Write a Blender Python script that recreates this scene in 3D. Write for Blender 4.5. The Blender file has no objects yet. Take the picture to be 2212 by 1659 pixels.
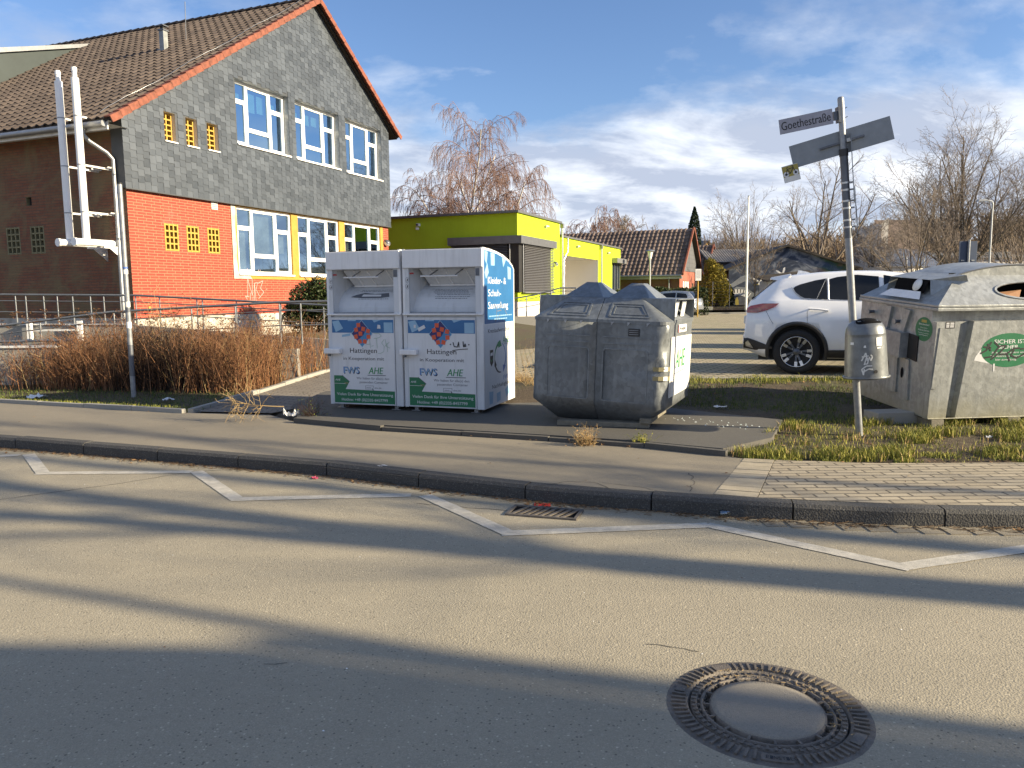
import bpy, bmesh, math, random
import numpy as np
from mathutils import Vector, Matrix, noise as mnoise
from mathutils.geometry import tessellate_polygon
random.seed(7)
R = math.radians
SC = bpy.context.scene
COL = SC.collection
# ---------------------------------------------------------------- camera, world, sun, exposure
F_PX = 1662.0; PITCH = R(6.6); ROLL = R(-0.6); EYE = 1.5
cd = bpy.data.cameras.new('camera'); cam = bpy.data.objects.new('camera', cd); COL.objects.link(cam)
cam.location = (0, 0, EYE)
CM = Matrix.Rotation(math.pi/2 - PITCH, 3, 'X') @ Matrix.Rotation(ROLL, 3, 'Z')
cam.rotation_euler = CM.to_euler()
cd.sensor_width = 36; cd.lens = 36*F_PX/2212; cd.clip_start = 0.05; cd.clip_end = 3000
SC.camera = cam
SUN_AZ, SUN_EL = 106.0, 20.0
sd = bpy.data.lights.new('sun', 'SUN'); sun = bpy.data.objects.new('sun', sd); COL.objects.link(sun)
sd.energy = 5.0; sd.angle = R(0.5); sd.color = (1.0, 0.84, 0.58)
sv = Vector((math.sin(R(SUN_AZ))*math.cos(R(SUN_EL)), math.cos(R(SUN_AZ))*math.cos(R(SUN_EL)), math.sin(R(SUN_EL))))
sun.rotation_euler = sv.to_track_quat('Z', 'Y').to_euler()
SC.view_settings.view_transform = 'Standard'; SC.view_settings.look = 'None'
SC.view_settings.exposure = 1.30; SC.view_settings.gamma = 1.0; SC.view_settings.use_curve_mapping = False

class NT:
    """small node-tree helper"""
    def __init__(s, t): s.t = t
    def n(s, typ, **kw):
        x = s.t.nodes.new(typ)
        for k, v in kw.items():
            if k == 'in_':
                for kk, vv in v.items():
                    x.inputs[kk].default_value = vv
            else: setattr(x, k, v)
        return x
    def l(s, a, b): s.t.links.new(a, b)
    def math(s, op, a, b=None, c=None, clamp=False):
        x = s.n('ShaderNodeMath', operation=op, use_clamp=clamp)
        for i, v in enumerate((a, b, c)):
            if v is None: continue
            if isinstance(v, (int, float)): x.inputs[i].default_value = v
            else: s.l(v, x.inputs[i])
        return x.outputs[0]
    def ramp(s, fac, stops, interp='LINEAR'):
        x = s.n('ShaderNodeValToRGB'); x.color_ramp.interpolation = interp
        e = x.color_ramp.elements
        while len(e) < len(stops): e.new(0.5)
        for i, (p, c) in enumerate(stops):
            e[i].position = p; e[i].color = (c, c, c, 1) if isinstance(c, (int, float)) else (*c, 1)
        s.l(fac, x.inputs[0]); return x.outputs[0]
    def noise(s, vec, scale, detail=4, rough=.55, dist=0):
        x = s.n('ShaderNodeTexNoise'); x.inputs['Scale'].default_value = scale
        x.inputs['Detail'].default_value = detail; x.inputs['Roughness'].default_value = rough
        x.inputs['Distortion'].default_value = dist
        s.l(vec, x.inputs['Vector']); return x.outputs['Fac']
    def vor(s, vec, scale, out='Color', rnd=1.0):
        x = s.n('ShaderNodeTexVoronoi'); x.inputs['Scale'].default_value = scale; x.inputs['Randomness'].default_value = rnd
        s.l(vec, x.inputs['Vector']); return x.outputs[out]
    def mix(s, fac, a, b, typ='MIX'):
        x = s.n('ShaderNodeMix', data_type='RGBA', blend_type=typ)
        for i, v in ((0, fac), (6, a), (7, b)):
            if isinstance(v, (int, float)): x.inputs[i].default_value = v
            elif isinstance(v, tuple): x.inputs[i].default_value = (*v, 1)
            else: s.l(v, x.inputs[i])
        return x.outputs[2]
    def scale_vec(s, vec, sc, loc=(0, 0, 0), rot=(0, 0, 0)):
        x = s.n('ShaderNodeMapping'); x.inputs['Scale'].default_value = sc
        x.inputs['Location'].default_value = loc; x.inputs['Rotation'].default_value = rot
        s.l(vec, x.inputs['Vector']); return x.outputs[0]

# world: physical sky with broken cloud
W = bpy.data.worlds.new('World'); SC.world = W; W.use_nodes = True
W.node_tree.nodes.clear(); w = NT(W.node_tree)
sky = w.n('ShaderNodeTexSky', sky_type='NISHITA', sun_disc=False); sky.sun_elevation = R(SUN_EL); sky.sun_rotation = R(SUN_AZ)
sky.altitude = 100; sky.air_density = 1.0; sky.dust_density = 0.6; sky.ozone_density = 2.2
bg1 = w.n('ShaderNodeBackground'); bg1.inputs[1].default_value = 0.064
hs = w.n('ShaderNodeHueSaturation'); hs.inputs['Saturation'].default_value = 1.04; w.l(sky.outputs[0], hs.inputs['Color'])
w.l(w.mix(1.0, hs.outputs[0], (.98, 1.03, 1.20), 'MULTIPLY'), bg1.inputs[0])
tc = w.n('ShaderNodeTexCoord'); sep = w.n('ShaderNodeSeparateXYZ'); w.l(tc.outputs['Generated'], sep.inputs[0])
den = w.math('ADD', w.math('MAXIMUM', sep.outputs[2], 0.0), 0.34)
cx_ = w.math('DIVIDE', sep.outputs[0], den); cy_ = w.math('DIVIDE', sep.outputs[1], den)
cmb = w.n('ShaderNodeCombineXYZ'); w.l(cx_, cmb.inputs[0]); w.l(cy_, cmb.inputs[1])
cv = w.scale_vec(cmb.outputs[0], (1.7, 2.0, 1), loc=(.4, .1, 0), rot=(0, 0, R(-8)))
n1 = w.noise(cv, 0.85, 9, .56, .25); n2 = w.noise(cv, 3.1, 6, .6, .2)
nn = w.math('ADD', w.math('MULTIPLY', n1, .78), w.math('MULTIPLY', n2, .22))
# more cloud low down and towards the right, clear blue high in the middle
elev = sep.outputs[2]; az = w.math('DIVIDE', sep.outputs[0], w.math('MAXIMUM', sep.outputs[1], .25))
low = w.ramp(elev, [(0.0, 1.0), (0.13, .98), (0.19, .60), (.25, .10), (.33, -0.0), (1, .1)])
side = w.ramp(w.math("ADD", w.math("MULTIPLY", az, .5), .5), [(0.0, 1.0), (.30, .78), (.40, .2), (.55, .0), (.70, .30), (.85, .9), (.93, .1), (1, 0)])
bias = w.math("ADD", w.math("MULTIPLY", low, .335), w.math("MULTIPLY", side, .14))
cov = w.math('ADD', nn, bias)
mask = w.ramp(cov, [(.585, 0.0), (.65, .30), (.73, .85), (.84, 1.0)])
shade = w.ramp(w.math('ADD', w.noise(w.scale_vec(cv, (1.0, 1.5, 1), loc=(.25, .12, 0)), 1.5, 7, .6, .3), w.math('MULTIPLY', cov, .12)),
               [(.40, (.92, .93, .95)), (.52, (.66, .70, .77)), (.66, (.38, .43, .54))])
bg2 = w.n('ShaderNodeBackground'); w.l(shade, bg2.inputs[0]); bg2.inputs[1].default_value = 0.60
mx = w.n('ShaderNodeMixShader'); w.l(mask, mx.inputs[0]); w.l(bg1.outputs[0], mx.inputs[1]); w.l(bg2.outputs[0], mx.inputs[2])
wo = w.n('ShaderNodeOutputWorld'); w.l(mx.outputs[0], wo.inputs[0])

# ---------------------------------------------------------------- photo measuring: pixel of the 2212-wide photo -> point of the world
def ray(px, py): return CM @ Vector(((px-1106)/F_PX, -(py-829.5)/F_PX, -1))
def gp(px, py, z=0.0):
    d = ray(px, py); return Vector((0, 0, EYE)) + d*((z-EYE)/d.z)
def at(px, py, Y):
    d = ray(px, py); return Vector((0, 0, EYE)) + d*(Y/d.y)

# ---------------------------------------------------------------- materials
MT = {}
def newmat(name):
    m = bpy.data.materials.new(name); m.use_nodes = True; m.node_tree.nodes.clear(); MT[name] = m
    t = NT(m.node_tree); t.tc = t.n('ShaderNodeTexCoord'); t.o = t.tc.outputs['Object']
    t.b = t.n('ShaderNodeBsdfPrincipled'); t.out = t.n('ShaderNodeOutputMaterial'); t.l(t.b.outputs[0], t.out.inputs[0])
    return t
def setc(t, sock, v):
    s = t.b.inputs[sock]
    if isinstance(v, (int, float)): s.default_value = v
    elif isinstance(v, tuple): s.default_value = (*v, 1)
    else: t.l(v, s)
def bump(t, h, strength=.3, dist=.01):
    x = t.n('ShaderNodeBump'); x.inputs['Strength'].default_value = strength; x.inputs['Distance'].default_value = dist
    t.l(h, x.inputs['Height']); t.l(x.outputs[0], t.b.inputs['Normal'])
def mat(name, col, rough=.6, metal=0, var=.15, vs=3.0, bmp=0, bs=40, col2=None, spec=.5, coat=0, grime=0):
    t = newmat(name)
    a = tuple(c*(1-var) for c in col); b = col2 or tuple(min(1, c*(1+var)) for c in col)
    n = t.noise(t.o, vs, 6, .6)
    cc = t.mix(t.ramp(n, [(.3, 0.0), (.7, 1.0)]), a, b)
    if grime:
        gs_ = t.noise(t.scale_vec(t.o, (7, 7, .55)), 1.7, 7, .66, .3); gb = t.noise(t.o, 2.3, 8, .7, .5)
        cc = t.mix(t.ramp(gs_, [(.50, 0.0), (.74, grime)]), cc, tuple(q*.45 for q in (col[0], col[1]*.97, col[2]*.88)))
        cc = t.mix(t.ramp(gb, [(.55, 0.0), (.72, grime*.7)]), cc, tuple(q*.55 for q in (col[0], col[1]*.96, col[2]*.86)))
    setc(t, 'Base Color', cc)
    n3 = t.noise(t.o, vs*5, 3, .6)
    setc(t, 'Roughness', t.math('ADD', t.math('MULTIPLY', n3, .2), rough-.1, clamp=True))
    setc(t, 'Metallic', metal); t.b.inputs['Specular IOR Level'].default_value = spec
    t.b.inputs['Coat Weight'].default_value = coat
    if bmp: bump(t, t.noise(t.o, bs, 4, .6), bmp, .01)
    return t

def speckle(name, base, dark, light, rough=.85, fine=260, amt=.5, big=.8, bstr=.5, chips=0):
    t = newmat(name)
    g = t.vor(t.o, fine, 'Color'); gs = t.n('ShaderNodeSeparateColor'); t.l(g, gs.inputs[0])
    c = t.ramp(gs.outputs[0], [(0, dark), (.35, base), (.8, base), (1, light)])
    c = t.mix(amt, base, c)
    n = t.noise(t.o, big, 6, .65); n2 = t.noise(t.o, big*9, 5, .7)
    c = t.mix(t.ramp(n, [(.32, 0.0), (.7, .35)]), c, tuple(x*.72 for x in base))
    c = t.mix(t.ramp(n2, [(.45, 0.0), (.75, .28)]), c, tuple(min(1, x*1.25) for x in base))
    if chips:
        g2 = t.vor(t.o, 62, 'Color'); q2 = t.n('ShaderNodeSeparateColor'); t.l(g2, q2.inputs[0]); dd = t.vor(t.o, 62, 'Distance')
        spot = t.math('LESS_THAN', dd, .30); c = t.mix(t.math('MULTIPLY', spot, t.ramp(q2.outputs[0], [(.84, 0.0), (.86, .75)])), c, tuple(x*.30 for x in base)); c = t.mix(t.math('MULTIPLY', spot, t.ramp(q2.outputs[1], [(.90, 0.0), (.92, .6)])), c, tuple(min(1, x*1.9) for x in base))
        tr = t.noise(t.scale_vec(t.o, (.12, 1.3, 1), rot=(0, 0, R(12))), 1.0, 5, .6); c = t.mix(t.ramp(tr, [(.45, 0.0), (.65, .22)]), c, tuple(x*.66 for x in base))
    setc(t, 'Base Color', c); setc(t, 'Roughness', rough)
    h = t.math('ADD', t.vor(t.o, fine*.55, 'Distance'), t.math('MULTIPLY', t.noise(t.o, fine*.3, 4, .7), .8))
    bump(t, h, bstr, .004)
    return t
speckle('asphalt_road', (.312, .277, .203), (.16, .14, .105), (.50, .45, .36), fine=210, amt=.42, bstr=.5, big=.5, chips=1)
speckle('asphalt_walk', (.225, .196, .145), (.10, .095, .085), (.34, .33, .30), fine=260, amt=.35, bstr=.4, big=.7)
speckle('kerb_stone', (.060, .058, .054), (.035, .035, .035), (.19, .185, .17), fine=140, amt=.6, bstr=.8, big=1.5)
speckle('concrete', (.30, .29, .26), (.20, .19, .17), (.40, .39, .36), fine=300, amt=.3, bstr=.25, big=1.2)
speckle('pad_concrete', (.085, .080, .070), (.07, .07, .065), (.2, .2, .19), fine=260, amt=.35, bstr=.3, big=1.0)
speckle('cover_concrete', (.245, .222, .18), (.12, .11, .10), (.36, .33, .28), fine=330, amt=.45, bstr=.5, big=5)
mat('line_paint', (.44, .415, .355), .75, var=.22, vs=14, bmp=.4, bs=150)
mat('steel_galv', (.27, .285, .30), .42, .40, var=.22, vs=14, bmp=.08, bs=30)
mat('steel_bright', (.55, .56, .56), .3, .8, var=.1, vs=8)
mat('steel_dark', (.12, .13, .15), .45, .5, var=.2, vs=6)
mat('white_paint', (.74, .74, .74), .38, 0, var=.05, vs=3, coat=.1, grime=.32)
mat('white_panel', (.58, .60, .62), .42, 0, var=.05, vs=2.5, coat=.1, grime=.38)
mat('white_dirty', (.66, .66, .63), .5, 0, var=.14, vs=5)
mat('pvc_white', (.82, .82, .80), .35, 0, var=.04, vs=4)
mat('black_rubber', (.018, .018, .018), .75, 0, var=.2, vs=10)
mat('black_plastic', (.028, .028, .03), .5, 0, var=.15, vs=10)
mat('black', (.012, .012, .013), .6, 0, var=.1)
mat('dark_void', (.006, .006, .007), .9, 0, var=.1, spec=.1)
mat('cast_iron', (.14, .122, .102), .6, .25, var=.35, vs=18, bmp=.5, bs=120)
mat('zinc_gutter', (.30, .31, .32), .4, .6, var=.15, vs=6)
mat('roof_metal', (.13, .135, .145), .45, .3, var=.12, vs=4)
mat('dormer_sheet', (.030, .042, .043), .5, .2, var=.12, vs=2)
mat('blind_grey', (.135, .135, .145), .45, .3, var=.1, vs=5)
mat('render_lime', (.38, .50, .013), .9, 0, var=.07, vs=.8, bmp=.35, bs=90, grime=.16)
mat('render_white', (.66, .64, .60), .85, 0, var=.05, vs=1.3, bmp=.15, bs=60)
mat('porch_bounce', (.85, .82, .74), .85, 0, var=.03, vs=1.3)  # porch side wall only, paled in colour to stand in for bounced light
mat('render_cream', (.56, .53, .48), .9, 0, var=.08, vs=.6, bmp=.15, bs=30)
mat('render_ochre', (.40, .235, .045), .9, 0, var=.13, vs=4, bmp=.3, bs=70)
mat('lattice_ochre', (.42, .27, .05), .8, 0, var=.15, vs=9)
mat('lattice_dull', (.20, .18, .10), .85, 0, var=.2, vs=9)
mat('plinth', (.42, .39, .32), .9, 0, var=.4, vs=2.2, bmp=.3, bs=40, col2=(.60, .57, .50))
mat('ridge_tile', (.19, .058, .032), .75, 0, var=.35, vs=9, bmp=.3, bs=60)
mat('wood_dark', (.05, .04, .03), .8, 0, var=.3, vs=7)
mat('plank_grey', (.17, .155, .12), .85, 0, var=.3, vs=9, bmp=.4, bs=50)
mat('cardboard', (.24, .115, .05), .8, 0, var=.2, vs=5)
mat('green_print', (.012, .145, .062), .45, 0, var=.08, vs=4)
mat('logo_green', (.02, .22, .08), .45, 0, var=.06)
mat('blue_print', (.022, .125, .30), .4, 0, var=.12, vs=2.2)
mat('pale_blue', (.24, .41, .56), .4, 0, var=.1)
mat('navy', (.022, .018, .12), .4, 0, var=.1)
mat('mid_blue', (.04, .21, .42), .4, 0, var=.1)
mat('text_blue', (.06, .13, .38), .45, 0, var=.1)
mat('text_black', (.016, .016, .02), .5, 0, var=.1)
mat('text_grey', (.10, .11, .13), .5, 0, var=.1)
mat('white_ink', (.63, .64, .65), .5, 0, var=.04, grime=.22)
mat('orange_square', (.62, .095, .035), .45, 0, var=.15, vs=9)
mat('faint_green', (.30, .42, .34), .6, 0, var=.1)
mat('marker_faint', (.12, .13, .16), .6, 0, var=.2)
mat('sign_yellow', (.34, .28, .06), .5, 0, var=.15, vs=12)
mat('sign_plate', (.33, .33, .38), .55, .1, var=.16, vs=9)
mat('sign_back', (.24, .26, .28), .5, .45, var=.1, vs=9)
mat('blue_back', (.035, .055, .10), .5, .2, var=.1, vs=6)
mat('red_print', (.30, .02, .02), .5, 0, var=.1)
mat('red_brochure', (.65, .05, .03), .4, 0, var=.2, vs=30)
mat('pink_wrap', (.65, .08, .18), .4, 0, var=.2, vs=30)
mat('paper_white', (.72, .72, .70), .6, 0, var=.1, vs=30)
mat('soil', (.07, .052, .035), .95, 0, var=.4, vs=7, bmp=.8, bs=30)
mat('leaf_brown', (.17, .085, .04), .75, 0, var=.4, vs=40)
mat('galv_old', (.25, .27, .275), .5, .35, var=.3, vs=4, bmp=.15, bs=22)

def randomised(name, c1, c2, rough=.75, hue=.0, subsurf=False):
    t = newmat(name)
    g = t.n('ShaderNodeNewGeometry'); r = g.outputs['Random Per Island']
    setc(t, 'Base Color', t.mix(r, c1, c2)); setc(t, 'Roughness', rough)
    t.b.inputs['Specular IOR Level'].default_value = .25
    return t
randomised('dry_stem', (.10, .045, .022), (.37, .19, .095), .85)
randomised('dry_head', (.05, .026, .014), (.19, .10, .05), .9)
randomised('dark_stem', (.022, .014, .010), (.075, .045, .028), .9)
randomised('straw', (.30, .20, .09), (.52, .38, .19), .85)
randomised('grass_blade', (.10, .13, .020), (.36, .33, .07), .7)
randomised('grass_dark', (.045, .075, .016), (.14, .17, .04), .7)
randomised('leaf_litter', (.09, .045, .02), (.34, .21, .10), .8)
randomised('litter_bits', (.06, .04, .025), (.22, .15, .09), .9)
randomised('evergreen', (.010, .018, .006), (.050, .070, .020), .55)
randomised('cypress', (.010, .022, .010), (.035, .055, .02), .7)
randomised('gold_leaf', (.10, .10, .015), (.36, .28, .04), .7)
randomised('bark_grey', (.105, .085, .065), (.20, .165, .125), .9)
randomised('twig_grey', (.13, .108, .09), (.26, .215, .18), .9)
randomised('birch_twig', (.16, .095, .075), (.30, .20, .165), .9)
randomised('birch_bark', (.42, .38, .33), (.62, .58, .52), .8)
randomised('hill_wood', (.105, .078, .055), (.20, .15, .105), .95)
randomised('glass_crumb', (.35, .42, .40), (.8, .85, .82), .3)

def uvbrick(name, c1, c2, mortar, bw, bh, ms=.006, rough=.8, bstr=.5, stain=None, off=.5, big=.6, gain=.35, sheen=None):
    t = newmat(name); uv = t.tc.outputs['UV']
    b = t.n('ShaderNodeTexBrick'); t.l(uv, b.inputs['Vector'])
    b.inputs['Color1'].default_value = (*c1, 1); b.inputs['Color2'].default_value = (*c2, 1); b.inputs['Mortar'].default_value = (*mortar, 1)
    b.inputs['Scale'].default_value = 1; b.inputs['Brick Width'].default_value = bw; b.inputs['Row Height'].default_value = bh
    b.inputs['Mortar Size'].default_value = ms; b.inputs['Mortar Smooth'].default_value = .2; b.offset = off
    c = b.outputs['Color']
    n = t.noise(uv, big, 6, .65); c = t.mix(t.ramp(n, [(.35, 0.0), (.7, gain)]), c, tuple(x*.6 for x in c1))
    if stain:
        n2 = t.noise(uv, .9, 7, .7, .8); c = t.mix(t.ramp(n2, stain[1]), c, stain[0])
    n3 = t.noise(uv, 45, 3, .6); c = t.mix(t.ramp(n3, [(.4, 0.0), (.8, .2)]), c, tuple(min(1, x*1.5) for x in c2))
    setc(t, 'Base Color', c); setc(t, 'Roughness', rough)
    h = t.math('ADD', t.math('MULTIPLY', b.outputs['Fac'], -1.0), t.math('MULTIPLY', t.noise(uv, 80, 3, .6), .25))
    bump(t, h, bstr, .012)
    return t
uvbrick('brick_red', (.22, .027, .013), (.29, .042, .020), (.40, .16, .085), .29, .075, .009, .7, .25, stain=((.28, .13, .09), [(.58, 0.0), (.72, .55)]), off=.33, gain=.15)
uvbrick('brick_dark', (.17, .06, .030), (.22, .085, .042), (.075, .065, .045), .29, .075, .009, .8, .5, stain=((.17, .15, .07), [(.44, 0.0), (.60, .6)]), off=.37)
uvbrick('brick_house', (.30, .07, .045), (.36, .10, .06), (.25, .13, .09), .25, .078, .012, .8, .3)
uvbrick('pavers_light', (.30, .255, .18), (.40, .345, .25), (.075, .065, .05), .235, .095, .010, .85, .8, off=.5, big=1.5)
uvbrick('pavers_border', (.34, .30, .235), (.40, .36, .28), (.09, .08, .06), .34, .15, .010, .85, .8, off=.0, big=1.5)
uvbrick('pavers_lot', (.29, .245, .165), (.40, .345, .24), (.075, .075, .04), .21, .17, .020, .9, .35, off=.5, big=.35, stain=((.16, .17, .06), [(.50, 0.0), (.72, .6)]))
uvbrick('pavers_path', (.17, .145, .115), (.23, .20, .16), (.06, .055, .045), .2, .1, .009, .9, .6, off=.5, big=.8)
uvbrick('slate_far', (.085, .09, .10), (.12, .125, .135), (.05, .05, .055), .25, .3, .01, .6, .3)

def glass(name, tint=(.9, .95, .95), refl=.34, rcol=(.9, .95, 1)):
    m = bpy.data.materials.new(name); m.use_nodes = True; m.node_tree.nodes.clear(); MT[name] = m; t = NT(m.node_tree)
    tr = t.n('ShaderNodeBsdfTransparent'); tr.inputs[0].default_value = (*tint, 1)
    gl = t.n('ShaderNodeBsdfGlossy'); gl.inputs['Roughness'].default_value = .015; gl.inputs[0].default_value = (*rcol, 1)
    fr = t.n('ShaderNodeLayerWeight'); fr.inputs[0].default_value = .45
    f = t.math('ADD', t.math('MULTIPLY', fr.outputs['Fresnel'], .75), refl, clamp=True)
    ms = t.n('ShaderNodeMixShader'); t.l(f, ms.inputs[0]); t.l(tr.outputs[0], ms.inputs[1]); t.l(gl.outputs[0], ms.inputs[2])
    o = t.n('ShaderNodeOutputMaterial'); t.l(ms.outputs[0], o.inputs[0])
glass('window_glass', (.42, .50, .52), .42, (.58, .80, 1))
glass('bottle_plastic', (.85, .95, .95), .15)
mat('car_glass', (.006, .007, .009), .06, 0, var=.0, spec=.45, coat=.0)
mat('far_glass', (.03, .04, .05), .12, 0, var=.2, vs=.8, spec=.9)
t = mat('car_white', (.88, .88, .87), .25, 0, var=.012, vs=1, coat=1.0)
t = mat('car_silver', (.36, .39, .43), .28, .6, var=.03, vs=1, coat=1.0)
mat('tail_red', (.34, .006, .010), .12, 0, var=.25, vs=7, coat=1.0)
mat('tail_clear', (.30, .07, .06), .15, 0, var=.2, vs=7, coat=1.0)
mat('alloy', (.55, .56, .58), .22, .9, var=.05)
mat('lamp_glass', (.78, .80, .80), .3, 0, var=.03, coat=.5)
mat('room_wall', (.10, .16, .15), .9, 0, var=.3, vs=1.0)
mat('curtain', (.55, .50, .40), .9, 0, var=.2, vs=6)
mat('blind_teal', (.30, .55, .53), .7, 0, var=.2, vs=3)

# zinc spangle of the galvanised containers
def spangle(name, base, var, metal=.45, rough=.45, streak=None):
    t = newmat(name)
    g = t.vor(t.scale_vec(t.o, (1, 1, .8)), 26, 'Color'); gs = t.n('ShaderNodeSeparateColor'); t.l(g, gs.inputs[0])
    c = t.mix(t.math('MULTIPLY', gs.outputs[0], .55), tuple(x*(1-var) for x in base), tuple(min(1, x*(1+var)) for x in base))
    n = t.noise(t.o, 2.2, 8, .68, .6); c = t.mix(t.ramp(n, [(.36, 0.0), (.68, .7)]), c, tuple(x*.55 for x in base))
    v = t.noise(t.scale_vec(t.o, (9, 9, .7)), 1.6, 6, .6); c = t.mix(t.ramp(v, [(.52, 0.0), (.75, .35)]), c, tuple(min(1, x*1.45) for x in base))
    if streak:
        s = t.n('ShaderNodeSeparateXYZ'); t.l(t.o, s.inputs[0])
        f = t.ramp(t.math('ADD', t.math('MULTIPLY', s.outputs[2], 1.0), t.math('MULTIPLY', t.noise(t.o, 3, 5, .6), .35)), [(.2, .75), (.52, 0.0)])
        c = t.mix(f, c, streak)
    setc(t, 'Base Color', c); setc(t, 'Metallic', metal)
    setc(t, 'Roughness', t.math('ADD', t.math('MULTIPLY', n, .25), rough-.12))
    bump(t, t.math('ADD', t.noise(t.o, 5, 4, .5), t.math('MULTIPLY', t.noise(t.o, 45, 3, .6), .12)), .45, .02)
spangle('bank_metal', (.225, .245, .258), .30, .35, .42, streak=(.055, .052, .042))
spangle('skip_metal', (.39, .41, .41), .30, .35, .42, streak=(.30, .28, .18))

# slate cladding shingles: one tone per shingle
t = newmat('slate'); g = t.n('ShaderNodeNewGeometry')
c = t.mix(g.outputs['Random Per Island'], (.040, .049, .060), (.085, .100, .120))
n = t.noise(t.o, 9, 5, .7); c = t.mix(t.ramp(n, [(.5, 0.0), (.75, .35)]), c, (.10, .105, .108))
n = t.noise(t.o, .7, 5, .6); c = t.mix(t.ramp(n, [(.4, 0.0), (.7, .3)]), c, (.024, .027, .031))
setc(t, 'Base Color', c); setc(t, 'Roughness', .42); bump(t, t.noise(t.o, 60, 4, .6), .25, .006)
mat('slate_trim', (.05, .056, .062), .5, 0, var=.15)
# clay pantiles: one tone per tile with lichen specks
def tiles(name, c1, c2, lich, amt=.62):
    t = newmat(name); g = t.n('ShaderNodeNewGeometry')
    c = t.mix(g.outputs['Random Per Island'], c1, c2)
    n = t.noise(t.o, 9, 6, .75); c = t.mix(t.ramp(n, [(amt, 0.0), (amt+.06, .8)]), c, lich)
    n = t.noise(t.o, .5, 5, .6); c = t.mix(t.ramp(n, [(.4, 0.0), (.7, .45)]), c, tuple(x*.7 for x in c1))
    setc(t, 'Base Color', c); setc(t, 'Roughness', .85); bump(t, t.noise(t.o, 40, 4, .6), .3, .01)
tiles('roof_tiles', (.066, .050, .041), (.115, .088, .070), (.30, .25, .19), .66)
tiles('roof_tiles_far', (.10, .072, .058), (.21, .155, .125), (.27, .23, .19), .60)
# wavy fibre-cement sheets
mat('fibre_cement', (.19, .175, .16), .9, 0, var=.25, vs=3)
# ground cover
mat('paver_stone', (.34, .295, .215), .85, 0, var=.16, vs=7, bmp=.3, bs=90)
mat('rail_steel', (.17, .18, .19), .4, .45, var=.15, vs=6)
mat('galv_bin', (.165, .178, .185), .38, .45, var=.25, vs=10, bmp=.15, bs=14)
mat('spray_pink', (.60, .42, .38), .6, 0, var=.15, vs=12)
mat('crack', (.045, .042, .036), .95, 0, var=.2)
t = newmat('ground'); n = t.noise(t.o, .55, 8, .68, .4); n2 = t.noise(t.o, 16, 5, .7)
c = t.mix(t.ramp(n, [(.46, 0.0), (.62, 1.0)]), (.062, .043, .028), (.060, .062, .024))
c = t.mix(t.ramp(n2, [(.42, 0.0), (.7, .7)]), c, (.13, .105, .06))
setc(t, 'Base Color', c); setc(t, 'Roughness', .95); bump(t, t.math('ADD', n2, t.noise(t.o, 60, 4, .7)), .8, .03)
t = newmat('hill_ground'); n = t.noise(t.o, .05, 8, .7); n2 = t.noise(t.o, .5, 6, .7)
c = t.mix(n2, (.055, .042, .028), (.13, .10, .07)); c = t.mix(t.ramp(n, [(.5, 0.0), (.6, .7)]), c, (.05, .065, .025))
setc(t, 'Base Color', c); setc(t, 'Roughness', .95)
t = newmat('far_grass'); n2 = t.noise(t.o, 3, 6, .7)
setc(t, 'Base Color', t.mix(n2, (.09, .12, .025), (.22, .25, .06))); setc(t, 'Roughness', .9); bump(t, t.noise(t.o, 20, 4, .7), .8, .05)
# spray-painted mural: dark smoke, grey swirls, coloured patches
t = newmat('mural'); uv = t.tc.outputs['UV']
n = t.noise(uv, .55, 7, .62, 1.4); n2 = t.noise(t.scale_vec(uv, (1, 1, 1), loc=(7, 3, 0)), .5, 6, .6, .8)
c = t.ramp(n, [(.36, (.014, .020, .038)), (.48, (.035, .05, .085)), (.58, (.20, .22, .26)), (.68, (.05, .06, .08))])
sx = t.n('ShaderNodeSeparateXYZ'); t.l(uv, sx.inputs[0])
right = t.ramp(t.math('MULTIPLY', sx.outputs[0], .1), [(.62, 0.0), (.75, 1.0)])
c2 = t.ramp(n2, [(.36, (.02, .05, .14)), (.45, (.03, .09, .04)), (.52, (.14, .10, .05)), (.6, (.09, .05, .10)), (.7, (.05, .06, .07))])
c = t.mix(t.math('MULTIPLY', right, .7), c, c2)
setc(t, 'Base Color', c); setc(t, 'Roughness', .85)

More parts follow.
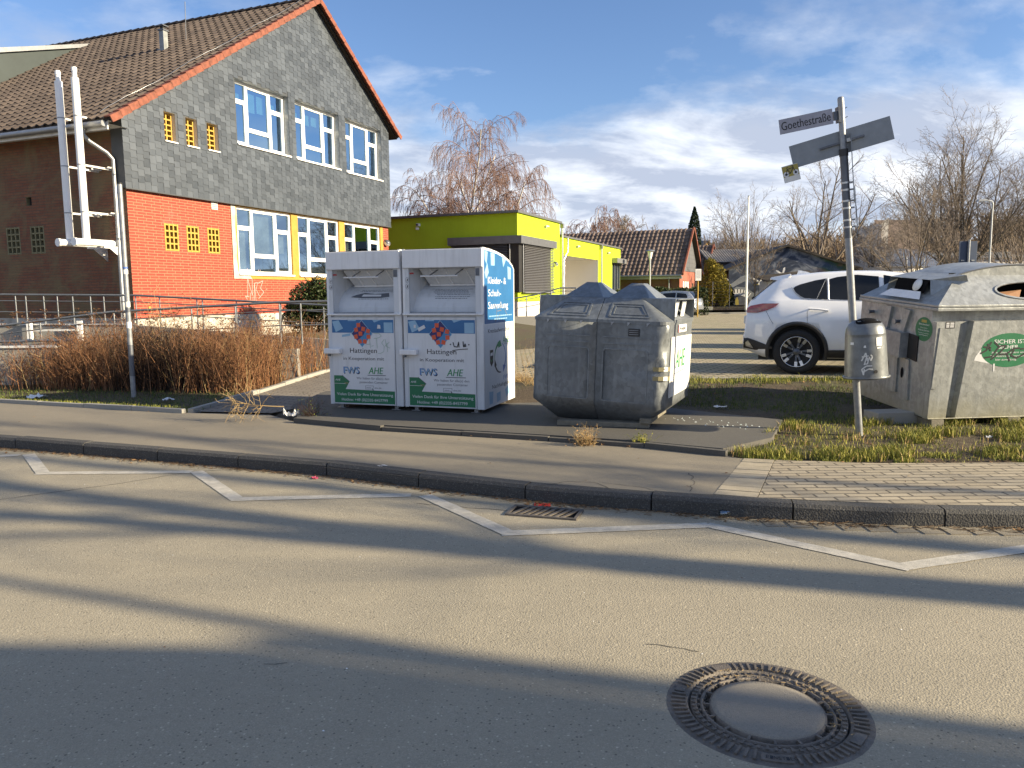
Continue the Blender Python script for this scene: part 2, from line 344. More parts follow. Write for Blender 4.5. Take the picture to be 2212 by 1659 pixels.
# ---------------------------------------------------------------- mesh building
class MB:
    def __init__(s): s.v = []; s.f = []; s.m = []; s.sm = []; s.mats = []
    def mi(s, m):
        if m not in s.mats: s.mats.append(m)
        return s.mats.index(m)
    def add(s, vs, fs, m, smooth=False):
        b = len(s.v); s.v.extend([tuple(x) for x in vs]); k = s.mi(m)
        for f in fs: s.f.append(tuple(b+i for i in f)); s.m.append(k); s.sm.append(smooth)
    def poly(s, pts, m): s.add(pts, [tuple(range(len(pts)))], m)
    def box(s, x0, x1, y0, y1, z0, z1, m, tm=None):
        vs = [(x, y, z) for z in (z0, z1) for y in (y0, y1) for x in (x0, x1)]
        if tm: vs = [tuple(tm @ Vector(q)) for q in vs]
        s.add(vs, [(0, 2, 3, 1), (4, 5, 7, 6), (0, 1, 5, 4), (2, 6, 7, 3), (0, 4, 6, 2), (1, 3, 7, 5)], m)
    def bar(s, a, b, wd, ht, m, up=(0, 0, 1)):
        a, b = Vector(a), Vector(b); d = (b-a); L = d.length; d.normalize()
        u = Vector(up); sd_ = d.cross(u)
        if sd_.length < 1e-5: sd_ = d.cross(Vector((0, 1, 0)))
        sd_.normalize(); u = sd_.cross(d)
        vs = [p+sd_*i*wd/2+u*j*ht/2 for p in (a, b) for i, j in ((-1, -1), (1, -1), (1, 1), (-1, 1))]
        s.add(vs, [(0, 1, 2, 3), (7, 6, 5, 4), (0, 4, 5, 1), (1, 5, 6, 2), (2, 6, 7, 3), (3, 7, 4, 0)], m)
    def tube(s, pts, r, m, n=8, caps=True, smooth=True):
        pts = [Vector(p) for p in pts]; rs = r if isinstance(r, (list, tuple)) else [r]*len(pts)
        d0 = (pts[1]-pts[0]).normalized(); ref = Vector((0, 0, 1)) if abs(d0.z) < .9 else Vector((1, 0, 0))
        vs = []
        for i, p in enumerate(pts):
            d = (pts[min(i+1, len(pts)-1)]-pts[max(i-1, 0)]).normalized()
            a = d.cross(ref)
            if a.length < 1e-4: a = d.cross(Vector((0, 1, 0)))
            a.normalize(); b = d.cross(a)
            for k in range(n):
                t_ = 2*math.pi*k/n; vs.append(p+(a*math.cos(t_)+b*math.sin(t_))*rs[i])
        fs = []
        for i in range(len(pts)-1):
            for k in range(n):
                k2 = (k+1) % n; fs.append((i*n+k, i*n+k2, (i+1)*n+k2, (i+1)*n+k))
        s.add(vs, fs, m, smooth)
        if caps:
            e = (len(pts)-1)*n
            s.add(vs[:n], [tuple(range(n-1, -1, -1))], m); s.add(vs[e:], [tuple(range(n))], m)
    def lathe(s, prof, m, n=24, org=(0, 0, 0), smooth=True, cap=True):
        o = Vector(org); vs = []
        for r, z in prof:
            for k in range(n):
                t_ = 2*math.pi*k/n; vs.append(o+Vector((r*math.cos(t_), r*math.sin(t_), z)))
        fs = [(i*n+k, i*n+(k+1) % n, (i+1)*n+(k+1) % n, (i+1)*n+k) for i in range(len(prof)-1) for k in range(n)]
        s.add(vs, fs, m, smooth)
        if cap:
            s.add(vs[-n:], [tuple(range(n))], m); s.add(vs[:n], [tuple(range(n-1, -1, -1))], m)
    def prism(s, pts2, fr, d, m, m_side=None):
        """closed outline in the frame (origin, ux, uy); extruded by d along ux x uy"""
        o, ux, uy = (Vector(q) for q in fr); nz = ux.cross(uy).normalized()
        a = [o+ux*p[0]+uy*p[1] for p in pts2]; b = [p+nz*d for p in a]; n = len(a)
        tri = tessellate_polygon([[Vector((p[0], p[1], 0)) for p in pts2]])
        ar = sum(pts2[i][0]*pts2[(i+1) % n][1]-pts2[(i+1) % n][0]*pts2[i][1] for i in range(n))
        for t_ in tri:
            q = [pts2[i] for i in t_]
            if (q[1][0]-q[0][0])*(q[2][1]-q[0][1])-(q[1][1]-q[0][1])*(q[2][0]-q[0][0]) < 0: t_ = t_[::-1]
            s.add([b[i] for i in t_], [(0, 1, 2)], m); s.add([a[i] for i in t_], [(2, 1, 0)], m)
        for i in range(n):
            j = (i+1) % n; q = [a[i], a[j], b[j], b[i]]
            s.add(q if ar > 0 else q[::-1], [(0, 1, 2, 3)], m_side or m)
    def flat(s, pts2, fr, off, m):
        """thin flat shape standing off mm-wise from a frame"""
        o, ux, uy = (Vector(q) for q in fr); nz = ux.cross(uy).normalized()
        tri = tessellate_polygon([[Vector((p[0], p[1], 0)) for p in pts2]])
        for t_ in tri:
            q = [pts2[i] for i in t_]
            if (q[1][0]-q[0][0])*(q[2][1]-q[0][1])-(q[1][1]-q[0][1])*(q[2][0]-q[0][0]) < 0: t_ = t_[::-1]
            s.add([o+ux*pts2[i][0]+uy*pts2[i][1]+nz*off for i in t_], [(0, 1, 2)], m)
    def stroke(s, pts2, wd, fr, off, m):
        for (a, b) in zip(pts2[:-1], pts2[1:]):
            d = Vector((b[0]-a[0], b[1]-a[1])); L = d.length
            if L < 1e-6: continue
            d /= L; n = Vector((-d.y, d.x))*wd/2; e = d*wd*.3
            off += .00005
            s.flat([(a[0]-e.x+n.x, a[1]-e.y+n.y), (a[0]-e.x-n.x, a[1]-e.y-n.y), (b[0]+e.x-n.x, b[1]+e.y-n.y), (b[0]+e.x+n.x, b[1]+e.y+n.y)], fr, off, m)
    def text(s, st, x, y, wd, ht, fr, off, m, bold=.0, shear=0):
        cu = bpy.data.curves.new('t', 'FONT'); cu.body = st; cu.size = 1; cu.resolution_u = 3; cu.offset = 0
        ob = bpy.data.objects.new('t', cu); COL.objects.link(ob); dg = bpy.context.evaluated_depsgraph_get()
        me = bpy.data.meshes.new_from_object(ob.evaluated_get(dg)); COL.objects.unlink(ob)
        co = [q.co.copy() for q in me.vertices]
        if not co: return
        x0 = min(c.x for c in co); x1 = max(c.x for c in co); y0 = min(c.y for c in co); y1 = max(c.y for c in co)
        base = y0 if y0 > -.05 else 0; top = max(y1, .01)
        o, ux, uy = (Vector(q) for q in fr); nz = ux.cross(uy).normalized()
        k = ht/(top-0 if base == 0 else top-base)
        bw = (.003+bold*.42)*ht if bold > 0 else 0
        for j, dx in enumerate((-bw, -bw*.33, bw*.33, bw) if bw else (0,)):
            pts = [o+ux*(x+bw+(c.x-x0)/(x1-x0)*(wd-2*bw)+shear*c.y*k+dx)+uy*(y+c.y*k)+nz*(off+j*.00004) for c in co]
            s.add(pts, [tuple(p.vertices) for p in me.polygons], m)
        bpy.data.objects.remove(ob); bpy.data.curves.remove(cu); bpy.data.meshes.remove(me)
    def build(s, name, parent=None, uv=True, bevel=0, loc=None, rotz=None, seg=2):
        me = bpy.data.meshes.new(name)
        V = np.array(s.v, dtype=np.float32); me.vertices.add(len(V)); me.vertices.foreach_set('co', V.ravel())
        tot = np.array([len(f) for f in s.f], dtype=np.int32); st = np.concatenate([[0], np.cumsum(tot)[:-1]]).astype(np.int32)
        li = np.fromiter((i for f in s.f for i in f), dtype=np.int32)
        me.loops.add(len(li)); me.loops.foreach_set('vertex_index', li)
        me.polygons.add(len(tot)); me.polygons.foreach_set('loop_start', st); me.polygons.foreach_set('loop_total', tot)
        me.polygons.foreach_set('material_index', np.array(s.m, dtype=np.int32)); me.polygons.foreach_set('use_smooth', np.array(s.sm, dtype=bool))
        for m in s.mats: me.materials.append(MT[m])
        me.update(calc_edges=True)
        if uv:
            ul = me.uv_layers.new(name='uv'); N = np.zeros(len(tot)*3, dtype=np.float32); me.polygons.foreach_get('normal', N); N = N.reshape(-1, 3)
            h = np.hypot(N[:, 0], N[:, 1]); flat = h < .25
            T = np.stack([-N[:, 1], N[:, 0], np.zeros(len(N))], 1)/np.maximum(h, 1e-6)[:, None]
            T[flat] = (1, 0, 0); B = np.cross(N, T); B[flat] = (0, 1, 0)
            fi = np.repeat(np.arange(len(tot)), tot); P = V[li]
            U = np.stack([(P*T[fi]).sum(1), (P*B[fi]).sum(1)], 1).astype(np.float32); ul.data.foreach_set('uv', U.ravel())
        ob = bpy.data.objects.new(name, me); COL.objects.link(ob)
        if parent: ob.parent = parent
        if loc is not None: ob.location = loc
        if rotz is not None: ob.rotation_euler = (0, 0, rotz)
        if bevel:
            bv = ob.modifiers.new('bevel', 'BEVEL'); bv.width = bevel; bv.segments = seg; bv.limit_method = 'ANGLE'; bv.angle_limit = R(35)
        return ob

def tag(o, label=None, cat=None, group=None, kind=None):
    if label: o['label'] = label
    if cat: o['category'] = cat
    if group: o['group'] = group
    if kind: o['kind'] = kind
    return o
def thing(name, label, cat, loc=(0, 0, 0), rotz=0, group=None):
    o = bpy.data.objects.new(name, None); COL.objects.link(o); o.location = loc; o.rotation_euler = (0, 0, rotz)
    o.empty_display_size = .2
    return tag(o, label, cat, group)
def copy_tree(o, parent=None):
    c = o.copy(); COL.objects.link(c); c.parent = parent
    for ch in list(o.children): copy_tree(ch, c)
    return c
def struct(o, label=None): o['kind'] = 'structure'; (label and tag(o, label)); return o

def grid_holes(mb, x0, x1, z0, z1, holes, fr, m, clip=None):
    """flat wall in frame with rectangular openings; clip = list of half-planes (a,b,c): keep a*x+b*z<=c"""
    xs = sorted({x0, x1, *[h[0] for h in holes], *[h[1] for h in holes]}); zs = sorted({z0, z1, *[h[2] for h in holes], *[h[3] for h in holes]})
    xs = [x for x in xs if x0 <= x <= x1]; zs = [z for z in zs if z0 <= z <= z1]
    o, ux, uy = (Vector(q) for q in fr)
    for a, b in zip(xs[:-1], xs[1:]):
        for c, d in zip(zs[:-1], zs[1:]):
            mxx, mz = (a+b)/2, (c+d)/2
            if any(h[0] < mxx < h[1] and h[2] < mz < h[3] for h in holes): continue
            pl = [(a, c), (b, c), (b, d), (a, d)]
            for (A, B, Cc) in (clip or []):
                q = []
                for i in range(len(pl)):
                    p0, p1 = pl[i], pl[(i+1) % len(pl)]; s0 = A*p0[0]+B*p0[1]-Cc; s1 = A*p1[0]+B*p1[1]-Cc
                    if s0 <= 0: q.append(p0)
                    if (s0 < 0 < s1) or (s1 < 0 < s0):
                        t_ = s0/(s0-s1); q.append((p0[0]+(p1[0]-p0[0])*t_, p0[1]+(p1[1]-p0[1])*t_))
                pl = q
                if len(pl) < 3: break
            if len(pl) >= 3: mb.poly([o+ux*p[0]+uy*p[1] for p in pl], m)
def reveal(mb, h, fr, d, m):
    """inside faces of an opening, going back d behind the frame"""
    o, ux, uy = (Vector(q) for q in fr); nz = ux.cross(uy).normalized()
    c = [o+ux*x+uy*z for x, z in ((h[0], h[2]), (h[1], h[2]), (h[1], h[3]), (h[0], h[3]))]
    for i in range(4):
        j = (i+1) % 4; mb.poly([c[i], c[j], c[j]-nz*d, c[i]-nz*d], m)

# ================================================================ ground, road, pavement
KERB = [(-60, 28.8), (-30, 17.5), (-14, 11.5), (-5.64, 8.36), (-3.78, 7.66), (-1.72, 6.87), (-.65, 6.32), (.15, 5.93), (.94, 5.64), (1.78, 5.37), (2.72, 5.18), (3.49, 5.10), (6, 5.0), (14, 5.0), (60, 6.0)]
BACK = [(-60, 32.6), (-30, 20.6), (-14, 14.0), (-7.62, 11.35), (-4.21, 10.03), (-3.12, 9.80), (-2.61, 9.19), (-1.44, 8.54), (.4, 7.80), (1.34, 7.40), (2.0, 6.95), (2.13, 6.82), (3.2, 6.62), (4.5, 6.58), (8, 6.7), (14, 7), (60, 9)]
def lin(pts, x):
    for a, b in zip(pts[:-1], pts[1:]):
        if a[0] <= x <= b[0]: return a[1]+(b[1]-a[1])*(x-a[0])/(b[0]-a[0])
    return pts[0][1] if x < pts[0][0] else pts[-1][1]
def sstep(a, b, x): x = max(0, min(1, (x-a)/(b-a))); return x*x*(3-2*x)
def ground_h(x, y):
    if y < lin(BACK, x): return -.17
    h = -.006
    if x > -2.5: h += .166*sstep(9.7, 11.6, y)*sstep(-2.5, 0, x)
    h += .40*sstep(50.5, 60, y)*sstep(2, 12, x)
    h += .45*sstep(17, 30, y)*(1-sstep(-2, 2, x))
    if y > 75:
        r = sstep(90, 230, y); ridge = 3.5+12*sstep(15, 140, x)+2.0*mnoise.noise(Vector((x*.018, 3, 0)))+1.6*mnoise.noise(Vector((x*.07, 9, 0)))
        h += r*ridge
    return h
mb = MB()
def axis(lo, hi, near0, near1, fine, coarse):
    v = [lo]
    while v[-1] < hi:
        x = v[-1]; v.append(x+(fine if near0 <= x < near1 else coarse*(1+.0*x)))
    return v
xs = axis(-300, 420, -12, 24, .5, 6.0); ys = [-60, -20, -5, 3]+axis(4.5, 62, 4, 14, .25, 1.0)+[66, 70, 75, 82, 90, 98, 106, 115, 125, 135, 145, 160, 175, 190, 205, 220, 235, 260, 300, 360, 500, 900, 1600]
def wob(x, y): return .018*mnoise.noise(Vector((x*1.7, y*1.7, 0))) if (y > lin(BACK, x)+.15 and y < 16) else 0
vs = [(x, y, ground_h(x, y)+wob(x, y)) for y in ys for x in xs]; nx = len(xs)
near = []; far = []
for j in range(len(ys)-1):
    for i in range(nx-1):
        (far if ys[j] >= 75 else near).append((j*nx+i, j*nx+i+1, (j+1)*nx+i+1, (j+1)*nx+i))
mb.add(vs, near, 'ground', True); mb.mi('hill_ground')
for f in far: mb.f.append(f); mb.m.append(1); mb.sm.append(True)
struct(mb.build('terrain'))

MHC = Vector((.985, 2.845)); MHR = .387
mb = MB()
outer = [Vector((x, y, 0)) for x, y in KERB]+[Vector((60, -60, 0)), Vector((-60, -60, 0))]
hole = [Vector((MHC.x+MHR*math.cos(2*math.pi*k/48), MHC.y+MHR*math.sin(2*math.pi*k/48), 0)) for k in range(48)]
tri = tessellate_polygon([outer, hole]); P = [tuple((p.x, p.y, -.12)) for p in outer+hole]
def up(vs_, t_):
    a, b, c = (vs_[i] for i in t_)
    return t_ if (b[0]-a[0])*(c[1]-a[1])-(b[1]-a[1])*(c[0]-a[0]) > 0 else t_[::-1]
mb.add(P, [up(P, t_) for t_ in tri], 'asphalt_road'); struct(mb.build('road', uv=False))

def sheet(name, pts, z, m, edge=None, zf=None, st=True):
    b = MB(); t3 = [Vector((p[0], p[1], 0)) for p in pts]; P_ = [(p[0], p[1], (zf(p[0], p[1]) if zf else z)) for p in pts]
    b.add(P_, [up(P_, t_) for t_ in tessellate_polygon([t3])], m)
    if edge:
        n = len(P_)
        for i in range(n):
            a, c = P_[i], P_[(i+1) % n]; b.poly([a, c, (c[0], c[1], c[2]-edge), (a[0], a[1], a[2]-edge)], m)
    o = b.build(name)
    return struct(o) if st else o
def off_line(pts, d):
    out = []
    for i, p in enumerate(pts):
        a = Vector(pts[max(i-1, 0)]); b = Vector(pts[min(i+1, len(pts)-1)]); t_ = (b-a).normalized(); out.append((p[0]-t_.y*d, p[1]+t_.x*d))
    return out
KIN = off_line(KERB, .135)
split = (1.62, 5.50); 
ka = [p for p in KIN if p[0] < 1.4]+[(1.50, 5.63)]; ba = [p for p in BACK if p[0] < 2.1]
sheet('pavement', ka+[(2.10, 6.87)]+ba[::-1], 0.0, 'asphalt_walk', .1)
mb = MB()
for k in range(9):
    for j, (a0, a1) in enumerate(((0, .48), (.5, 1.0))):
        L0, R0_ = Vector((1.50, 5.63, 0)), Vector((1.80, 5.52, 0)); L1, R1_ = Vector((2.10, 6.87, 0)), Vector((2.36, 6.80, 0)); f0, f1 = (k+.03+.4*j*0)/9, (k+.97)/9
        q = [L0.lerp(L1, f0).lerp(R0_.lerp(R1_, f0), a0+.01), L0.lerp(L1, f0).lerp(R0_.lerp(R1_, f0), a1), L0.lerp(L1, f1).lerp(R0_.lerp(R1_, f1), a1), L0.lerp(L1, f1).lerp(R0_.lerp(R1_, f1), a0+.01)]; z = random.uniform(.001, .006)
        if j == 0: q[1] = L0.lerp(L1, f0).lerp(R0_.lerp(R1_, f0), .98); q[2] = L0.lerp(L1, f1).lerp(R0_.lerp(R1_, f1), .98); mb.add([(p.x, p.y, z) for p in q]+[(p.x, p.y, -.03) for p in q], [(0, 1, 2, 3), (0, 4, 5, 1), (1, 5, 6, 2), (2, 6, 7, 3), (3, 7, 4, 0)], 'paver_stone')
struct(mb.build('paver_border')); sheet('paver_border_bed', [(1.49, 5.62), (1.81, 5.51), (2.37, 6.80), (2.09, 6.87)], -.012, 'soil', .1)
kb = [(1.80, 5.52)]+[p for p in KIN if p[0] > 1.9]; bb = [(2.36, 6.80)]+[p for p in BACK if p[0] > 2.5]
sheet('paved_pavement', kb+bb[::-1], .002, 'pavers_light', .1)
# kerb: stone after stone with open joints
mb = MB()
seg = []; d = 0
K2 = [Vector((*p, 0)) for p in KERB]; KI = [Vector((*p, 0)) for p in KIN]
def kp(t_):
    acc = 0
    for i in range(len(K2)-1):
        L = (K2[i+1]-K2[i]).length
        if acc+L >= t_: u = (t_-acc)/L; return K2[i].lerp(K2[i+1], u), KI[i].lerp(KI[i+1], u)
        acc += L
    return K2[-1], KI[-1]
tot = sum((K2[i+1]-K2[i]).length for i in range(len(K2)-1)); t_ = 0; rr = random.Random(3)
while t_ < tot-1:
    L = 1.0 if rr.random() < .8 else .62
    n = 3; dz = rr.uniform(-.005, .005)
    for k in range(n):
        pts = []
        for q in (t_+.006+(L-.012)*k/n, t_+.006+(L-.012)*(k+1)/n):
            a, b = kp(q); c = a.lerp(b, .16)
            pts.append([(a.x, a.y, -.17), (a.x, a.y, -.022+dz), (c.x, c.y, dz+.003), (b.x, b.y, .003+dz), (b.x, b.y, -.17)])
        p, q = pts
        for i in range(4): mb.poly([p[i], q[i], q[i+1], p[i+1]][::-1], 'kerb_stone')
        if k == 0: mb.poly(p, 'kerb_stone')
        if k == n-1: mb.poly(q[::-1], 'kerb_stone')
    t_ += L
struct(mb.build('kerb'))
# zigzag no-stopping line
mb = MB(); Z = -.116
zig = [[(-60, 987), (42, 983)], [(62, 981), (92, 1021)], [(80, 1022), (414, 1019)], [(424, 1018), (512, 1078)], [(502, 1078), (888, 1069)], [(918, 1070), (1100, 1152)], [(1083, 1152), (1532, 1134)], [(1526, 1133), (1968, 1228)], [(1940, 1225), (2330, 1168)]]
for i, (a, b) in enumerate(zig):
    a, b = gp(*a, Z), gp(*b, Z); d = (b-a).normalized(); n = Vector((-d.y, d.x, 0))*.058; dz = Vector((0, 0, .0006*(i % 2)))
    # ragged worn edge
    N = 26; le = []; ri = []
    for k in range(N+1):
        p = a.lerp(b, k/N); le.append(p+n*(1+rr.uniform(-.06, .03))+dz); ri.append(p-n*(1+rr.uniform(-.06, .03))+dz)
    for k in range(N): mb.poly([ri[k], ri[k+1], le[k+1], le[k]], 'line_paint')
struct(mb.build('road_marking', uv=False))
# cracks and seams in the asphalt
mb = MB()
def crack(pts, z, w_=.006, jit=.012):
    P_ = [gp(x, y, z) for x, y in pts]
    for a, b in zip(P_[:-1], P_[1:]):
        n = max(2, int((b-a).length/.05)); prev = a; t3 = (b-a).normalized(); sd3 = Vector((-t3.y, t3.x, 0))
        for k in range(1, n+1):
            q = a.lerp(b, k/n)+sd3*(rr.uniform(-jit, jit) if k < n else 0); d3 = (q-prev).normalized(); s3 = Vector((-d3.y, d3.x, 0))*w_*rr.uniform(.35, .7)
            mb.poly([prev-s3+Vector((0, 0, .0025)), q-s3+Vector((0, 0, .0025)), q+s3+Vector((0, 0, .0025)), prev+s3+Vector((0, 0, .0025))], 'crack'); prev = q
crack([(-40, 1085), (130, 1062), (250, 1046), (410, 1020)], -.12, .007, .006); crack([(412, 1020), (530, 1012), (700, 1036)], -.12, .006)
crack([(1150, 1052), (1230, 1040), (1290, 1044), (1318, 1058)], 0, .006); crack([(1300, 1043), (1380, 1052), (1420, 1060)], 0, .004); crack([(1490, 1062), (1500, 1040), (1488, 1022)], 0, .005, .02)
crack([(700, 1010), (950, 1037), (1150, 1062), (1390, 1078), (1560, 1088)], 0.001, .008, .004); crack([(900, 1088), (1040, 1099), (1120, 1106)], -.12, .006)
crack([(1395, 1392), (1480, 1402), (1510, 1408)], -.12, .004); crack([(570, 1435), (620, 1432)], -.12, .004)
struct(mb.build('road_cracks', uv=False))
# small setts along the gutter in front of the paved part
mb = MB()
for k in range(26):
    a = Vector((1.75+k*.165, 0, 0)); 
    y0 = lin(KERB, a.x)-.015; mb.box(a.x+.012, a.x+.153, y0-.17, y0-.01, -.15, -.113+rr.uniform(-.002, .002), 'asphalt_walk')
struct(mb.build('gutter_setts'))

# concrete pad under the containers, with its front edging
padL = [(-2.62, 9.27), (-1.5, 8.66), (.35, 7.93), (1.25, 7.55), (1.98, 7.12), (2.62, 7.65), (3.1, 8.72), (2.0, 9.75), (.9, 11.6), (-2.9, 11.9), (-3.0, 10.4)]
pp = sheet('container_pad', padL, .045, 'pad_concrete', .12)
mb = MB()
ed = [(-2.62, 9.17), (-1.46, 8.54), (.38, 7.82), (1.3, 7.42), (1.98, 6.98)]
for a, b in zip(ed[:-1], ed[1:]):
    a, b = Vector((*a, 0)), Vector((*b, 0)); n = max(1, round((b-a).length/.95))
    for k in range(n):
        p, q = a.lerp(b, k/n), a.lerp(b, (k+1)/n); dd = (q-p).normalized()*.006; z = rr.uniform(-.012, .012)
        mb.bar(p+dd+Vector((0, 0, -.0+z)), q-dd+Vector((0, 0, -.0+z)), .065, .10, 'pad_concrete')
struct(mb.build('pad_edging'))
# edging of the planted bed on the left
mb = MB()
for pl in ([(-30, 20.45), (-14, 13.9), (-7.62, 11.30), (-4.32, 10.03)], [(-4.25, 10.05), (-4.0, 12.0), (-3.72, 15.2), (-3.4, 19)]):
    for a, b in zip(pl[:-1], pl[1:]):
        a, b = Vector((*a, 0)), Vector((*b, 0)); n = max(1, round((b-a).length/1.0))
        for k in range(n):
            p, q = a.lerp(b, k/n), a.lerp(b, (k+1)/n); dd = (q-p).normalized()*.006; z = rr.uniform(-.012, .01)
            mb.bar(p+dd+Vector((0, 0, .01+z)), q-dd+Vector((0, 0, .01+z)), .075, .10, 'concrete')
struct(mb.build('bed_edging'))
sheet('garden_path', [(-4.18, 10.08), (-3.12, 9.86), (-2.85, 10.4), (-2.7, 12), (-1.6, 12.6), (-1.4, 15), (-.5, 33), (-3.9, 33), (-3.35, 19), (-3.66, 15.2), (-3.94, 12)], .01, 'pavers_path', None, zf=lambda x, y: max(.012, ground_h(x, y)+.012))
lot = [(-1.55, 12.5), (1.2, 12.3), (2.0, 12.0), (5.9, 11.9), (14, 11.6), (60, 15), (60, 49), (-.4, 49), (-.4, 33), (-1.35, 15)]
sheet('car_park', lot, .17, 'pavers_lot', .05)
mb = MB(); mb.bar((-.4, 49.1, .2), (60, 49.1, .2), .14, .12, 'concrete'); mb.bar((1.4, 12.2, .15), (6, 11.86, .15), .08, .05, 'concrete'); struct(mb.build('car_park_kerb'))
sheet('lawn', [(-.4, 49.2), (60, 49.2), (60, 58), (30, 58), (2, 58)], .2, 'far_grass', None, zf=lambda x, y: ground_h(x, y)+.03)

# ================================================================ manhole cover
mh = thing('manhole_cover', 'round cast iron manhole cover with ribbed ring and grey concrete centre, half in shade', 'manhole cover', (MHC.x, MHC.y, -.12)); mh.scale = (.93, .93, 1)
mb = MB()
mb.lathe([(.417, -.0006), (.403, .002), (.325, .0), (.322, -.03), (.318, -.03)], 'cast_iron', 96, cap=False)
for k in range(72):
    a = 2*math.pi*k/72
    if k in (20, 21, 22, 30, 31, 50, 51, 52, 53, 63, 64, 65): continue
    ca, sa = math.cos(a), math.sin(a); p = Vector((ca*.335, sa*.335, .005)); q = Vector((ca*.395, sa*.395, .005)); mb.bar(p, q, .011, .008, 'cast_iron')
for k0, k1 in ((20, 22), (30, 31), (50, 53), (63, 65)):
    pts = []
    for rad in (.345, .388):
        rng = np.linspace(k0-.3, k1+.3, 8); rng = rng if rad == .345 else rng[::-1]
        for q in rng: a = 2*math.pi*q/72; pts.append((rad*math.cos(a), rad*math.sin(a)))
    mb.prism(pts[::-1] if False else pts, ((0, 0, .002), (1, 0, 0), (0, 1, 0)), .005, 'cast_iron')
mb.build('frame_ring', mh, uv=False)
mb = MB()
# cover: toothed rim, ring of cells with round vents
mb.lathe([(.316, -.03), (.314, -.001), (.288, -.001), (.286, -.012), (.275, -.012), (.273, .000), (.262, .000), (.261, -.022), (.236, -.022), (.235, .0), (.228, .001)], 'cast_iron', 96, cap=False)
for k in range(60):
    a = 2*math.pi*k/60; ca, sa = math.cos(a), math.sin(a); mb.bar(Vector((ca*.292, sa*.292, .001)), Vector((ca*.312, sa*.312, .001)), .012, .008, 'cast_iron')
for k in range(16):
    a = 2*math.pi*(k+.5)/16; ca, sa = math.cos(a), math.sin(a); mb.bar(Vector((ca*.234, sa*.234, -.010)), Vector((ca*.263, sa*.263, -.010)), .010, .022, 'cast_iron')
    for s_ in (-.28, 0, .28):
        a2 = a+2*math.pi*(.5+s_)/16; mb.lathe([(.0045, -.02), (.0035, -.004)], 'cast_iron', 6, (.256*math.cos(a2), .256*math.sin(a2), 0))
for k in range(40):
    a = 2*math.pi*k/40; mb.lathe([(.006, -.012), (.005, .001)], 'cast_iron', 6, (.281*math.cos(a), .281*math.sin(a), 0))
mb.build('cover_ring', mh, uv=False)
for k in range(16):
    mb = MB(); a = 2*math.pi*(k+1)/16; mb.lathe([(.0125, -.0219), (.012, -.0212)], 'dark_void', 12, (.247*math.cos(a), .247*math.sin(a), 0)); mb.build('vent_hole', mh, uv=False)
mb = MB(); mb.lathe([(.229, -.02), (.228, .001), (.20, .0018), (.1, .0022), (.001, .0024)], 'cover_concrete', 64); mb.build('concrete_infill', mh, uv=False)
fr_ = ((0, 0, .0085), (1, 0, 0), (0, 1, 0))
mb = MB()
def arc_text(mb, st, rad, a0, step, h, flip=False):
    for i, ch in enumerate(st):
        a = R(a0)+(step*i if not flip else -step*i)
        if ch == ' ': continue
        tx = Vector((-math.sin(a), math.cos(a), 0))*(1 if not flip else -1); ry = Vector((math.cos(a), math.sin(a), 0))*(1 if flip else -1)
        o = Vector((math.cos(a)*rad, math.sin(a)*rad, .0085)); mb.text(ch, -h*.3, -h*.5, h*.6, h, (o, tx, ry), 0, 'black')
arc_text(mb, 'EINSTIEG', .366, 252, .040, .020)
mb.build('cast_lettering', mh, uv=False)
mb = MB()
for k in range(110):
    a = rr.uniform(-.6, 2.6); rd = rr.choice([.318, .268, .25, .322])+rr.uniform(-.006, .006); x, y = rd*math.cos(a), rd*math.sin(a); b_ = rr.uniform(0, 6.28); L = rr.uniform(.008, .028)
    mb.bar((x, y, .002), (x+math.cos(b_)*L, y+math.sin(b_)*L, rr.uniform(.002, .010)), .0016, .0012, 'straw')
tag(mb.build('dry_grass_in_joint', None, uv=False, loc=mh.location), 'dry grass bits caught in the joints of the manhole cover', 'dry grass', kind='stuff')

# gully grate at the kerb
c0 = gp(1176, 1107, -.12); 
gr = thing('drain_grate', 'rusty slotted gully grate in the gutter, partly covered by leaves', 'drain grate', (c0.x, c0.y-.02, -.118), R(-17))
mb = MB()
mb.box(-.27, .27, -.13, .13, -.004, .001, 'dark_void')
for s_ in (-1, 1):
    mb.box(-.27, .27, s_*.12-.012, s_*.12+.012, -.003, .012, 'cast_iron'); mb.box(s_*.258-.012, s_*.258+.012, -.107, .107, -.003, .0115, 'cast_iron')
mb.build('grate_frame', gr, uv=False)
mb = MB()
for k in range(8):
    x = -.20+.055*k; mb.bar((x-.03, -.106, .006), (x+.045, .106, .006), .022, .010, 'cast_iron')
mb.build('grate_bars', gr, uv=False)

# ================================================================ school building
SO = Vector((-9.75, 20, 0)); SR = R(68)
sch = thing('school_building', 'two-storey brick school with slate-clad gable, pantile roof and white windows', 'building', SO, SR)
GX, GY, GZ = Vector((1, 0, 0)), Vector((0, 1, 0)), Vector((0, 0, 1))
def gf(y=0.0): return (Vector((0, y, 0)), GX, GZ)     # gable frame, faces -Y
Wd, Ld = 12.75, 24.0; RX, RZ = 8.1, 11.42; EL, ER = 6.18, 8.2
kl = (RZ-EL)/RX; kr = (RZ-ER)/(Wd-RX)
clip = [(-kl, 1, EL), (kr, 1, RZ+kr*RX)]
upw = [(4.05, 6.51, 6.11, 7.99), (6.86, 9.34, 6.10, 8.0), (9.78, 12.21, 6.07, 7.98)]
slit = [(1.26, 1.66, 5.70, 6.45), (2.03, 2.44, 5.70, 6.45), (2.82, 3.25, 5.72, 6.46)]
loww = [(3.95, 6.54, 2.24, 4.25), (6.88, 9.28, 2.24, 4.25), (9.63, 12.12, 2.24, 4.25)]
llat = [(1.15, 1.64, 2.79, 3.52), (1.93, 2.40, 2.79, 3.52), (2.72, 3.20, 2.79, 3.52)]
mb = MB()
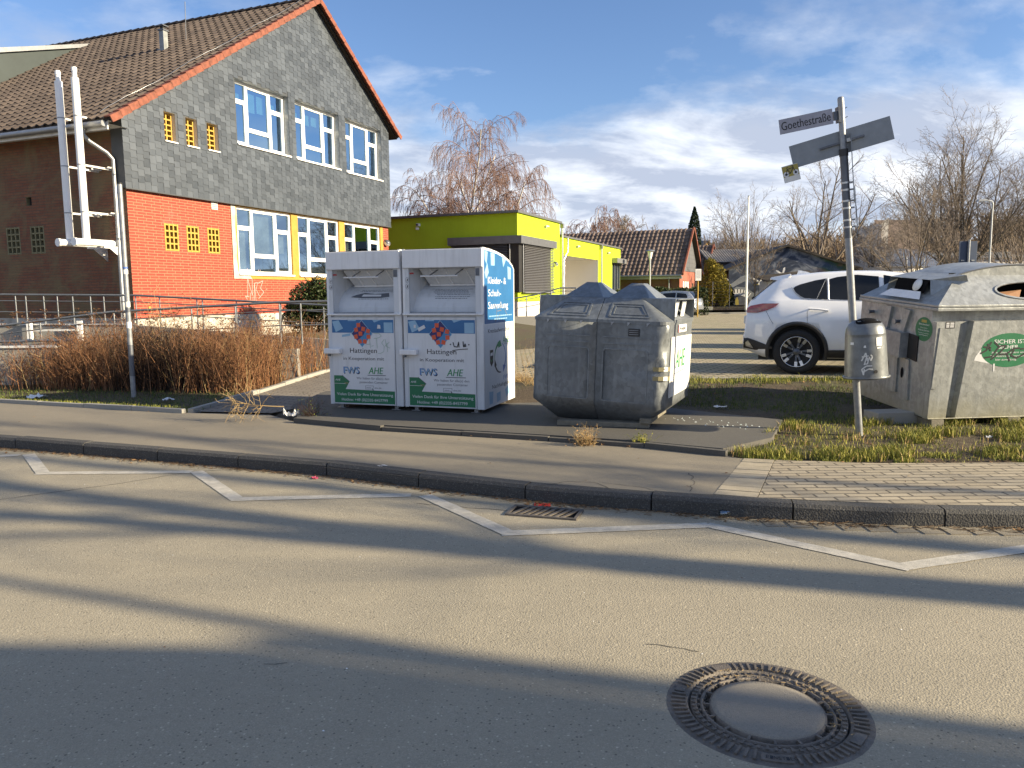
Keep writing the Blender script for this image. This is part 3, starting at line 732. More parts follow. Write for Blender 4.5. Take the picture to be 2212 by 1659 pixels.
ren = [(3.71, 12.32, 2.08, 4.30)]
grid_holes(mb, 0, Wd, 1.0, 4.30, ren+llat, gf(), 'brick_red')
for h in llat: reveal(mb, h, gf(), .12, 'lattice_ochre')
mb.build('brick_wall', sch)
mb = MB()
grid_holes(mb, 3.71, 12.32, 2.08, 4.30, loww, gf(-.012), 'render_ochre')
for h in loww: reveal(mb, h, gf(-.012), .16, 'render_ochre')
fr_ = gf(-.0125)
# rough grey unpainted mortar down the left margin
mb.prism([(3.71, 2.08), (4.5, 2.08), (4.42, 2.17), (4.1, 2.2), (3.90, 2.3), (3.87, 2.7), (3.90, 3.1), (3.86, 3.6), (3.91, 4.1), (3.9, 4.3), (3.71, 4.3)], fr_, .008, 'plinth')
mb.build('rendered_panel', sch)
mb = MB(); mb.box(-.03, Wd+.02, -.03, .2, .2, 1.0, 'plinth'); mb.box(-.03, .2, .2, Ld, .2, 1.0, 'plinth'); mb.build('plinth', sch)
mb = MB()
slat_ = [(4.59, 4.03), (3.63, 3.08), (5.6, 5.1)]
sf = (Vector((0, 0, 0)), Vector((0, -1, 0)), GZ)      # side frame: u = -y, faces -X
sh = [(-a, -b, 2.75, 3.5) for a, b in slat_]+[(-3.68, -3.47, 4.05, 4.27)]
grid_holes(mb, -Ld, 0, 1.0, 6.18, sh, sf, 'brick_dark')
for h in sh: reveal(mb, h, sf, .14, 'lattice_dull')
mb.build('side_wall', sch)
mb = MB()
mb.poly([(Wd, 0, .2), (Wd, Ld, .2), (Wd, Ld, ER), (Wd, 0, ER)], 'brick_red'); mb.poly([(0, Ld, .2), (0, Ld, EL), (RX, Ld, RZ), (Wd, Ld, ER), (Wd, Ld, .2)], 'brick_red'); mb.build('rear_wall', sch)
# slate slab + shingles
mb = MB(); TH = .10
hs_ = upw+slit
ff = gf(-TH)
c2_ = [(-kl, 1, EL+.0), (kr, 1, RZ+kr*RX)]
grid_holes(mb, -.10, Wd+.05, 4.30, RZ, hs_, ff, 'slate_trim', c2_)
for h in upw: reveal(mb, h, ff, TH+.20, 'steel_galv')
for h in slit: reveal(mb, h, ff, TH+.16, 'render_cream')
mb.poly([(-.10, -TH, 4.3), (-.10, 0.06, 4.3), (Wd+.05, .06, 4.3), (Wd+.05, -TH, 4.3)], 'slate_trim')
mb.poly([(-.10, -TH, 4.3), (-.10, -TH, 6.12), (-.10, .30, 6.12), (-.10, .30, 4.3)], 'slate_trim')
mb.poly([(-.10, .30, 4.3), (-.10, .30, 6.12), (0, .30, 6.12), (0, .30, 4.3)], 'slate_trim')
mb.poly([(Wd+.05, -TH, 4.3), (Wd+.05, .3, 4.3), (Wd+.05, .3, ER), (Wd+.05, -TH, ER)], 'slate_trim')
mb.build('slate_backing', sch)
mb = MB(); cw, chh = .205, .185; rs_ = random.Random(11)
roofz = lambda x: min(EL+kl*x, RZ-kr*(x-RX))-.10
for r in range(40):
    zb = 4.28+r*chh
    for c in range(-1, 64):
        x = -.11+c*cw
        a, b = x+.002, x+cw-.002+rs_.uniform(-.003, 0); st_ = (.095 if (c*7+r//2*3) % 5 in (0, 2) else .06) if c % 2 else (-.01 if (c+r) % 3 else .02)
        lo, hi = zb+st_+rs_.uniform(-.006, .006), zb+chh+.10
        if r == 0: lo = 4.28+rs_.uniform(0, .01)
        a = max(a, -.11); b = min(b, Wd+.06)
        if b-a < .03: continue
        skip = False
        for h in hs_:
            if b > h[0] and a < h[1] and hi > h[2] and lo < h[3]:
                if (a+b)/2 < h[0]: b = h[0]-.002
                elif (a+b)/2 > h[1]: a = h[1]+.002
                elif lo+.09 < h[2]: hi = h[2]-.002
                elif lo > h[3]-.09: lo = h[3]+.002
                else: skip = True
        if skip or b-a < .02 or hi-lo < .02: continue
        za, zb2 = min(hi, roofz(a)), min(hi, roofz(b))
        if za < lo+.02 and zb2 < lo+.02: continue
        za = max(za, lo+.005); zb2 = max(zb2, lo+.005)
        yb = -TH-.016; yt = -TH-.003; k = rs_.uniform(-.002, .002)
        v_ = [(a, yb+k, lo), (b, yb-k, lo), (b, yt, zb2), (a, yt, za), (a, yb+.007, lo), (b, yb+.007, lo)]
        mb.add(v_, [(0, 1, 2, 3), (4, 5, 1, 0), (0, 3, 4), (1, 5, 2)], 'slate')
mb.build('slate_shingles', sch, uv=False)
mb = MB(); mb.bar((-.12, -TH-.02, 4.285), (Wd+.06, -TH-.02, 4.285), .02, .03, 'slate_trim'); mb.build('slate_drip_edge', sch)
# roof
def pantile(mb, o, u, v, Wn, Hn, m, tw=.30, th=.36, hump=.042, lift=.035):
    o, u, v = Vector(o), Vector(u).normalized(), Vector(v).normalized(); n = u.cross(v).normalized()
    if n.z < 0: n = -n
    prof = [(0, .0), (.18, -.35), (.42, -.1), (.62, .85), (.80, 1.0), (.95, .35), (1.03, .05)]
    nc, nr = int(round(Wn/tw)), int(math.ceil(Hn/th)); tw = Wn/nc; th = Hn/nr
    for r in range(nr):
        for c in range(nc):
            dz = rs_.uniform(-.004, .004); vs = []
            for (vv, l) in ((r*th-.02+dz, lift), ((r+1)*th+.01, 0)):
                for (uu, hh) in prof: vs.append(o+u*((c+uu)*tw)+v*vv+n*(hh*hump+l))
            k = len(prof); fs = [(i, i+1, k+i+1, k+i) for i in range(k-1)]
            for (uu, hh) in prof: vs.append(o+u*((c+uu)*tw)+v*(r*th-.02+dz)+n*(hh*hump+lift-.02))
            fs += [(2*k+i, 2*k+i+1, i+1, i) for i in range(k-1)]
            mb.add(vs, fs, m)
vl = Vector((RX, 0, RZ-EL)).normalized(); vr = Vector((-(Wd-RX), 0, RZ-ER)).normalized()
eL = Vector((-.62, -.22, EL-.62*kl+.0)); HL = (Vector((RX, 0, RZ+.10))-Vector((eL.x, 0, eL.z+.10))).length
nl = Vector((-vl.z, 0, vl.x)); nr_ = Vector((-vr.z, 0, vr.x)); nr_ = nr_ if nr_.z > 0 else -nr_
rf = thing('roof', None, None); rf.parent = sch
mb = MB(); pantile(mb, eL+nl*.10, (0, 1, 0), vl, Ld+.3, HL+.02, 'roof_tiles'); mb.build('tile_field', rf, uv=False)
mb = MB(); eR = Vector((Wd+.55, -.22, ER-.55*kr)); HR = (Vector((RX, 0, RZ))-Vector((eR.x, 0, eR.z))).length
pantile(mb, eR+nr_*.10, (0, 1, 0), vr, Ld+.3, HR+.02, 'roof_tiles'); mb.build('tile_field', rf, uv=False)
mb = MB()
for (e, v_, H_, n_) in ((eL, vl, HL, nl), (eR, vr, HR, nr_)):
    a = e+n_*.02+GY*.02; b = a+v_*H_; c = b+GY*(Ld+.2); d_ = a+GY*(Ld+.2)
    mb.poly([a, b, c, d_], 'wood_dark'); mb.poly([a+n_*.09, b+n_*.09, c+n_*.09, d_+n_*.09], 'wood_dark'); mb.poly([a, a+n_*.09, b+n_*.09, b], 'slate_trim'); mb.poly([a, a+n_*.09, d_+n_*.09, d_], 'wood_dark')
mb.build('roof_boards', rf)
# verge tiles (red-orange caps along both gable edges) and ridge tiles
mb = MB()
for (e, v_, H_, n_) in ((eL, vl, HL, nl), (eR, vr, HR, nr_)):
    n = int(H_/.345)
    for k in range(n+1):
        p = e+n_*(.135+.008*rs_.random())+v_*(k*H_/(n+1))+GY*(-.06); q = p+v_*(H_/(n+1)+.02)-n_*.025
        sc_ = n_*.075
        mb.bar(p-GY*.02, q-GY*.02, .20, .035, 'ridge_tile', up=n_); mb.bar(p-GY*.115-n_*.07, q-GY*.115-n_*.07, .03, .16, 'ridge_tile', up=n_)
mb.build('verge_tiles', rf)
mb = MB()
for k in range(int(Ld/.38)+1):
    y = -.2+k*.38; pr = []
    for j in range(9):
        a = math.pi*j/8; pr.append((.13*math.cos(a), .10*math.sin(a)))
    vs = [(RX+c, y, RZ+.14+s_) for c, s_ in pr]+[(RX+c*.88, y+.40, RZ+.12+s_*.88) for c, s_ in pr]
    mb.add(vs, [(i, i+1, 10+i-0, 9+i) for i in range(8)], 'roof_tiles')
mb.build('ridge_tiles', rf)
mb = MB()
mb.poly([(-.60, -.2, eL.z-.02), (.02, -.2, eL.z-.02), (.02, Ld, eL.z-.02), (-.60, Ld, eL.z-.02)], 'white_dirty'); mb.box(-.62, -.58, -.2, Ld, eL.z-.16, eL.z+.05, 'white_dirty'); mb.build('eaves_board', rf)
ch = MB(); zc = EL+kl*4.9+.1
# small vent stack through the left slope
chx, chy = 4.75, 3.25; zc = EL+kl*chx+.1
ch.box(chx-.09, chx+.09, chy-.09, chy+.09, zc-.3, zc+.62, 'galv_old'); ch.box(chx-.12, chx+.12, chy-.12, chy+.12, zc+.60, zc+.64, 'steel_dark'); ch.box(chx-.14, chx+.14, chy-.14, chy+.14, zc-.25, zc+.02, 'galv_old')
ch.box(chx-.06, chx+.06, chy-.06, chy+.06, zc+.64, zc+.74, 'black'); ch.box(chx-.12, chx+.12, chy-.12, chy+.12, zc+.74, zc+.77, 'steel_dark'); ch.build('chimney', rf)
mb = MB(); ax, ay = 5.4, 2.95; za = EL+kl*ax; mb.tube([(ax, ay, za), (ax, ay, za+.25), (ax+.02, ay-.02, za+1.35)], .012, 'steel_dark', 5)
cab = [Vector((-.5, .15, EL-.5*kl+.20))+vl*(HL*k/30)+Vector((0, .10*math.sin(k*.7), .02+.012*(k % 2))) for k in range(31)]
mb.tube(cab, .007, 'steel_bright', 4); mb.build('lightning_rod', rf)
mb = MB()
# shed dormer further along the slope
def rz_(x): return EL+kl*x+.12
y0 = 9.6
pts = [(7.4, rz_(7.4)), (3.2, rz_(3.2)+1.25), (1.4, rz_(1.4)+1.85), (1.4, rz_(1.4)-.1), (7.4, rz_(7.4)-.1)]
for yy in (y0, y0+9): mb.poly([(x, yy, z) for x, z in pts], 'dormer_sheet')
mb.poly([(7.4, y0-.12, rz_(7.4)+.03), (1.2, y0-.12, rz_(1.4)+1.93), (1.2, y0+9.2, rz_(1.4)+1.93), (7.4, y0+9.2, rz_(7.4)+.03)], 'zinc_gutter')
mb.poly([(7.4, y0-.12, rz_(7.4)+.03), (1.2, y0-.12, rz_(1.4)+1.93), (1.2, y0-.12, rz_(1.4)+1.75), (7.4, y0-.12, rz_(7.4)-.1)], 'zinc_gutter')
mb.poly([(1.4, y0, rz_(1.4)-.1), (1.4, y0+9, rz_(1.4)-.1), (1.4, y0+9, rz_(1.4)+1.85), (1.4, y0, rz_(1.4)+1.85)], 'dormer_sheet'); mb.build('dormer', rf)
# gutter, downpipe
mb = MB(); gz = eL.z-.03; mb.tube([(-.70, -.18, gz), (-.70, Ld, gz)], .075, 'zinc_gutter', 10); mb.build('gutter', rf)
mb = MB(); mb.tube([(-.70, .52, gz), (-.70, .52, gz-.22), (-.60, .46, gz-.36), (-.26, .28, gz-.60), (-.14, .22, gz-.75), (-.14, .22, 1.0)], .052, 'zinc_gutter', 10)
for z in (4.6, 3.0): mb.tube([(-.14, .22, z), (-.14, .22, z+.05)], .058, 'steel_dark', 10)
mb.tube([(-.70, .52, gz+.02), (-.70, .52, gz-.12)], [.10, .06], 'zinc_gutter', 10); mb.build('downpipe', sch)
# exhaust flues
for (fy, zt) in ((.93, 7.03), (.37, 7.05)):
    fl = MB(); fl.tube([(-.95, fy, 2.98), (-.95, fy, zt-.25)], .088, 'pvc_white', 14); fl.tube([(-.95, fy, zt-.25), (-.95, fy, zt)], .055, 'pvc_white', 12)
    fl.tube([(-.95, fy, zt-.10), (-.95, fy, zt-.02)], .064, 'pvc_white', 12)
    for z in (3.62, 4.75, 5.9): fl.tube([(-.95, fy, z), (-.95, fy, z+.025)], .094, 'steel_galv', 14)
    fl.tube([(-1.25, fy+.04, 2.90), (-.95, fy, 2.90), (0, fy-.02, 2.90)], .088, 'pvc_white', 14); fl.tube([(-1.27, fy+.04, 2.90), (-1.21, fy+.036, 2.90)], .10, 'pvc_white', 14)
    fo = fl.build('flue_pipe', sch)
    for z in (3.63, 4.76, 5.91):
        br = MB(); br.bar((-.86, fy-.03, z), (-.01, fy-.03, z), .03, .045, 'white_dirty'); br.bar((-.30, fy-.12, z+.03), (-.01, fy-.12, z+.03), .02, .03, 'white_dirty'); br.build('bracket', fo)
    br = MB(); br.bar((-.55, fy-.10, 2.80), (-.0, fy-.14, 2.80), .05, .05, 'white_paint'); br.prism([(-.42, 2.78), (0, 2.78), (0, 2.48)], (Vector((0, fy-.12, 0)), GX, GZ), .02, 'white_paint'); br.build('bracket', fo)
# windows
def window(fr, h, parent, deep, low=False, blinds=None, name='window'):
    x0, x1, z0, z1 = h; o, ux, uy = (Vector(q) for q in fr); nz = ux.cross(uy).normalized(); o = o-nz*deep; f = (o, ux, uy)
    W_, H_ = x1-x0, z1-z0; t = .075
    vb = [x0, x0+W_*.275, x0+W_*.715, x1]
    rails = {0: z1-H_*.30, 1: z0+H_*.27, 2: z1-H_*.30}
    m = MB(); pane = MB()
    def bx(a, b, c, d, dep, mm, tgt=m):
        P_ = [o+ux*a+uy*c, o+ux*b+uy*c, o+ux*b+uy*d, o+ux*a+uy*d]
        Q_ = [p+nz*dep for p in P_]; tgt.add(P_+Q_, [(3, 2, 1, 0), (4, 5, 6, 7), (0, 1, 5, 4), (1, 2, 6, 5), (2, 3, 7, 6), (3, 0, 4, 7)], mm)
    bx(x0, x1, z0, z0+t, .07, 'pvc_white'); bx(x0, x1, z1-t, z1, .07, 'pvc_white'); bx(x0, x0+t, z0+t, z1-t, .0698, 'pvc_white'); bx(x1-t, x1, z0+t, z1-t, .0698, 'pvc_white')
    for v_ in vb[1:3]: bx(v_-t*.6, v_+t*.6, z0+t, z1-t, .0695, 'pvc_white')
    for b_, r_ in rails.items():
        a, b2 = vb[b_]+(t if b_ == 0 else t*.6), vb[b_+1]-(t if b_ == 2 else t*.6); bx(a, b2, r_-t*.55, r_+t*.55, .068, 'pvc_white')
        for (c, d) in ((z0+t, r_-t*.55), (r_+t*.55, z1-t)):
            P_ = [o+ux*a+uy*c, o+ux*b2+uy*c, o+ux*b2+uy*d, o+ux*a+uy*d]; pane.poly([p+nz*.025 for p in P_], 'window_glass')
            # sash
            if d-c > .6:
                s_ = .045
                for (aa, bb_, cc, dd) in ((a, b2, c, c+s_), (a, b2, d-s_, d), (a, a+s_, c+s_, d-s_), (b2-s_, b2, c+s_, d-s_)): bx(aa, bb_, cc, dd, .055, 'pvc_white')
    bx(x0-.02, x1+.02, z0-.05, z0-.002, deep+.06, 'pvc_white')
    wo_ = m.build(name, parent); pane.build('glass_pane', wo_)
    if blinds:
        bl = MB()
        for (a, b2, c, d, mm) in blinds:
            P_ = [o+ux*(x0+W_*q[0])+uy*(z0+H_*q[1])-nz*.12 for q in ((a, c), (b2, c), (b2, d), (a, d))]; bl.poly(P_, mm)
        bl.build('blind', wo_)
    return wo_
for i, h in enumerate(upw):
    bl = [[(.03, .24, .72, .84, 'blind_teal'), (.32, .52, .60, .9, 'blind_teal'), (.56, .70, .62, .9, 'blind_teal'), (.76, .9, .68, .84, 'blind_teal')],
          [(.05, .24, .76, .84, 'blind_teal'), (.32, .5, .68, .86, 'blind_teal'), (.55, .7, .70, .86, 'blind_teal'), (.76, .86, .72, .82, 'blind_teal')], None][i]
    window(gf(-TH), h, sch, TH+.16, blinds=bl)
for i, h in enumerate(loww):
    bl = [[(.02, .25, .02, .66, 'curtain'), (.3, .71, .28, .97, 'curtain'), (.75, .97, .35, .66, 'curtain')], [(.04, .16, .1, .9, 'room_wall')], [(.03, .25, .3, .66, 'curtain')]][i]
    window(gf(-.012), h, sch, .13, blinds=bl)
def lattice(parent, fr, h, nc, nrw, deep, m, bw=.055):
    o, ux, uy = (Vector(q) for q in fr); nz = ux.cross(uy).normalized(); g = MB(); x0, x1, z0, z1 = h
    for i in range(nc+1):
        x = x0+bw/2+(x1-x0-bw)*i/nc; g.bar(o+ux*x+uy*(z0+.002)-nz*deep, o+ux*x+uy*(z1-.002)-nz*deep, .10, bw*.8, m, up=ux)
    for j in range(nrw+1):
        z = z0+bw/2+(z1-z0-bw)*j/nrw; g.bar(o+ux*(x0+.003)+uy*z-nz*(deep+.002), o+ux*(x1-.003)+uy*z-nz*(deep+.002), .094, bw*.76, m, up=uy)
    a = o-nz*(deep+.14); g.poly([a+ux*x0+uy*z0, a+ux*x1+uy*z0, a+ux*x1+uy*z1, a+ux*x0+uy*z1], 'far_glass')
    return g.build('lattice_window', parent)
for h in slit: lattice(sch, gf(-TH), h, 2, 5, .17, 'lattice_ochre', .05)
for h in llat: lattice(sch, gf(), h, 3, 4, .045, 'lattice_ochre')
for h in sh[:3]: lattice(sch, sf, h, 3, 4, .05, 'lattice_dull')
for h in slit:
    mb = MB(); mb.box(h[0]-.02, h[1]+.02, -TH-.05, .05, h[2]-.035, h[2]-.002, 'pvc_white'); mb.build('slit_sill', sch)
mb = MB()
x, z = 3.68-.1, 4.16; mb.poly([(.10, 3.47, 4.05), (.10, 3.68, 4.05), (.10, 3.68, 4.27), (.10, 3.47, 4.27)], 'black'); mb.build('side_vent', sch); mb = MB()
mb.box(2.93, 3.17, -.02, .0-.001, 4.06, 4.29, 'white_dirty')
for k in range(4): mb.box(2.95, 3.15, -.026, -.021, 4.085+k*.05, 4.105+k*.05, 'lattice_dull')
mb.build('air_vent', sch); mb = MB(); mb.box(.45, .52, -.02, -.001, 1.18, 1.30, 'lattice_ochre'); mb.build('meter_plate', sch)
# rooms behind the windows
mb = MB()
for z0, z1 in ((1.3, 4.2), (4.6, 8.2)):
    mb.poly([(3.3, 3.5, z0), (12.5, 3.5, z0), (12.5, 3.5, z1), (3.3, 3.5, z1)], 'room_wall'); mb.poly([(3.3, .35, z0), (12.5, .35, z0), (12.5, 3.5, z0), (3.3, 3.5, z0)], 'room_wall')
    mb.poly([(3.3, .35, z1), (12.5, .35, z1), (12.5, 3.5, z1), (3.3, 3.5, z1)], 'room_wall')
    for x in (3.3, 6.7, 9.5, 12.5): mb.poly([(x, .35, z0), (x, 3.5, z0), (x, 3.5, z1), (x, .35, z1)], 'room_wall')
mb.build('interior', sch)
# wall lamp, graffiti
mb = MB(); mb.lathe([(.02, 0), (.13, .02), (.15, .06), (.13, .10), (.06, .14), (.01, .15)], 'steel_dark', 16); mb.lathe([(.10, -.06), (.14, -.02), (.149, .055)], 'lamp_glass', 16)
lo = mb.build('wall_lamp', sch, uv=False, loc=(12.5, -.06, 3.62)); lo.rotation_euler = (R(40), 0, 0)
g_ = MB(); f_ = (Vector((4.15, -.004, 1.45)), GX, GZ)
for st_ in ([(.12, .1), (.16, .62), (.34, .12), (.36, .66)], [(.42, -.15), (.45, .5), (.5, -.1)], [(.45, .5), (.6, .52), (.52, .3), (.66, .1)], [(.62, .5), (.86, .58), (.72, .34), (.88, .22), (.62, .02)], [(.1, .0), (.02, .1), (.2, .08)], [(.24, -.1), (.26, .2)], [(.34, -.12), (.36, .08)], [(-.05, .82), (.02, .68)], [(.16, .95), (.24, .70)], [(.62, .78), (.68, .92)], [(.72, .80), (.76, .92)], [(.98, .3), (1.02, .33)]):
    g_.stroke(st_, .014, f_, .001, 'spray_pink')
g_.build('graffiti', sch, uv=False)

# ================================================================ lime-green annexe
YO = at(1117, 457, 34); yb = thing('lime_green_annexe', 'flat-roofed lime green rendered annexe with grey blinds and a pale recessed porch', 'building', (YO.x, YO.y, 0), R(68))
mb = MB(); T1, T2 = 5.05, 4.40
grid_holes(mb, 0, 5.85, 1.2, T1, [(.33, 4.42, 1.62, 3.85)], gf(), 'render_lime'); grid_holes(mb, 5.85, 18.4, .3, T2, [(6.12, 13.0, .3, 3.50), (16.3, 18.4, 1.3, 3.5)], gf(), 'render_lime')
yf = (Vector((0, 0, 0)), Vector((0, -1, 0)), GZ)
grid_holes(mb, -14, 0, 1.2, T1, [(-3.15, -.25, 1.62, 3.85)], yf, 'render_lime')
mb.poly([(5.85, 0, T2), (5.85, 0, T1), (5.85, 12, T1), (5.85, 12, T2)], 'render_lime'); mb.poly([(18.4, 0, .3), (18.4, 0, T2), (18.4, 12, T2), (18.4, 12, .3)], 'render_lime')
reveal(mb, (.33, 4.42, 1.62, 3.85), gf(), .25, 'roof_metal'); reveal(mb, (-3.15, -.25, 1.62, 3.85), yf, .25, 'roof_metal')
mb.build('rendered_wall', yb)
mb = MB(); mb.box(.01, 5.85, .015, .3, .3, 1.2, 'render_cream'); mb.box(.015, .3, .3, 14, .3, 1.2, 'render_cream'); mb.build('plinth', yb)
mb = MB(); mb.box(6.12, 13.0, .012, 3.0, .85, .95, 'concrete')
mb.poly([(6.12, 0.0, 3.5), (13, 0, 3.5), (13, 3.6, 3.5), (6.12, 3.6, 3.5)], 'render_white'); mb.poly([(6.12, 3.5, .3), (13, 3.5, .3), (13, 3.5, 3.5), (6.12, 3.5, 3.5)], 'render_cream'); mb.poly([(13, 0, .3), (13, 3.5, .3), (13, 3.5, 3.5), (13, 0, 3.5)], 'porch_bounce'); mb.poly([(6.12, 0, .3), (6.12, 3.5, .3), (6.12, 3.5, 3.5), (6.12, 0, 3.5)], 'render_cream')
mb.build('porch', yb)
mb = MB(); mb.box(7.0, 8.2, 3.4, 3.48, .95, 3.0, 'roof_metal'); mb.build('porch_door', yb)
mb = MB()
mb.box(-.14, 5.95, -.10, 14, T1, T1+.10, 'roof_metal'); mb.box(5.97, 18.5, -.10, 12, T2, T2+.09, 'roof_metal'); mb.build('roof', yb)
mb = MB(); mb.box(-.30, 4.50, -.30, -.002, 3.72, 4.06, 'roof_metal'); mb.box(-.30, -.002, -.002, 3.25, 3.72, 4.06, 'roof_metal'); mb.build('blind_box', yb)
mb = MB()
for k in range(29):
    z = 1.66+k*.075; mb.bar((.42, -.16, z), (4.42, -.16, z), .075, .012, 'blind_grey', up=(0, -.65, .75))
for x in (.42, 1.4, 2.4, 3.4, 4.42): mb.bar((x, -.115, 1.62), (x, -.115, 3.74), .015, .012, 'black', up=(0, 1, 0))
mb.box(.40, 4.44, -.20, -.12, 1.58, 1.625, 'zinc_gutter'); mb.build('external_blind', yb)
mb = MB()
for k in range(29):
    z = 1.66+k*.075; mb.bar((-.16, .42, z), (-.16, 3.15, z), .075, .012, 'blind_grey', up=(-.65, 0, .75))
mb.box(-.20, -.12, .40, 3.15, 1.58, 1.625, 'zinc_gutter'); mb.build('external_blind', yb)
mb = MB(); mb.box(-.10, -.004, -.10, .38, 1.62, 3.72, 'black'); mb.box(-.003, .35, -.10, -.004, 1.62, 3.72, 'black'); mb.tube([(-.16, .30, 1.6), (-.16, .30, 3.72)], .02, 'steel_bright', 6); mb.tube([(.30, -.16, 1.6), (.30, -.16, 3.72)], .02, 'steel_bright', 6); mb.build('corner_post', yb)
mb = MB(); mb.poly([(.33, .2, 1.62), (4.42, .2, 1.62), (4.42, .2, 3.85), (.33, .2, 3.85)], 'far_glass'); mb.poly([(.2, .25, 1.62), (.2, 3.15, 1.62), (.2, 3.15, 3.85), (.2, .25, 3.85)], 'far_glass'); mb.build('window', yb)
mb = MB(); mb.poly([(16.3, .1, 1.3), (18.39, .1, 1.3), (18.39, .1, 3.5), (16.3, .1, 3.5)], 'far_glass')
for x in (16.3, 17.0, 17.7, 18.33): mb.box(x, x+.07, .02, .09, 1.3, 3.5, 'zinc_gutter')
mb.box(16.25, 18.7, -.35, -.01, 3.45, 3.75, 'zinc_gutter'); mb.build('window', yb)
for x, zt in ((5.95, T1), (13.4, T2)):
    mb = MB(); mb.tube([(x, -.1, zt), (x, -.1, .5)], .055, 'steel_bright', 8); mb.box(x-.1, x+.1, -.18, -.02, zt-.22, zt-.005, 'zinc_gutter'); mb.build('downpipe', yb)
mb = MB(); mb.tube([(6.55, -.2, T2-.02), (6.55, -.2, 3.7), (6.15, -.12, 3.3), (6.1, -.12, .5)], .05, 'steel_bright', 8); mb.build('downpipe', yb)
mb = MB(); mb.lathe([(.02, 0), (.13, .02), (.15, .06), (.13, .10), (.06, .14), (.01, .15)], 'steel_dark', 14); mb.lathe([(.10, -.05), (.14, -.02), (.149, .055)], 'lamp_glass', 14); lo = mb.build('wall_lamp', yb, uv=False, loc=(4.95, -.05, 2.98)); lo.rotation_euler = (R(40), 0, 0)
for x, z in ((3.5, 4.72), (8.6, 4.05), (15.0, 4.0)):
    mb = MB(); mb.box(x, x+.4, -.12, -.005, z, z+.06, 'render_cream'); mb.box(x+.02, x+.06, -.12, -.005, z-.09, z-.002, 'render_cream'); mb.build('overflow_spout', yb)
mb = MB(); mb.box(-.14, -.005, 4.75, 4.9, 4.66, 4.78, 'pvc_white'); mb.box(-.22, -.1, 4.78, 4.88, 4.50, 4.60, 'pvc_white'); mb.box(-.24, -.145, 4.80, 4.86, 4.68, 4.75, 'black'); mb.build('security_camera', yb)

# ================================================================ ramps, retaining walls, handrails
def railing(name, label, tops, hs, posts, group=None, rails=(1.0, .8, .45), r=.018, foot=True):
    """tops: list of world points of the top rail; posts at fractions of the polyline"""
    L = [0]
    for a, b in zip(tops[:-1], tops[1:]): L.append(L[-1]+(Vector(b)-Vector(a)).length)
    def pt(f):
        s = f*L[-1]
        for i in range(len(tops)-1):
            if L[i+1] >= s-1e-6: u = (s-L[i])/(L[i+1]-L[i]); return Vector(tops[i]).lerp(Vector(tops[i+1]), u)
    o = thing(name, label, 'handrail', (tops[0][0], tops[0][1], tops[0][2]-hs), 0, group); B = Vector(o.location)
    for k, rr_ in enumerate(rails):
        m = MB(); m.tube([Vector(t_)-B-Vector((0, 0, hs*(1-rr_))) for t_ in tops], r*(1.25 if k == 0 else .6), 'rail_steel', 8); m.build('top_rail' if k == 0 else 'middle_rail', o, uv=False)
    for f in posts:
        p = pt(f)-B; m = MB(); m.tube([p-Vector((0, 0, hs)), p-Vector((0, 0, hs*.72))], r*1.25, 'rail_steel', 8); m.tube([p-Vector((0, 0, hs*.72)), p-Vector((0, 0, .05)), p], [r*.85, r*.85, r*.4], 'rail_steel', 8); m.build('post', o, uv=False)
    return o
top_u = [at(-60, 637, 17.9), at(0, 636, 17.9), at(295, 638, 17.5), at(560, 652, 16.9), at(720, 660, 16.6)]
px_u = [-30, 0+31, 54, 94, 124, 158, 197, 226, 262, 295, 349, 432, 444, 518, 612, 700]
def fr_of(px, tops, x0, x1): return (px-x0)/(x1-x0)
railing('handrail', 'upper steel handrail of the ramp along the brick school wall', top_u, .72, [max(0, min(1, fr_of(p, 0, -60, 720))) for p in px_u], 'steel handrails of the school ramp')
top_l = [at(-80, 712, 14.6), at(0, 704, 14.6), at(240, 674, 14.5), at(600, 653, 14.3), at(740, 650, 14.2)]
railing('handrail', 'lower steel handrail of the ramp rising behind the dry shrubs', top_l, .78, [fr_of(p, 0, -80, 740) for p in (-20, 88, 250, 418, 512, 606, 651)], 'steel handrails of the school ramp')
top_b = [at(-60, 737, 13.9), at(0, 738, 13.9), at(130, 735, 13.9)]
railing('handrail', 'lowest short steel rail at the left edge behind the shrubs', top_b, .5, [.3, .62, 1], 'steel handrails of the school ramp', rails=(1.0, .5))
rp = thing('access_ramp', 'grey concrete wheelchair ramp with low walls in front of the school', 'ramp', (-9, 16, 0))
B = Vector(rp.location)
def wallseg(mb, a, b, z0, za, zb, th, m, cap=None):
    a, b = Vector(a).to_2d(), Vector(b).to_2d(); d = (b-a).normalized(); n = Vector((-d.y, d.x))*th/2
    def v(p, s_, z): q = p+n*s_; return (q.x-B.x, q.y-B.y, z)
    mb.add([v(a, -1, z0), v(b, -1, z0), v(b, 1, z0), v(a, 1, z0), v(a, -1, za), v(b, -1, zb), v(b, 1, zb), v(a, 1, za)], [(3, 2, 1, 0), (4, 5, 6, 7), (0, 1, 5, 4), (1, 2, 6, 5), (2, 3, 7, 6), (3, 0, 4, 7)], m)
mb = MB(); wallseg(mb, top_u[0], top_u[2], -.05, .93, .90, .16, 'concrete'); wallseg(mb, top_u[2], top_u[4], -.05, .90, .58, .16, 'concrete'); mb.build('upper_wall', rp)
mb = MB(); wallseg(mb, top_u[0], top_u[2], .93, .965, .935, .22, 'white_dirty'); mb.build('wall_coping', rp)
mb = MB(); wallseg(mb, top_l[0], top_l[2], -.05, .12, .42, .16, 'concrete'); wallseg(mb, top_l[2], at(640, 652, 14.27), -.05, .42, .55, .16, 'concrete'); mb.build('lower_wall', rp)
mb = MB()
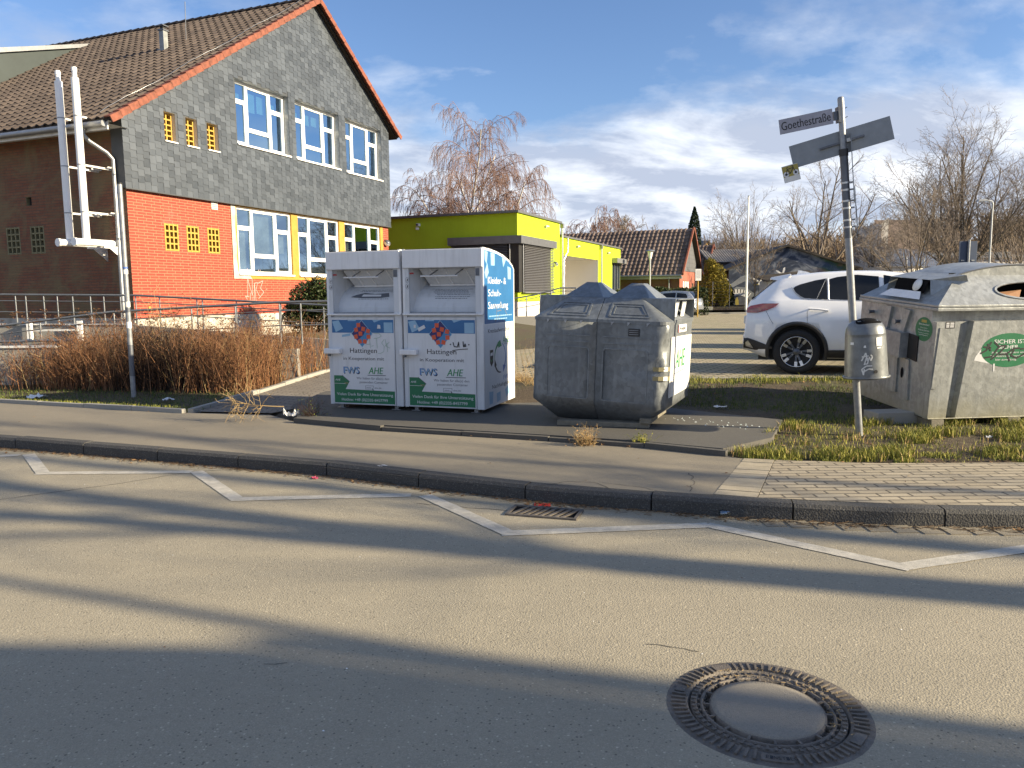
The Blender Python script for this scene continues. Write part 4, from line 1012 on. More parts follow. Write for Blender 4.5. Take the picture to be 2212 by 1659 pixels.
for k, p in enumerate((at(-20, 692, 17.7), at(68, 692, 17.7), at(72, 692, 17.7), at(176, 690, 17.6), at(180, 690, 17.6))):
    mb.box(p.x-B.x-.03, p.x-B.x+.03, p.y-B.y-.16, p.y-B.y-.09, .55, 1.02, 'pvc_white')
wallseg(mb, at(74, 694, 17.5)-Vector((0, .15, 0)), at(176, 694, 17.5)-Vector((0, .15, 0)), .80, .84, .84, .05, 'white_dirty'); mb.build('coping_trim', rp)
mb = MB(); wallseg(mb, at(-60, 745, 13.7), at(125, 745, 13.7), -.05, .66, .66, .14, 'concrete'); wallseg(mb, at(-60, 745, 13.7), at(125, 745, 13.7), .66, .69, .69, .2, 'white_dirty'); mb.build('planter_wall', rp)
# in front of the annexe
wl = thing('retaining_wall', 'low grey concrete wall below the annexe handrail', 'wall', (2, 32, 0)); B = Vector(wl.location)
mb = MB(); wallseg(mb, (-1.2, 31.8), (7, 32.0), 0, .62, .62, .2, 'concrete'); mb.build('wall', wl)
top_y = [at(1110, 645, 32.1), at(1155, 637, 32.1), at(1210, 622, 32.1), at(1245, 622, 32.1)]
railing('handrail', 'thin steel handrail climbing to the porch of the lime green annexe', top_y, .85, [.0, .2, .42, .6, .8, 1], None, rails=(1, .85, .5), r=.025)

# ================================================================ clothes collection containers
def cloth_container(loc, rotz, label, W_, variant):
    t = thing('clothes_container', label, 'collection container', loc, rotz, 'white clothes collection containers')
    D_ = 1.2; prof = [(0, .10), (D_, .10), (D_, 1.84), (1.14, 1.895), (.98, 1.965), (.75, 2.02), (.5, 2.052), (.25, 2.072), (0, 2.08)]
    m = MB()
    for x in (0, W_-.03): m.prism(prof, ((x, 0, 0), GY, GZ), .03, 'white_paint')
    for a, b in zip(prof[1:-1], prof[2:]): m.poly([(.03, a[0]-.004, a[1]-.004), (.03, b[0]-.004, b[1]-.004), (W_-.03, b[0]-.004, b[1]-.004), (W_-.03, a[0]-.004, a[1]-.004)], 'white_paint')
    m.box(.03, W_-.03, .02, D_-.02, .10, .13, 'white_panel'); m.box(.03, W_-.03, .03, .06, .13, 1.27, 'white_panel')
    m.poly([(.03, D_-.004, .13), (W_-.03, D_-.004, .13), (W_-.03, D_-.004, 1.84), (.03, D_-.004, 1.84)], 'white_panel')
    m.build('body', t, bevel=.004)
    m = MB(); m.box(.006, W_-.004, -.022, .03, 1.845, 2.07, 'white_paint'); m.poly([(.006, -.022, 1.845), (W_-.004, -.022, 1.845), (W_-.004, .10, 1.84), (.006, .10, 1.84)], 'white_panel'); m.build('hood', t, bevel=.008)
    m = MB()
    m.box(.03, .085, .0, .045, 1.28, 1.845, 'white_panel'); m.poly([(.085, .045, 1.28), (.085, .045, 1.845), (.24, .52, 1.845), (.24, .52, 1.28)][::-1], 'white_panel'); m.build('slot_surround', t, uv=False); m = MB(); m.box(W_-.10, W_-.03, .0, .045, 1.28, 1.845, 'white_panel'); m.poly([(W_-.10, .045, 1.28), (W_-.10, .045, 1.845), (W_-.14, .52, 1.845), (W_-.14, .52, 1.28)], 'white_panel')
    m.box(W_-.095, W_-.045, -.006, -.001, 1.74, 1.83, 'steel_dark'); m.build('slot_surround', t, uv=False)
    m = MB(); n = 9; cur = []
    for k in range(n+1):
        a = math.pi/2*k/n; cur.append((.10+.36*(1-math.cos(a)), 1.30+.36*math.sin(a)))
    for (y0, z0), (y1, z1) in zip(cur[:-1], cur[1:]): m.add([(.10, y0, z0), (W_-.11, y0, z0), (W_-.11, y1, z1), (.10, y1, z1)], [(0, 1, 2, 3)], 'white_panel', True)
    m.build('chute_drum', t, uv=False)
    dn = MB()   # notice printed on the drum
    def dpt(x, s): k = s*n; i = min(int(k), n-1); u = k-i; return Vector((x, cur[i][0]+(cur[i+1][0]-cur[i][0])*u-.004, cur[i][1]+(cur[i+1][1]-cur[i][1])*u+.001))
    rg = random.Random(5)
    for i, s in enumerate((.30, .345, .40, .44, .48, .52, .56)):
        if variant == 1 and i in (1, 2, 3, 4): continue
        x0, x1 = .34+rg.uniform(0, .06), .86-rg.uniform(0, .08); x = x0
        while x < x1:
            w_ = rg.uniform(.012, .04); dn.poly([dpt(x, s), dpt(x+w_, s), dpt(x+w_, s+.012), dpt(x, s+.012)], 'text_grey'); x += w_+.008
    if variant == 1:
        dn.poly([dpt(.26, .36), dpt(.42, .33), dpt(.7, .33), dpt(.82, .36), dpt(.8, .47), dpt(.6, .44), dpt(.45, .48), dpt(.33, .42)], 'text_grey'); 
        q = [dpt(.42, .37), dpt(.70, .37), dpt(.70, .42), dpt(.44, .43)]; dn.poly([p+Vector((0, -.003, .001)) for p in q], 'white_ink')
    dn.build('drum_notice', t, uv=False)
    m = MB(); m.poly([(.17, .13, 1.838), (W_-.115, .13, 1.838), (W_-.125, .30, 1.64), (.24, .30, 1.64)], 'white_panel')
    m.bar((.24, .30, 1.635), (W_-.125, .30, 1.635), .02, .02, 'white_paint')
    for x in (.33, .52, .80): m.bar((x, .135, 1.83), (x+.05, .285, 1.65), .015, .02, 'white_paint')
    m.build('slot_flap', t, uv=False)
    m = MB(); m.tube([(.22, .06, 1.745), (.72, .06, 1.745)], .011, 'white_paint', 8); m.bar((.34, .06, 1.75), (.42, .16, 1.83), .03, .008, 'steel_dark'); m.bar((.68, .06, 1.75), (.76, .14, 1.83), .03, .008, 'steel_dark'); m.build('flap_handle', t, uv=False)
    m = MB(); m.box(0, W_, -.03, .10, 1.262, 1.284, 'white_paint'); m.box(.09, W_-.10, .012, .09, 1.2845, 1.30, 'steel_galv'); m.build('sill_ledge', t, bevel=.004)
    dr = MB(); X0, X1, Z0, Z1 = .055, W_-.10, .108, 1.235
    dr.box(X0, X1, -.012, .03, Z0, Z1, 'white_panel'); dr.box(.003, .05, -.004, .03, .10, 1.262, 'white_panel'); dr.box(W_-.095, W_-.003, -.004, .03, .10, 1.262, 'white_panel')
    door = dr.build('door', t, bevel=.003)
    pr = MB(); w_, h_ = X1-X0, Z1-Z0-.02; f_ = (Vector((X0, -.012, Z0+.005)), GX, GZ)
    U = lambda u, v: (u*w_, v*h_)
    def rect(u0, u1, v0, v1, o_, mm): pr.flat([U(u0, v0), U(u1, v0), U(u1, v1), U(u0, v1)], f_, o_, mm)
    rect(.01, .99, .01, .985, .0006, 'white_ink'); rect(.01, .99, .835, .985, .001, 'blue_print')
    pr.flat([U(.015, .965), U(.12, .98), U(.19, .885), U(.07, .842)], f_, .0014, 'pale_blue')
    rect(.27, .40, .972, .985, .0014, 'pale_blue'); pr.flat([U(.66, .985), U(.80, .985), U(.69, .955)], f_, .0014, 'pale_blue'); rect(.84, .975, .84, .955, .0014, 'pale_blue')
    cu, cvv, au, av = .49, .825, .162, .15
    pr.flat([U(cu-au*1.06, cvv), U(cu, cvv-av*1.06), U(cu+au*1.06, cvv), U(cu, cvv+av*1.06)], f_, .0018, 'pale_blue')
    pr.flat([U(cu-au, cvv), U(cu, cvv-av), U(cu+au, cvv), U(cu, cvv+av)], f_, .0022, 'navy')
    pr.flat([U(cu-au*.3, cvv-av*.7), U(cu, cvv-av), U(cu+au, cvv), U(cu+au*.5, cvv+av*.45), U(cu+.02, cvv-.02), U(cu-.06, cvv-.07)], f_, .0026, 'mid_blue')
    for k, (a, b) in enumerate([(-.05, .10), (-.09, .045), (.025, .055), (-.02, .0), (-.095, -.035), (.10, .03), (.105, -.035), (-.035, -.09), (.045, -.09)]):
        s_ = .028; r_ = .25*math.sin(k*2.1); P4 = []
        for q in range(4): an = r_+math.pi/4+q*math.pi/2; P4.append(((cu+a)*w_+s_*1.35*math.cos(an), (cvv+b)*h_+s_*1.35*math.sin(an)))
        pr.flat(P4, f_, .003+.0001*k, 'orange_square')
    def tx(s_, u0, u1, v, hh, mm, o_=.0014, b_=.012, sh_=0): pr.text(s_, u0*w_, v*h_, (u1-u0)*w_, hh, f_, o_, mm, b_, sh_)
    tx('Hattingen', .29, .72, .602, .062, 'text_black', b_=.018); tx('in Kooperation mit', .18, .83, .517, .042, 'text_black', b_=.016)
    tx('FWS', .185, .44, .352, .088, 'text_black', .0012, .04, .0); tx('FWS', .175, .43, .36, .088, 'text_blue', .0018, .03); tx('FWS', .19, .42, .364, .076, 'pale_blue', .0022, -.012)
    tx('AHE', .575, .80, .358, .085, 'logo_green', .0014, .05, .18); rect(.56, .85, .338, .346, .0014, 'text_grey')
    tx('Wir haben für alle(s) den', .38, .90, .292, .030, 'text_grey', b_=.012); tx('passenden Container', .43, .88, .247, .030, 'text_grey', b_=.012)
    for (a, b, c, d) in ((.52, .65, .176, .180), (.52, .65, .216, .220), (.52, .525, .18, .216), (.645, .65, .19, .216)): rect(a, b, c, d, .0014, 'text_grey')
    tx('www.', .535, .615, .188, .014, 'text_grey', b_=.02); tx('ahe.de', .665, .775, .186, .022, 'text_grey', b_=.01)
    pr.flat([U(.625, .20), U(.655, .165), U(.635, .165)], f_, .0016, 'text_grey')
    pr.flat([U(.015, .01), U(.985, .01), U(.985, .160), U(.20, .172), U(.265, .262), U(.15, .332), U(.015, .332)], f_, .001, 'green_print')
    pr.stroke([U(.018, .237), U(.20, .237)], .004, f_, .0015, 'white_ink'); tx('AHE', .035, .115, .27, .024, 'white_ink', .0015, .04, .18)
    for k in range(3): pr.stroke([U(.185+k*.022, .252), U(.20+k*.022, .243), U(.19+k*.022, .232)], .004, f_, .0016+k*.0003, 'straw')
    pr.stroke([U(.15, .336), U(.268, .262)], .005, f_, .0017, 'text_grey')
    tx('Vielen Dank für Ihre Unterstützung', .055, .955, .098, .036, 'white_ink', .0015, .012); tx('Hotline: +49 (0)2335-8457799', .13, .87, .034, .036, 'white_ink', .0015, .012)
    if variant == 2:
        pr.stroke([U(.675, .735), U(.69, .69), U(.735, .685), U(.755, .74), U(.76, .685)], .012, f_, .004, 'text_black'); pr.stroke([U(.82, .745), U(.825, .69), U(.86, .695), U(.85, .72), U(.835, .70)], .012, f_, .006, 'text_black')
        pr.stroke([U(.665, .645), U(.78, .66), U(.885, .665)], .009, f_, .005, 'text_black'); pr.stroke([U(.66, .625), U(.70, .64)], .006, f_, .005, 'text_black')
        for u in (.635, .90): pr.stroke([U(u, .715), U(u+.004, .712)], .016, f_, .005, 'text_black')
        pr.flat([U(.175, .855), U(.275, .895), U(.255, .93), U(.155, .89)], f_, .004, 'white_ink'); pr.text('AMMR', U(.172, .86)[0], U(.18, .876)[1], .075, .026, (f_[0], Vector((.92, 0, .38)), Vector((-.38, 0, .92))), .0, 'text_black') if False else None
        pr.flat([U(.10, .895), U(.13, .895), U(.13, .93), U(.10, .93)], f_, .004, 'white_ink')
    else:
        for st_ in ([(.56, .70), (.62, .705)], [(.61, .77), (.62, .66)], [(.64, .68), (.67, .69)], [(.68, .77), (.76, .78), (.8, .80), (.76, .83), (.68, .83)], [(.72, .77), (.73, .66)], [(.84, .76), (.80, .72), (.84, .68), (.83, .62), (.78, .60), (.74, .60)], [(.86, .76), (.87, .68)], [(.92, .73), (.86, .69), (.93, .66)], [(.88, .72), (.89, .62)]):
            pr.stroke([U(*q) for q in st_], .006, f_, .004, 'faint_green')
        pr.flat([U(.17, .785), U(.30, .80), U(.31, .83), U(.17, .81)], f_, .004, 'pale_blue'); pr.flat([U(.735, .885), U(.79, .885), U(.785, .925), U(.745, .93)], f_, .004, 'white_ink')
    pr.build('printed_poster', door, uv=False)
    m = MB(); m.box(-.03, .205, -.085, -.013, .765, .835, 'white_paint'); m.build('lock_cover', t, bevel=.012)
    m = MB(); m.tube([(.03, -.05, .765), (.03, -.05, .735)], .022, 'steel_dark', 10); m.build('padlock', t, uv=False)
    m = MB(); m.box(.10, .155, -.003, -.0005, 1.77, 1.79, 'red_print')   # pictograms on the left jamb
    for z in (1.70, 1.62):
        for k in range(14):
            a, b = 2*math.pi*k/14, 2*math.pi*(k+1)/14; c = Vector((.065, -.0012, z)); m.stroke([(.0+.022*math.cos(a), .033*math.sin(a)), (.022*math.cos(b), .033*math.sin(b))], .003, (c, GX, GZ), .0, 'text_black')
        m.flat([(-.008, -.018), (.006, -.014), (.010, .01), (0, .02)], (Vector((.065, -.0015, z)), GX, GZ), .0, 'text_black')
    m.build('warning_pictogram', t, uv=False)
    for x in (.12, W_-.14):
        for y in (.10, 1.05):
            m = MB(); m.bar((x, y, .045), (x, y, .10), .05, .05, 'steel_galv'); m.box(x-.06, x+.06, y-.05, y+.05, .045, .053, 'steel_galv'); m.build('foot', t)
    if variant == 2:   # printed right flank
        s = MB(); f_ = (Vector((W_, 0, 0)), GY, GZ)
        out = [(.03, 1.152), (1.165, 1.152), (1.165, 1.845), (1.13, 1.875), (.97, 1.94), (.75, 1.99), (.5, 2.022), (.25, 2.042), (.03, 2.05)]
        s.flat([(.02, .12), (1.18, .12), (1.18, 1.14), (.02, 1.14)], f_, .0008, 'white_ink'); s.flat(out, f_, .001, 'blue_print')
        for q in ([(.05, 2.045), (.17, 2.03), (.13, 1.88), (.06, 1.93)], [(.27, 2.03), (.42, 2.02), (.42, 1.87), (.28, 1.87)], [(.70, 1.99), (.86, 1.96), (.75, 1.86)], [(.92, 1.88), (1.06, 1.86), (1.06, 1.71), (.93, 1.71)], [(.05, 1.78), (.15, 1.90), (.20, 1.78), (.10, 1.70)]): s.flat(q, f_, .0014, 'pale_blue')
        for q in ([(.17, .30), (.32, .29), (.30, .14), (.18, .14)], [(.45, .25), (.60, .26), (.60, .15), (.46, .13)], [(.78, .26), (.92, .31), (.97, .2), (.84, .15)], [(1.06, .30), (1.11, .38), (1.17, .28), (1.14, .20)]): s.flat(q, f_, .0014, 'pale_blue')
        s.text('Kleider- &', .165, 1.645, .69, .085, f_, .0016, 'white_ink', 0); s.text('Schuh-', .17, 1.49, .48, .085, f_, .0016, 'white_ink', 0); s.text('Sammlung', .17, 1.335, .76, .085, f_, .0016, 'white_ink', 0)
        s.text('für Hausmusik u.Ä. ', .9, 1.2, .01, .01, f_, .0, 'white_ink') if False else None
        for z, a, b in ((1.235, .20, 1.06), (1.195, .38, .86)):
            x = a
            while x < b: w2 = .03+.04*abs(math.sin(x*37)); s.flat([(x, z), (x+w2, z), (x+w2, z+.014), (x, z+.014)], f_, .0016, 'pale_blue'); x += w2+.012
        s.text('Kreislaufwirtschaft', .15, 1.035, .85, .052, f_, .0016, 'text_black', .008); s.text('AHE', .70, .88, .26, .085, f_, .0016, 'logo_green', .04, .10); s.flat([(.70, .862), (1.0, .866), (1.0, .871), (.70, .867)], f_, .0016, 'text_grey')
        def arc(cx, cz, rx_, rz_2, a0, a1, wd, mm, k=12):
            pts = [(cx+rx_*math.cos(R(a0+(a1-a0)*i/k)), cz+rz_2*math.sin(R(a0+(a1-a0)*i/k))) for i in range(k+1)]
            for i in range(k): s.stroke(pts[i:i+2], wd*(.35+.9*i/k), f_, .0016, mm)
        arc(.60, .70, .22, .19, 185, 112, .035, 'logo_green'); s.flat([(.50, .90), (.60, .93), (.66, .85), (.53, .83)], f_, .0018, 'logo_green')
        arc(.60, .70, .21, .19, 70, -45, .03, 'text_blue'); s.flat([(.70, .60), (.82, .58), (.71, .50)], f_, .0018, 'text_blue')
        arc(.60, .70, .22, .19, -85, -160, .035, 'text_black'); s.flat([(.37, .60), (.38, .70), (.46, .61)], f_, .0018, 'text_black')
        s.flat([(.21, .66), (.265, .61), (.33, .66), (.33, .82), (.21, .82)], f_, .0016, 'text_black'); s.stroke([(.23, .70), (.27, .675), (.31, .705)], .01, f_, .002, 'logo_green'); s.flat([(.225, .745), (.315, .75), (.31, .79), (.23, .78)], f_, .002, 'white_ink')
        s.text('FWS', .72, .40, .26, .06, f_, .0016, 'text_blue', .02); s.text('Nachhaltigkeit', .28, .325, .70, .05, f_, .0016, 'text_black', .008)
        for st_ in ([(.38, 1.39), (.48, 1.33), (.46, 1.19), (.40, 1.16)], [(.5, 1.30), (.66, 1.31)], [(.52, 1.20), (.60, 1.26)], [(.78, 1.33), (.88, 1.25)], [(.62, 1.40), (.66, 1.36), (.60, 1.34)]): s.stroke(st_, .012, f_, .002, 'marker_faint')
        s.build('side_poster', t, uv=False)
    return t
CA = R(-18.4); c0 = Vector((-2.39, 10.06, 0)); cx = Vector((math.cos(CA), math.sin(CA), 0))
a_ = cloth_container(c0, CA, 'left of the two white clothes containers, faint green scribble on its door', 1.06, 1)
b_ = cloth_container(c0+cx*1.085, CA, 'right of the two white clothes containers, with the blue printed flank and black marker tag', 1.075, 2)
b_.rotation_euler = (0, R(.15), CA)

# ================================================================ galvanised glass bank (two halves side by side)
def loft(m, rings, mm, smooth=False, cap=True):
    n = len(rings[0]); vs = [p for r in rings for p in r]
    fs = [(i*n+k, i*n+(k+1) % n, (i+1)*n+(k+1) % n, (i+1)*n+k) for i in range(len(rings)-1) for k in range(n)]
    m.add(vs, fs, mm, smooth)
    if cap: m.add(rings[-1], [tuple(range(n))], mm); m.add(rings[0], [tuple(range(n-1, -1, -1))], mm)
def half_ring(x0, x1, y0, y1, z, r, outer, seed=0, den=0):
    """rounded on the outer side; x grows outward for outer=+1, else mirrored"""
    p = [(x0, y0)]
    for k in range(7): a = -math.pi/2+math.pi/2*k/6; p.append((x1-r+r*math.cos(a), y0+r+r*math.sin(a)))
    for k in range(7): a = math.pi/2*k/6; p.append((x1-r+r*math.cos(a), y1-r+r*math.sin(a)))
    p.append((x0, y1)); q = []
    for i, (x, y) in enumerate(p):
        d = den*mnoise.noise(Vector((i*.5, z*5, seed))) if 2 <= i <= 6 else 0
        q.append((x+d, y-d, z))
    if outer < 0: q = [(-x, y, z) for x, y, z in q][::-1]
    return q
BO = Vector((1.60, 8.10, 0)); BR = R(-24); bxv = Vector((math.cos(BR), math.sin(BR), 0)); TILT = R(2.3)
def glass_half(label, outer, ww):
    seam = BO-bxv*.775
    t = thing('glass_container', label, 'bottle bank', seam+Vector((0, 0, .045)), BR, 'halves of the dented steel bottle bank'); t.rotation_euler = (0, TILT, BR)
    g = .004; Dp = 1.42; m = MB()
    rings = [half_ring(g, ww-.26, .20, Dp-.2, .03, .03, outer), half_ring(g, ww, .0, Dp, .25, .13, outer, 1, .015)]
    for z in np.linspace(.32, 1.12, 12): rings.append(half_ring(g, ww, .0, Dp, float(z), .13, outer, outer*2, .03 if outer > 0 else 0))
    rings.append(half_ring(g, ww, .0, Dp, 1.165, .13, outer)); loft(m, rings, 'bank_metal', True); m.build('body', t, uv=False)
    s = outer; X = lambda x: x*s
    m = MB()   # shoulder and pyramid lid
    r0 = half_ring(g, ww+.006, -.006, Dp+.006, 1.15, .12, outer); r1 = half_ring(g, ww+.006, -.006, Dp+.006, 1.185, .12, outer); r2 = half_ring(g, ww-.33, .26, Dp-.26, 1.415, .03, outer)
    loft(m, [r0, r1, r2], 'bank_metal'); m.build('shoulder', t, uv=False)
    m = MB(); a0, a1, b0, b1 = .03, ww-.27, .26, Dp-.26
    q0 = [(X(a0), b0, 1.4165), (X(a1), b0, 1.4165), (X(a1), b1, 1.4165), (X(a0), b1, 1.4165)]; q1 = [(X(.20), .60, 1.585), (X(.34), .60, 1.585), (X(.34), .80, 1.585), (X(.20), .80, 1.585)]
    if s < 0: q0, q1 = q0[::-1], q1[::-1]
    loft(m, [q0, q1], 'bank_metal'); m.build('lid', t, uv=False, bevel=.012)
    m = MB()   # pressed frames
    def frame_(pts, o, ux, uy, wd=.018, dp=.012):
        o, ux, uy = Vector(o), Vector(ux), Vector(uy)
        for i in range(len(pts)): a, b = pts[i], pts[(i+1) % len(pts)]; m.bar(o+ux*a[0]+uy*a[1], o+ux*b[0]+uy*b[1], wd, dp, 'bank_metal', up=ux.cross(uy))
    lo, hi = (.08, ww-.20) ; F = (0, -.001, 0)
    frame_([(X(lo+.02), .30), (X(hi), .30), (X(hi+.0), .84), (X(hi-.02), .87), (X(lo+.02), .87), (X(lo), .84), (X(lo), .32)], F, (1, 0, 0), (0, 0, 1), .014, .012)
    for z in (.93, 1.0): m.bar((X(lo), -.001, z), (X(hi+.02), -.001, z), .012, .012, 'bank_metal', up=(0, -1, 0))
    sl = Vector((0, .266, .23)).normalized()
    frame_([(X(.12), .05), (X(ww-.20), .05), (X(ww-.31), .26), (X(.12), .26)], (0, -.006, 1.185), (1, 0, 0), sl, .02, .014); frame_([(X(.16), .09), (X(ww-.25), .09), (X(ww-.33), .22), (X(.16), .22)], (0, -.006, 1.185), (1, 0, 0), sl, .012, .012)
    m.build('pressed_panel', t, uv=False)
    m = MB()
    for k in range(3): x = .16+k*.20+.02*math.sin(k*5); m.add([(X(x), -.012, 1.165), (X(x+.035), -.014, 1.165), (X(x+.012), -.05, 1.13)], [(0, 1, 2), (2, 1, 0)], 'steel_bright')
    m.build('torn_rivet_flap', t, uv=False)
    # hood with slanted flaps on the outer side
    h = MB(); x0, x1, y0, y1, z0, z1 = ww-.36, ww+.012, .26, Dp-.10, 1.17, 1.425; th = .012
    for (a, b, c, d, e, f) in ((x0, x1, y0, y1, z1-th, z1), (x0, x1, y0, y0+th, z0, z1-th), (x0, x1, y1-th, y1, z0, z1-th), (x0, x0+th, y0+th, y1-th, z0, z1-th)):
        xa, xb = sorted((X(a), X(b))); h.box(xa, xb, c, d, e, f, 'bank_metal')
    xa, xb = sorted((X(x0+th), X(x1-.01))); h.box(xa, xb, y0+th, y1-th, z0, z0+.012, 'dark_void'); xa, xb = sorted((X(x0+th), X(x0+th+.004))); h.box(xa, xb, y0+th, y1-th, z0+.012, z1-th, 'dark_void')
    h.box(*sorted((X(x1-.02), X(x1))), y0+th, y1-th, z0, z0+.03, 'bank_metal')
    hd = h.build('chute_hood', t, uv=False)
    for c in (y0+.27, y0+.68):
        f = MB(); P_ = [(X(x1-.06), c-.15, z0+.02), (X(x1-.06), c+.10, z0+.02), (X(x1-.06), c+.24, z1-.02), (X(x1-.06), c-.01, z1-.02)]; f.poly(P_, 'steel_galv'); f.poly([(p[0]+X(.003), p[1]*.7+c*.3, p[2]*.7+1.3*.3) for p in P_], 'paper_white'); f.build('chute_flap', hd, uv=False)
    if outer > 0:
        s_ = MB(); f_ = (Vector((ww+.006, 0, 0)), GY, GZ)
        s_.prism([(.16, .36), (1.27, .36), (1.27, 1.00), (.16, 1.02)], f_, .006, 'white_dirty'); 
        f2 = (Vector((ww+.0125, 0, 0)), GY, GZ); s_.text('AHE', .42, .66, .48, .20, f2, .001, 'logo_green', .05, .12)
        s_.flat([(.40, .60), (.95, .61), (.95, .618), (.40, .608)], f2, .001, 'text_grey'); s_.flat([(.18, .37), (.24, .37), (.24, .95), (.18, .96)], f2, .001, 'render_cream')
        for (y, z) in ((.2, .98), (1.23, .96), (.2, .40), (1.23, .40), (.2, .70), (1.23, .68)): s_.flat([(y, z), (y+.014, z), (y+.014, z+.014), (y, z+.014)], f2, .0015, 'steel_dark')
        s_.build('logo_board', t, uv=False)
        s_ = MB(); s_.prism([(.50, 1.055), (.95, 1.05), (.95, 1.135), (.50, 1.14)], f_, .003, 'paper_white'); f3 = (Vector((ww+.0095, 0, 0)), GY, GZ); s_.text('Weißglas', .56, 1.075, .34, .04, f3, .001, 'text_black', .02)
        s_.flat([(.50, 1.055), (.53, 1.055), (.52, 1.14), (.50, 1.14)], f3, .001, 'red_print'); s_.build('glass_type_label', t, uv=False)
        s_ = MB(); s_.box(.355, .475, -.012, -.001, 1.02, 1.10, 'black_plastic')
        for k in range(3): s_.box(.365, .465, -.0135, -.0122, 1.036+k*.022, 1.041+k*.022, 'steel_galv')
        s_.build('type_plate', t, uv=False)
        s_ = MB()
        for z, a, b in ((.66, .0, 1), (.56, .0, 1)):
            for k in range(4):
                an0, an1 = -math.pi/2+math.pi/2*k/4, -math.pi/2+math.pi/2*(k+1)/4; cx3, cy3, rr3 = ww-.13, .13, .150
                P_ = [(cx3+rr3*math.cos(q), cy3+rr3*math.sin(q)) for q in (an0, an1)]
                s_.poly([(P_[0][0], P_[0][1], z), (P_[1][0], P_[1][1], z), (P_[1][0], P_[1][1], z+.045), (P_[0][0], P_[0][1], z+.045)], 'white_dirty' if k == 2 else 'lattice_dull')
        s_.build('reflector_tape', t, uv=False)
    return t
glass_half('right half of the grey bottle bank, with the white lettered board on its flank', 1, .775)
glass_half('left half of the grey bottle bank, nearer the clothes containers', -1, .765)
def plank(a, b, w_, z, lab):
    a, b = Vector((*a, 0)), Vector((*b, 0)); c = (a+b)/2; t = MB(); t.bar(a-c, b-c, w_, .055, 'plank_grey'); o = t.build('support_plank', None, bevel=.004, loc=(c.x, c.y, z)); return tag(o, lab, 'plank', 'planks under the bottle bank')
plank((.52, 8.58), (1.5, 8.30), .16, .075, 'weathered plank under the front edge of the bottle bank')
plank((.75, 9.3), (1.75, 9.05), .16, .075, 'weathered plank under the rear of the bottle bank')
plank((1.43, 8.20), (1.76, 9.0), .12, .131, 'weathered plank poking out at the right end of the bottle bank')

# ================================================================ large galvanised waste-paper container
sk = thing('paper_container', 'big galvanised paper and can container with arched roof, stickers and cardboard inside', 'recycling container', (4.62, 8.47, .0), R(6)); sk.rotation_euler = (R(4.3), 0, R(6))
LX, DY, ZB, ZL = 2.35, 1.50, .075, 1.285
m = MB(); m.box(0, LX, .085, DY, ZB, ZL, 'skip_metal'); m.build('body', sk, uv=False, bevel=.006)
m = MB()   # front skin: pillar, slanted channel, panel
m.prism([(0, ZB), (.215, ZB), (.275, 1.14), (.25, 1.16), (0, 1.16)], ((0, .0855, 0), GX, GZ), .0874, 'skip_metal'); m.prism([(.325, ZB), (2.02, ZB), (2.00, 1.165), (.43, 1.165)], ((0, .0855, 0), GX, GZ), .0894, 'skip_metal')
m.prism([(.005, .42), (.055, .42), (.075, 1.10), (.04, 1.10)], ((0, -.002, 0), GX, GZ), .008, 'skip_metal')
m.prism([(2.10, ZB), (LX, ZB), (LX, 1.16), (2.08, 1.16)], ((0, .0855, 0), GX, GZ), .0874, 'skip_metal'); m.bar((0, -.004, ZB+.006), (LX, -.004, ZB+.006), .012, .012, 'skip_metal'); m.build('front_panel', sk, uv=False, bevel=.004)
m = MB(); m.box(-.025, LX+.025, -.028, DY+.025, ZL-.005, ZL+.03, 'skip_metal'); m.box(-.018, LX+.018, -.020, DY+.02, ZL+.033, ZL+.062, 'skip_metal'); m.build('rim', sk, uv=False, bevel=.006)
# roof: hipped ends, sloping front with an oval mouth, arched crown
ZR = ZL+.062; A0, A1 = .42, LX-.42; Y0, Y1 = .34, DY-.34; ZE = ZR+.30
def crown(x): u = (x-A0)/(A1-A0); return ZE+.115*(1-(2*u-1)**2)
m = MB(); N = 20
xsr = [A0+(A1-A0)*k/N for k in range(N+1)]
m.add([(x, y, crown(x)) for y in (Y0, Y1) for x in xsr], [(k, k+1, N+2+k, N+1+k) for k in range(N)], 'skip_metal', True)
m.add([(0, 0, ZR), (0, DY, ZR), (A0, Y1, ZE), (A0, Y0, ZE)], [(1, 0, 3, 2)], 'skip_metal'); m.add([(LX, 0, ZR), (LX, DY, ZR), (A1, Y1, ZE), (A1, Y0, ZE)], [(0, 1, 2, 3)], 'skip_metal')
m.add([(0, DY, ZR), (LX, DY, ZR)]+[(x, Y1, crown(x)) for x in xsr[::-1]], [tuple(range(N+3))[::-1]], 'skip_metal')
# front slope with oval hole: fan between oval and outline
e0 = Vector((0, 0, ZR)); su = Vector((0, Y0, ZE-ZR)).normalized(); H_ = math.hypot(Y0, ZE-ZR)
hc, hv, ra, rb = 1.20, .20, .44, .135; K_ = 40
oval = [Vector((hc+ra*math.cos(2*math.pi*k/K_), hv+rb*math.sin(2*math.pi*k/K_), 0)) for k in range(K_)]
outl = [Vector((0, 0, 0)), Vector((LX, 0, 0)), Vector((A1, H_, 0)), Vector((A0, H_, 0))]
tri = tessellate_polygon([outl, oval]); PP = [e0+GX*p.x+su*p.y for p in outl+oval]; q2 = [(p.x, p.y) for p in outl+oval]
m.add(PP, [up(q2, t_) for t_ in tri], 'skip_metal')
m.add([(A0, Y0, ZE), (A1, Y0, ZE)]+[(x, Y0-.001, crown(x)) for x in xsr[::-1]], [tuple(range(N+3))], 'skip_metal')
m.build('roof', sk, uv=False)
m = MB(); nrm = GX.cross(su)
ovp = [e0+GX*p.x+su*p.y+nrm*.006 for p in oval]
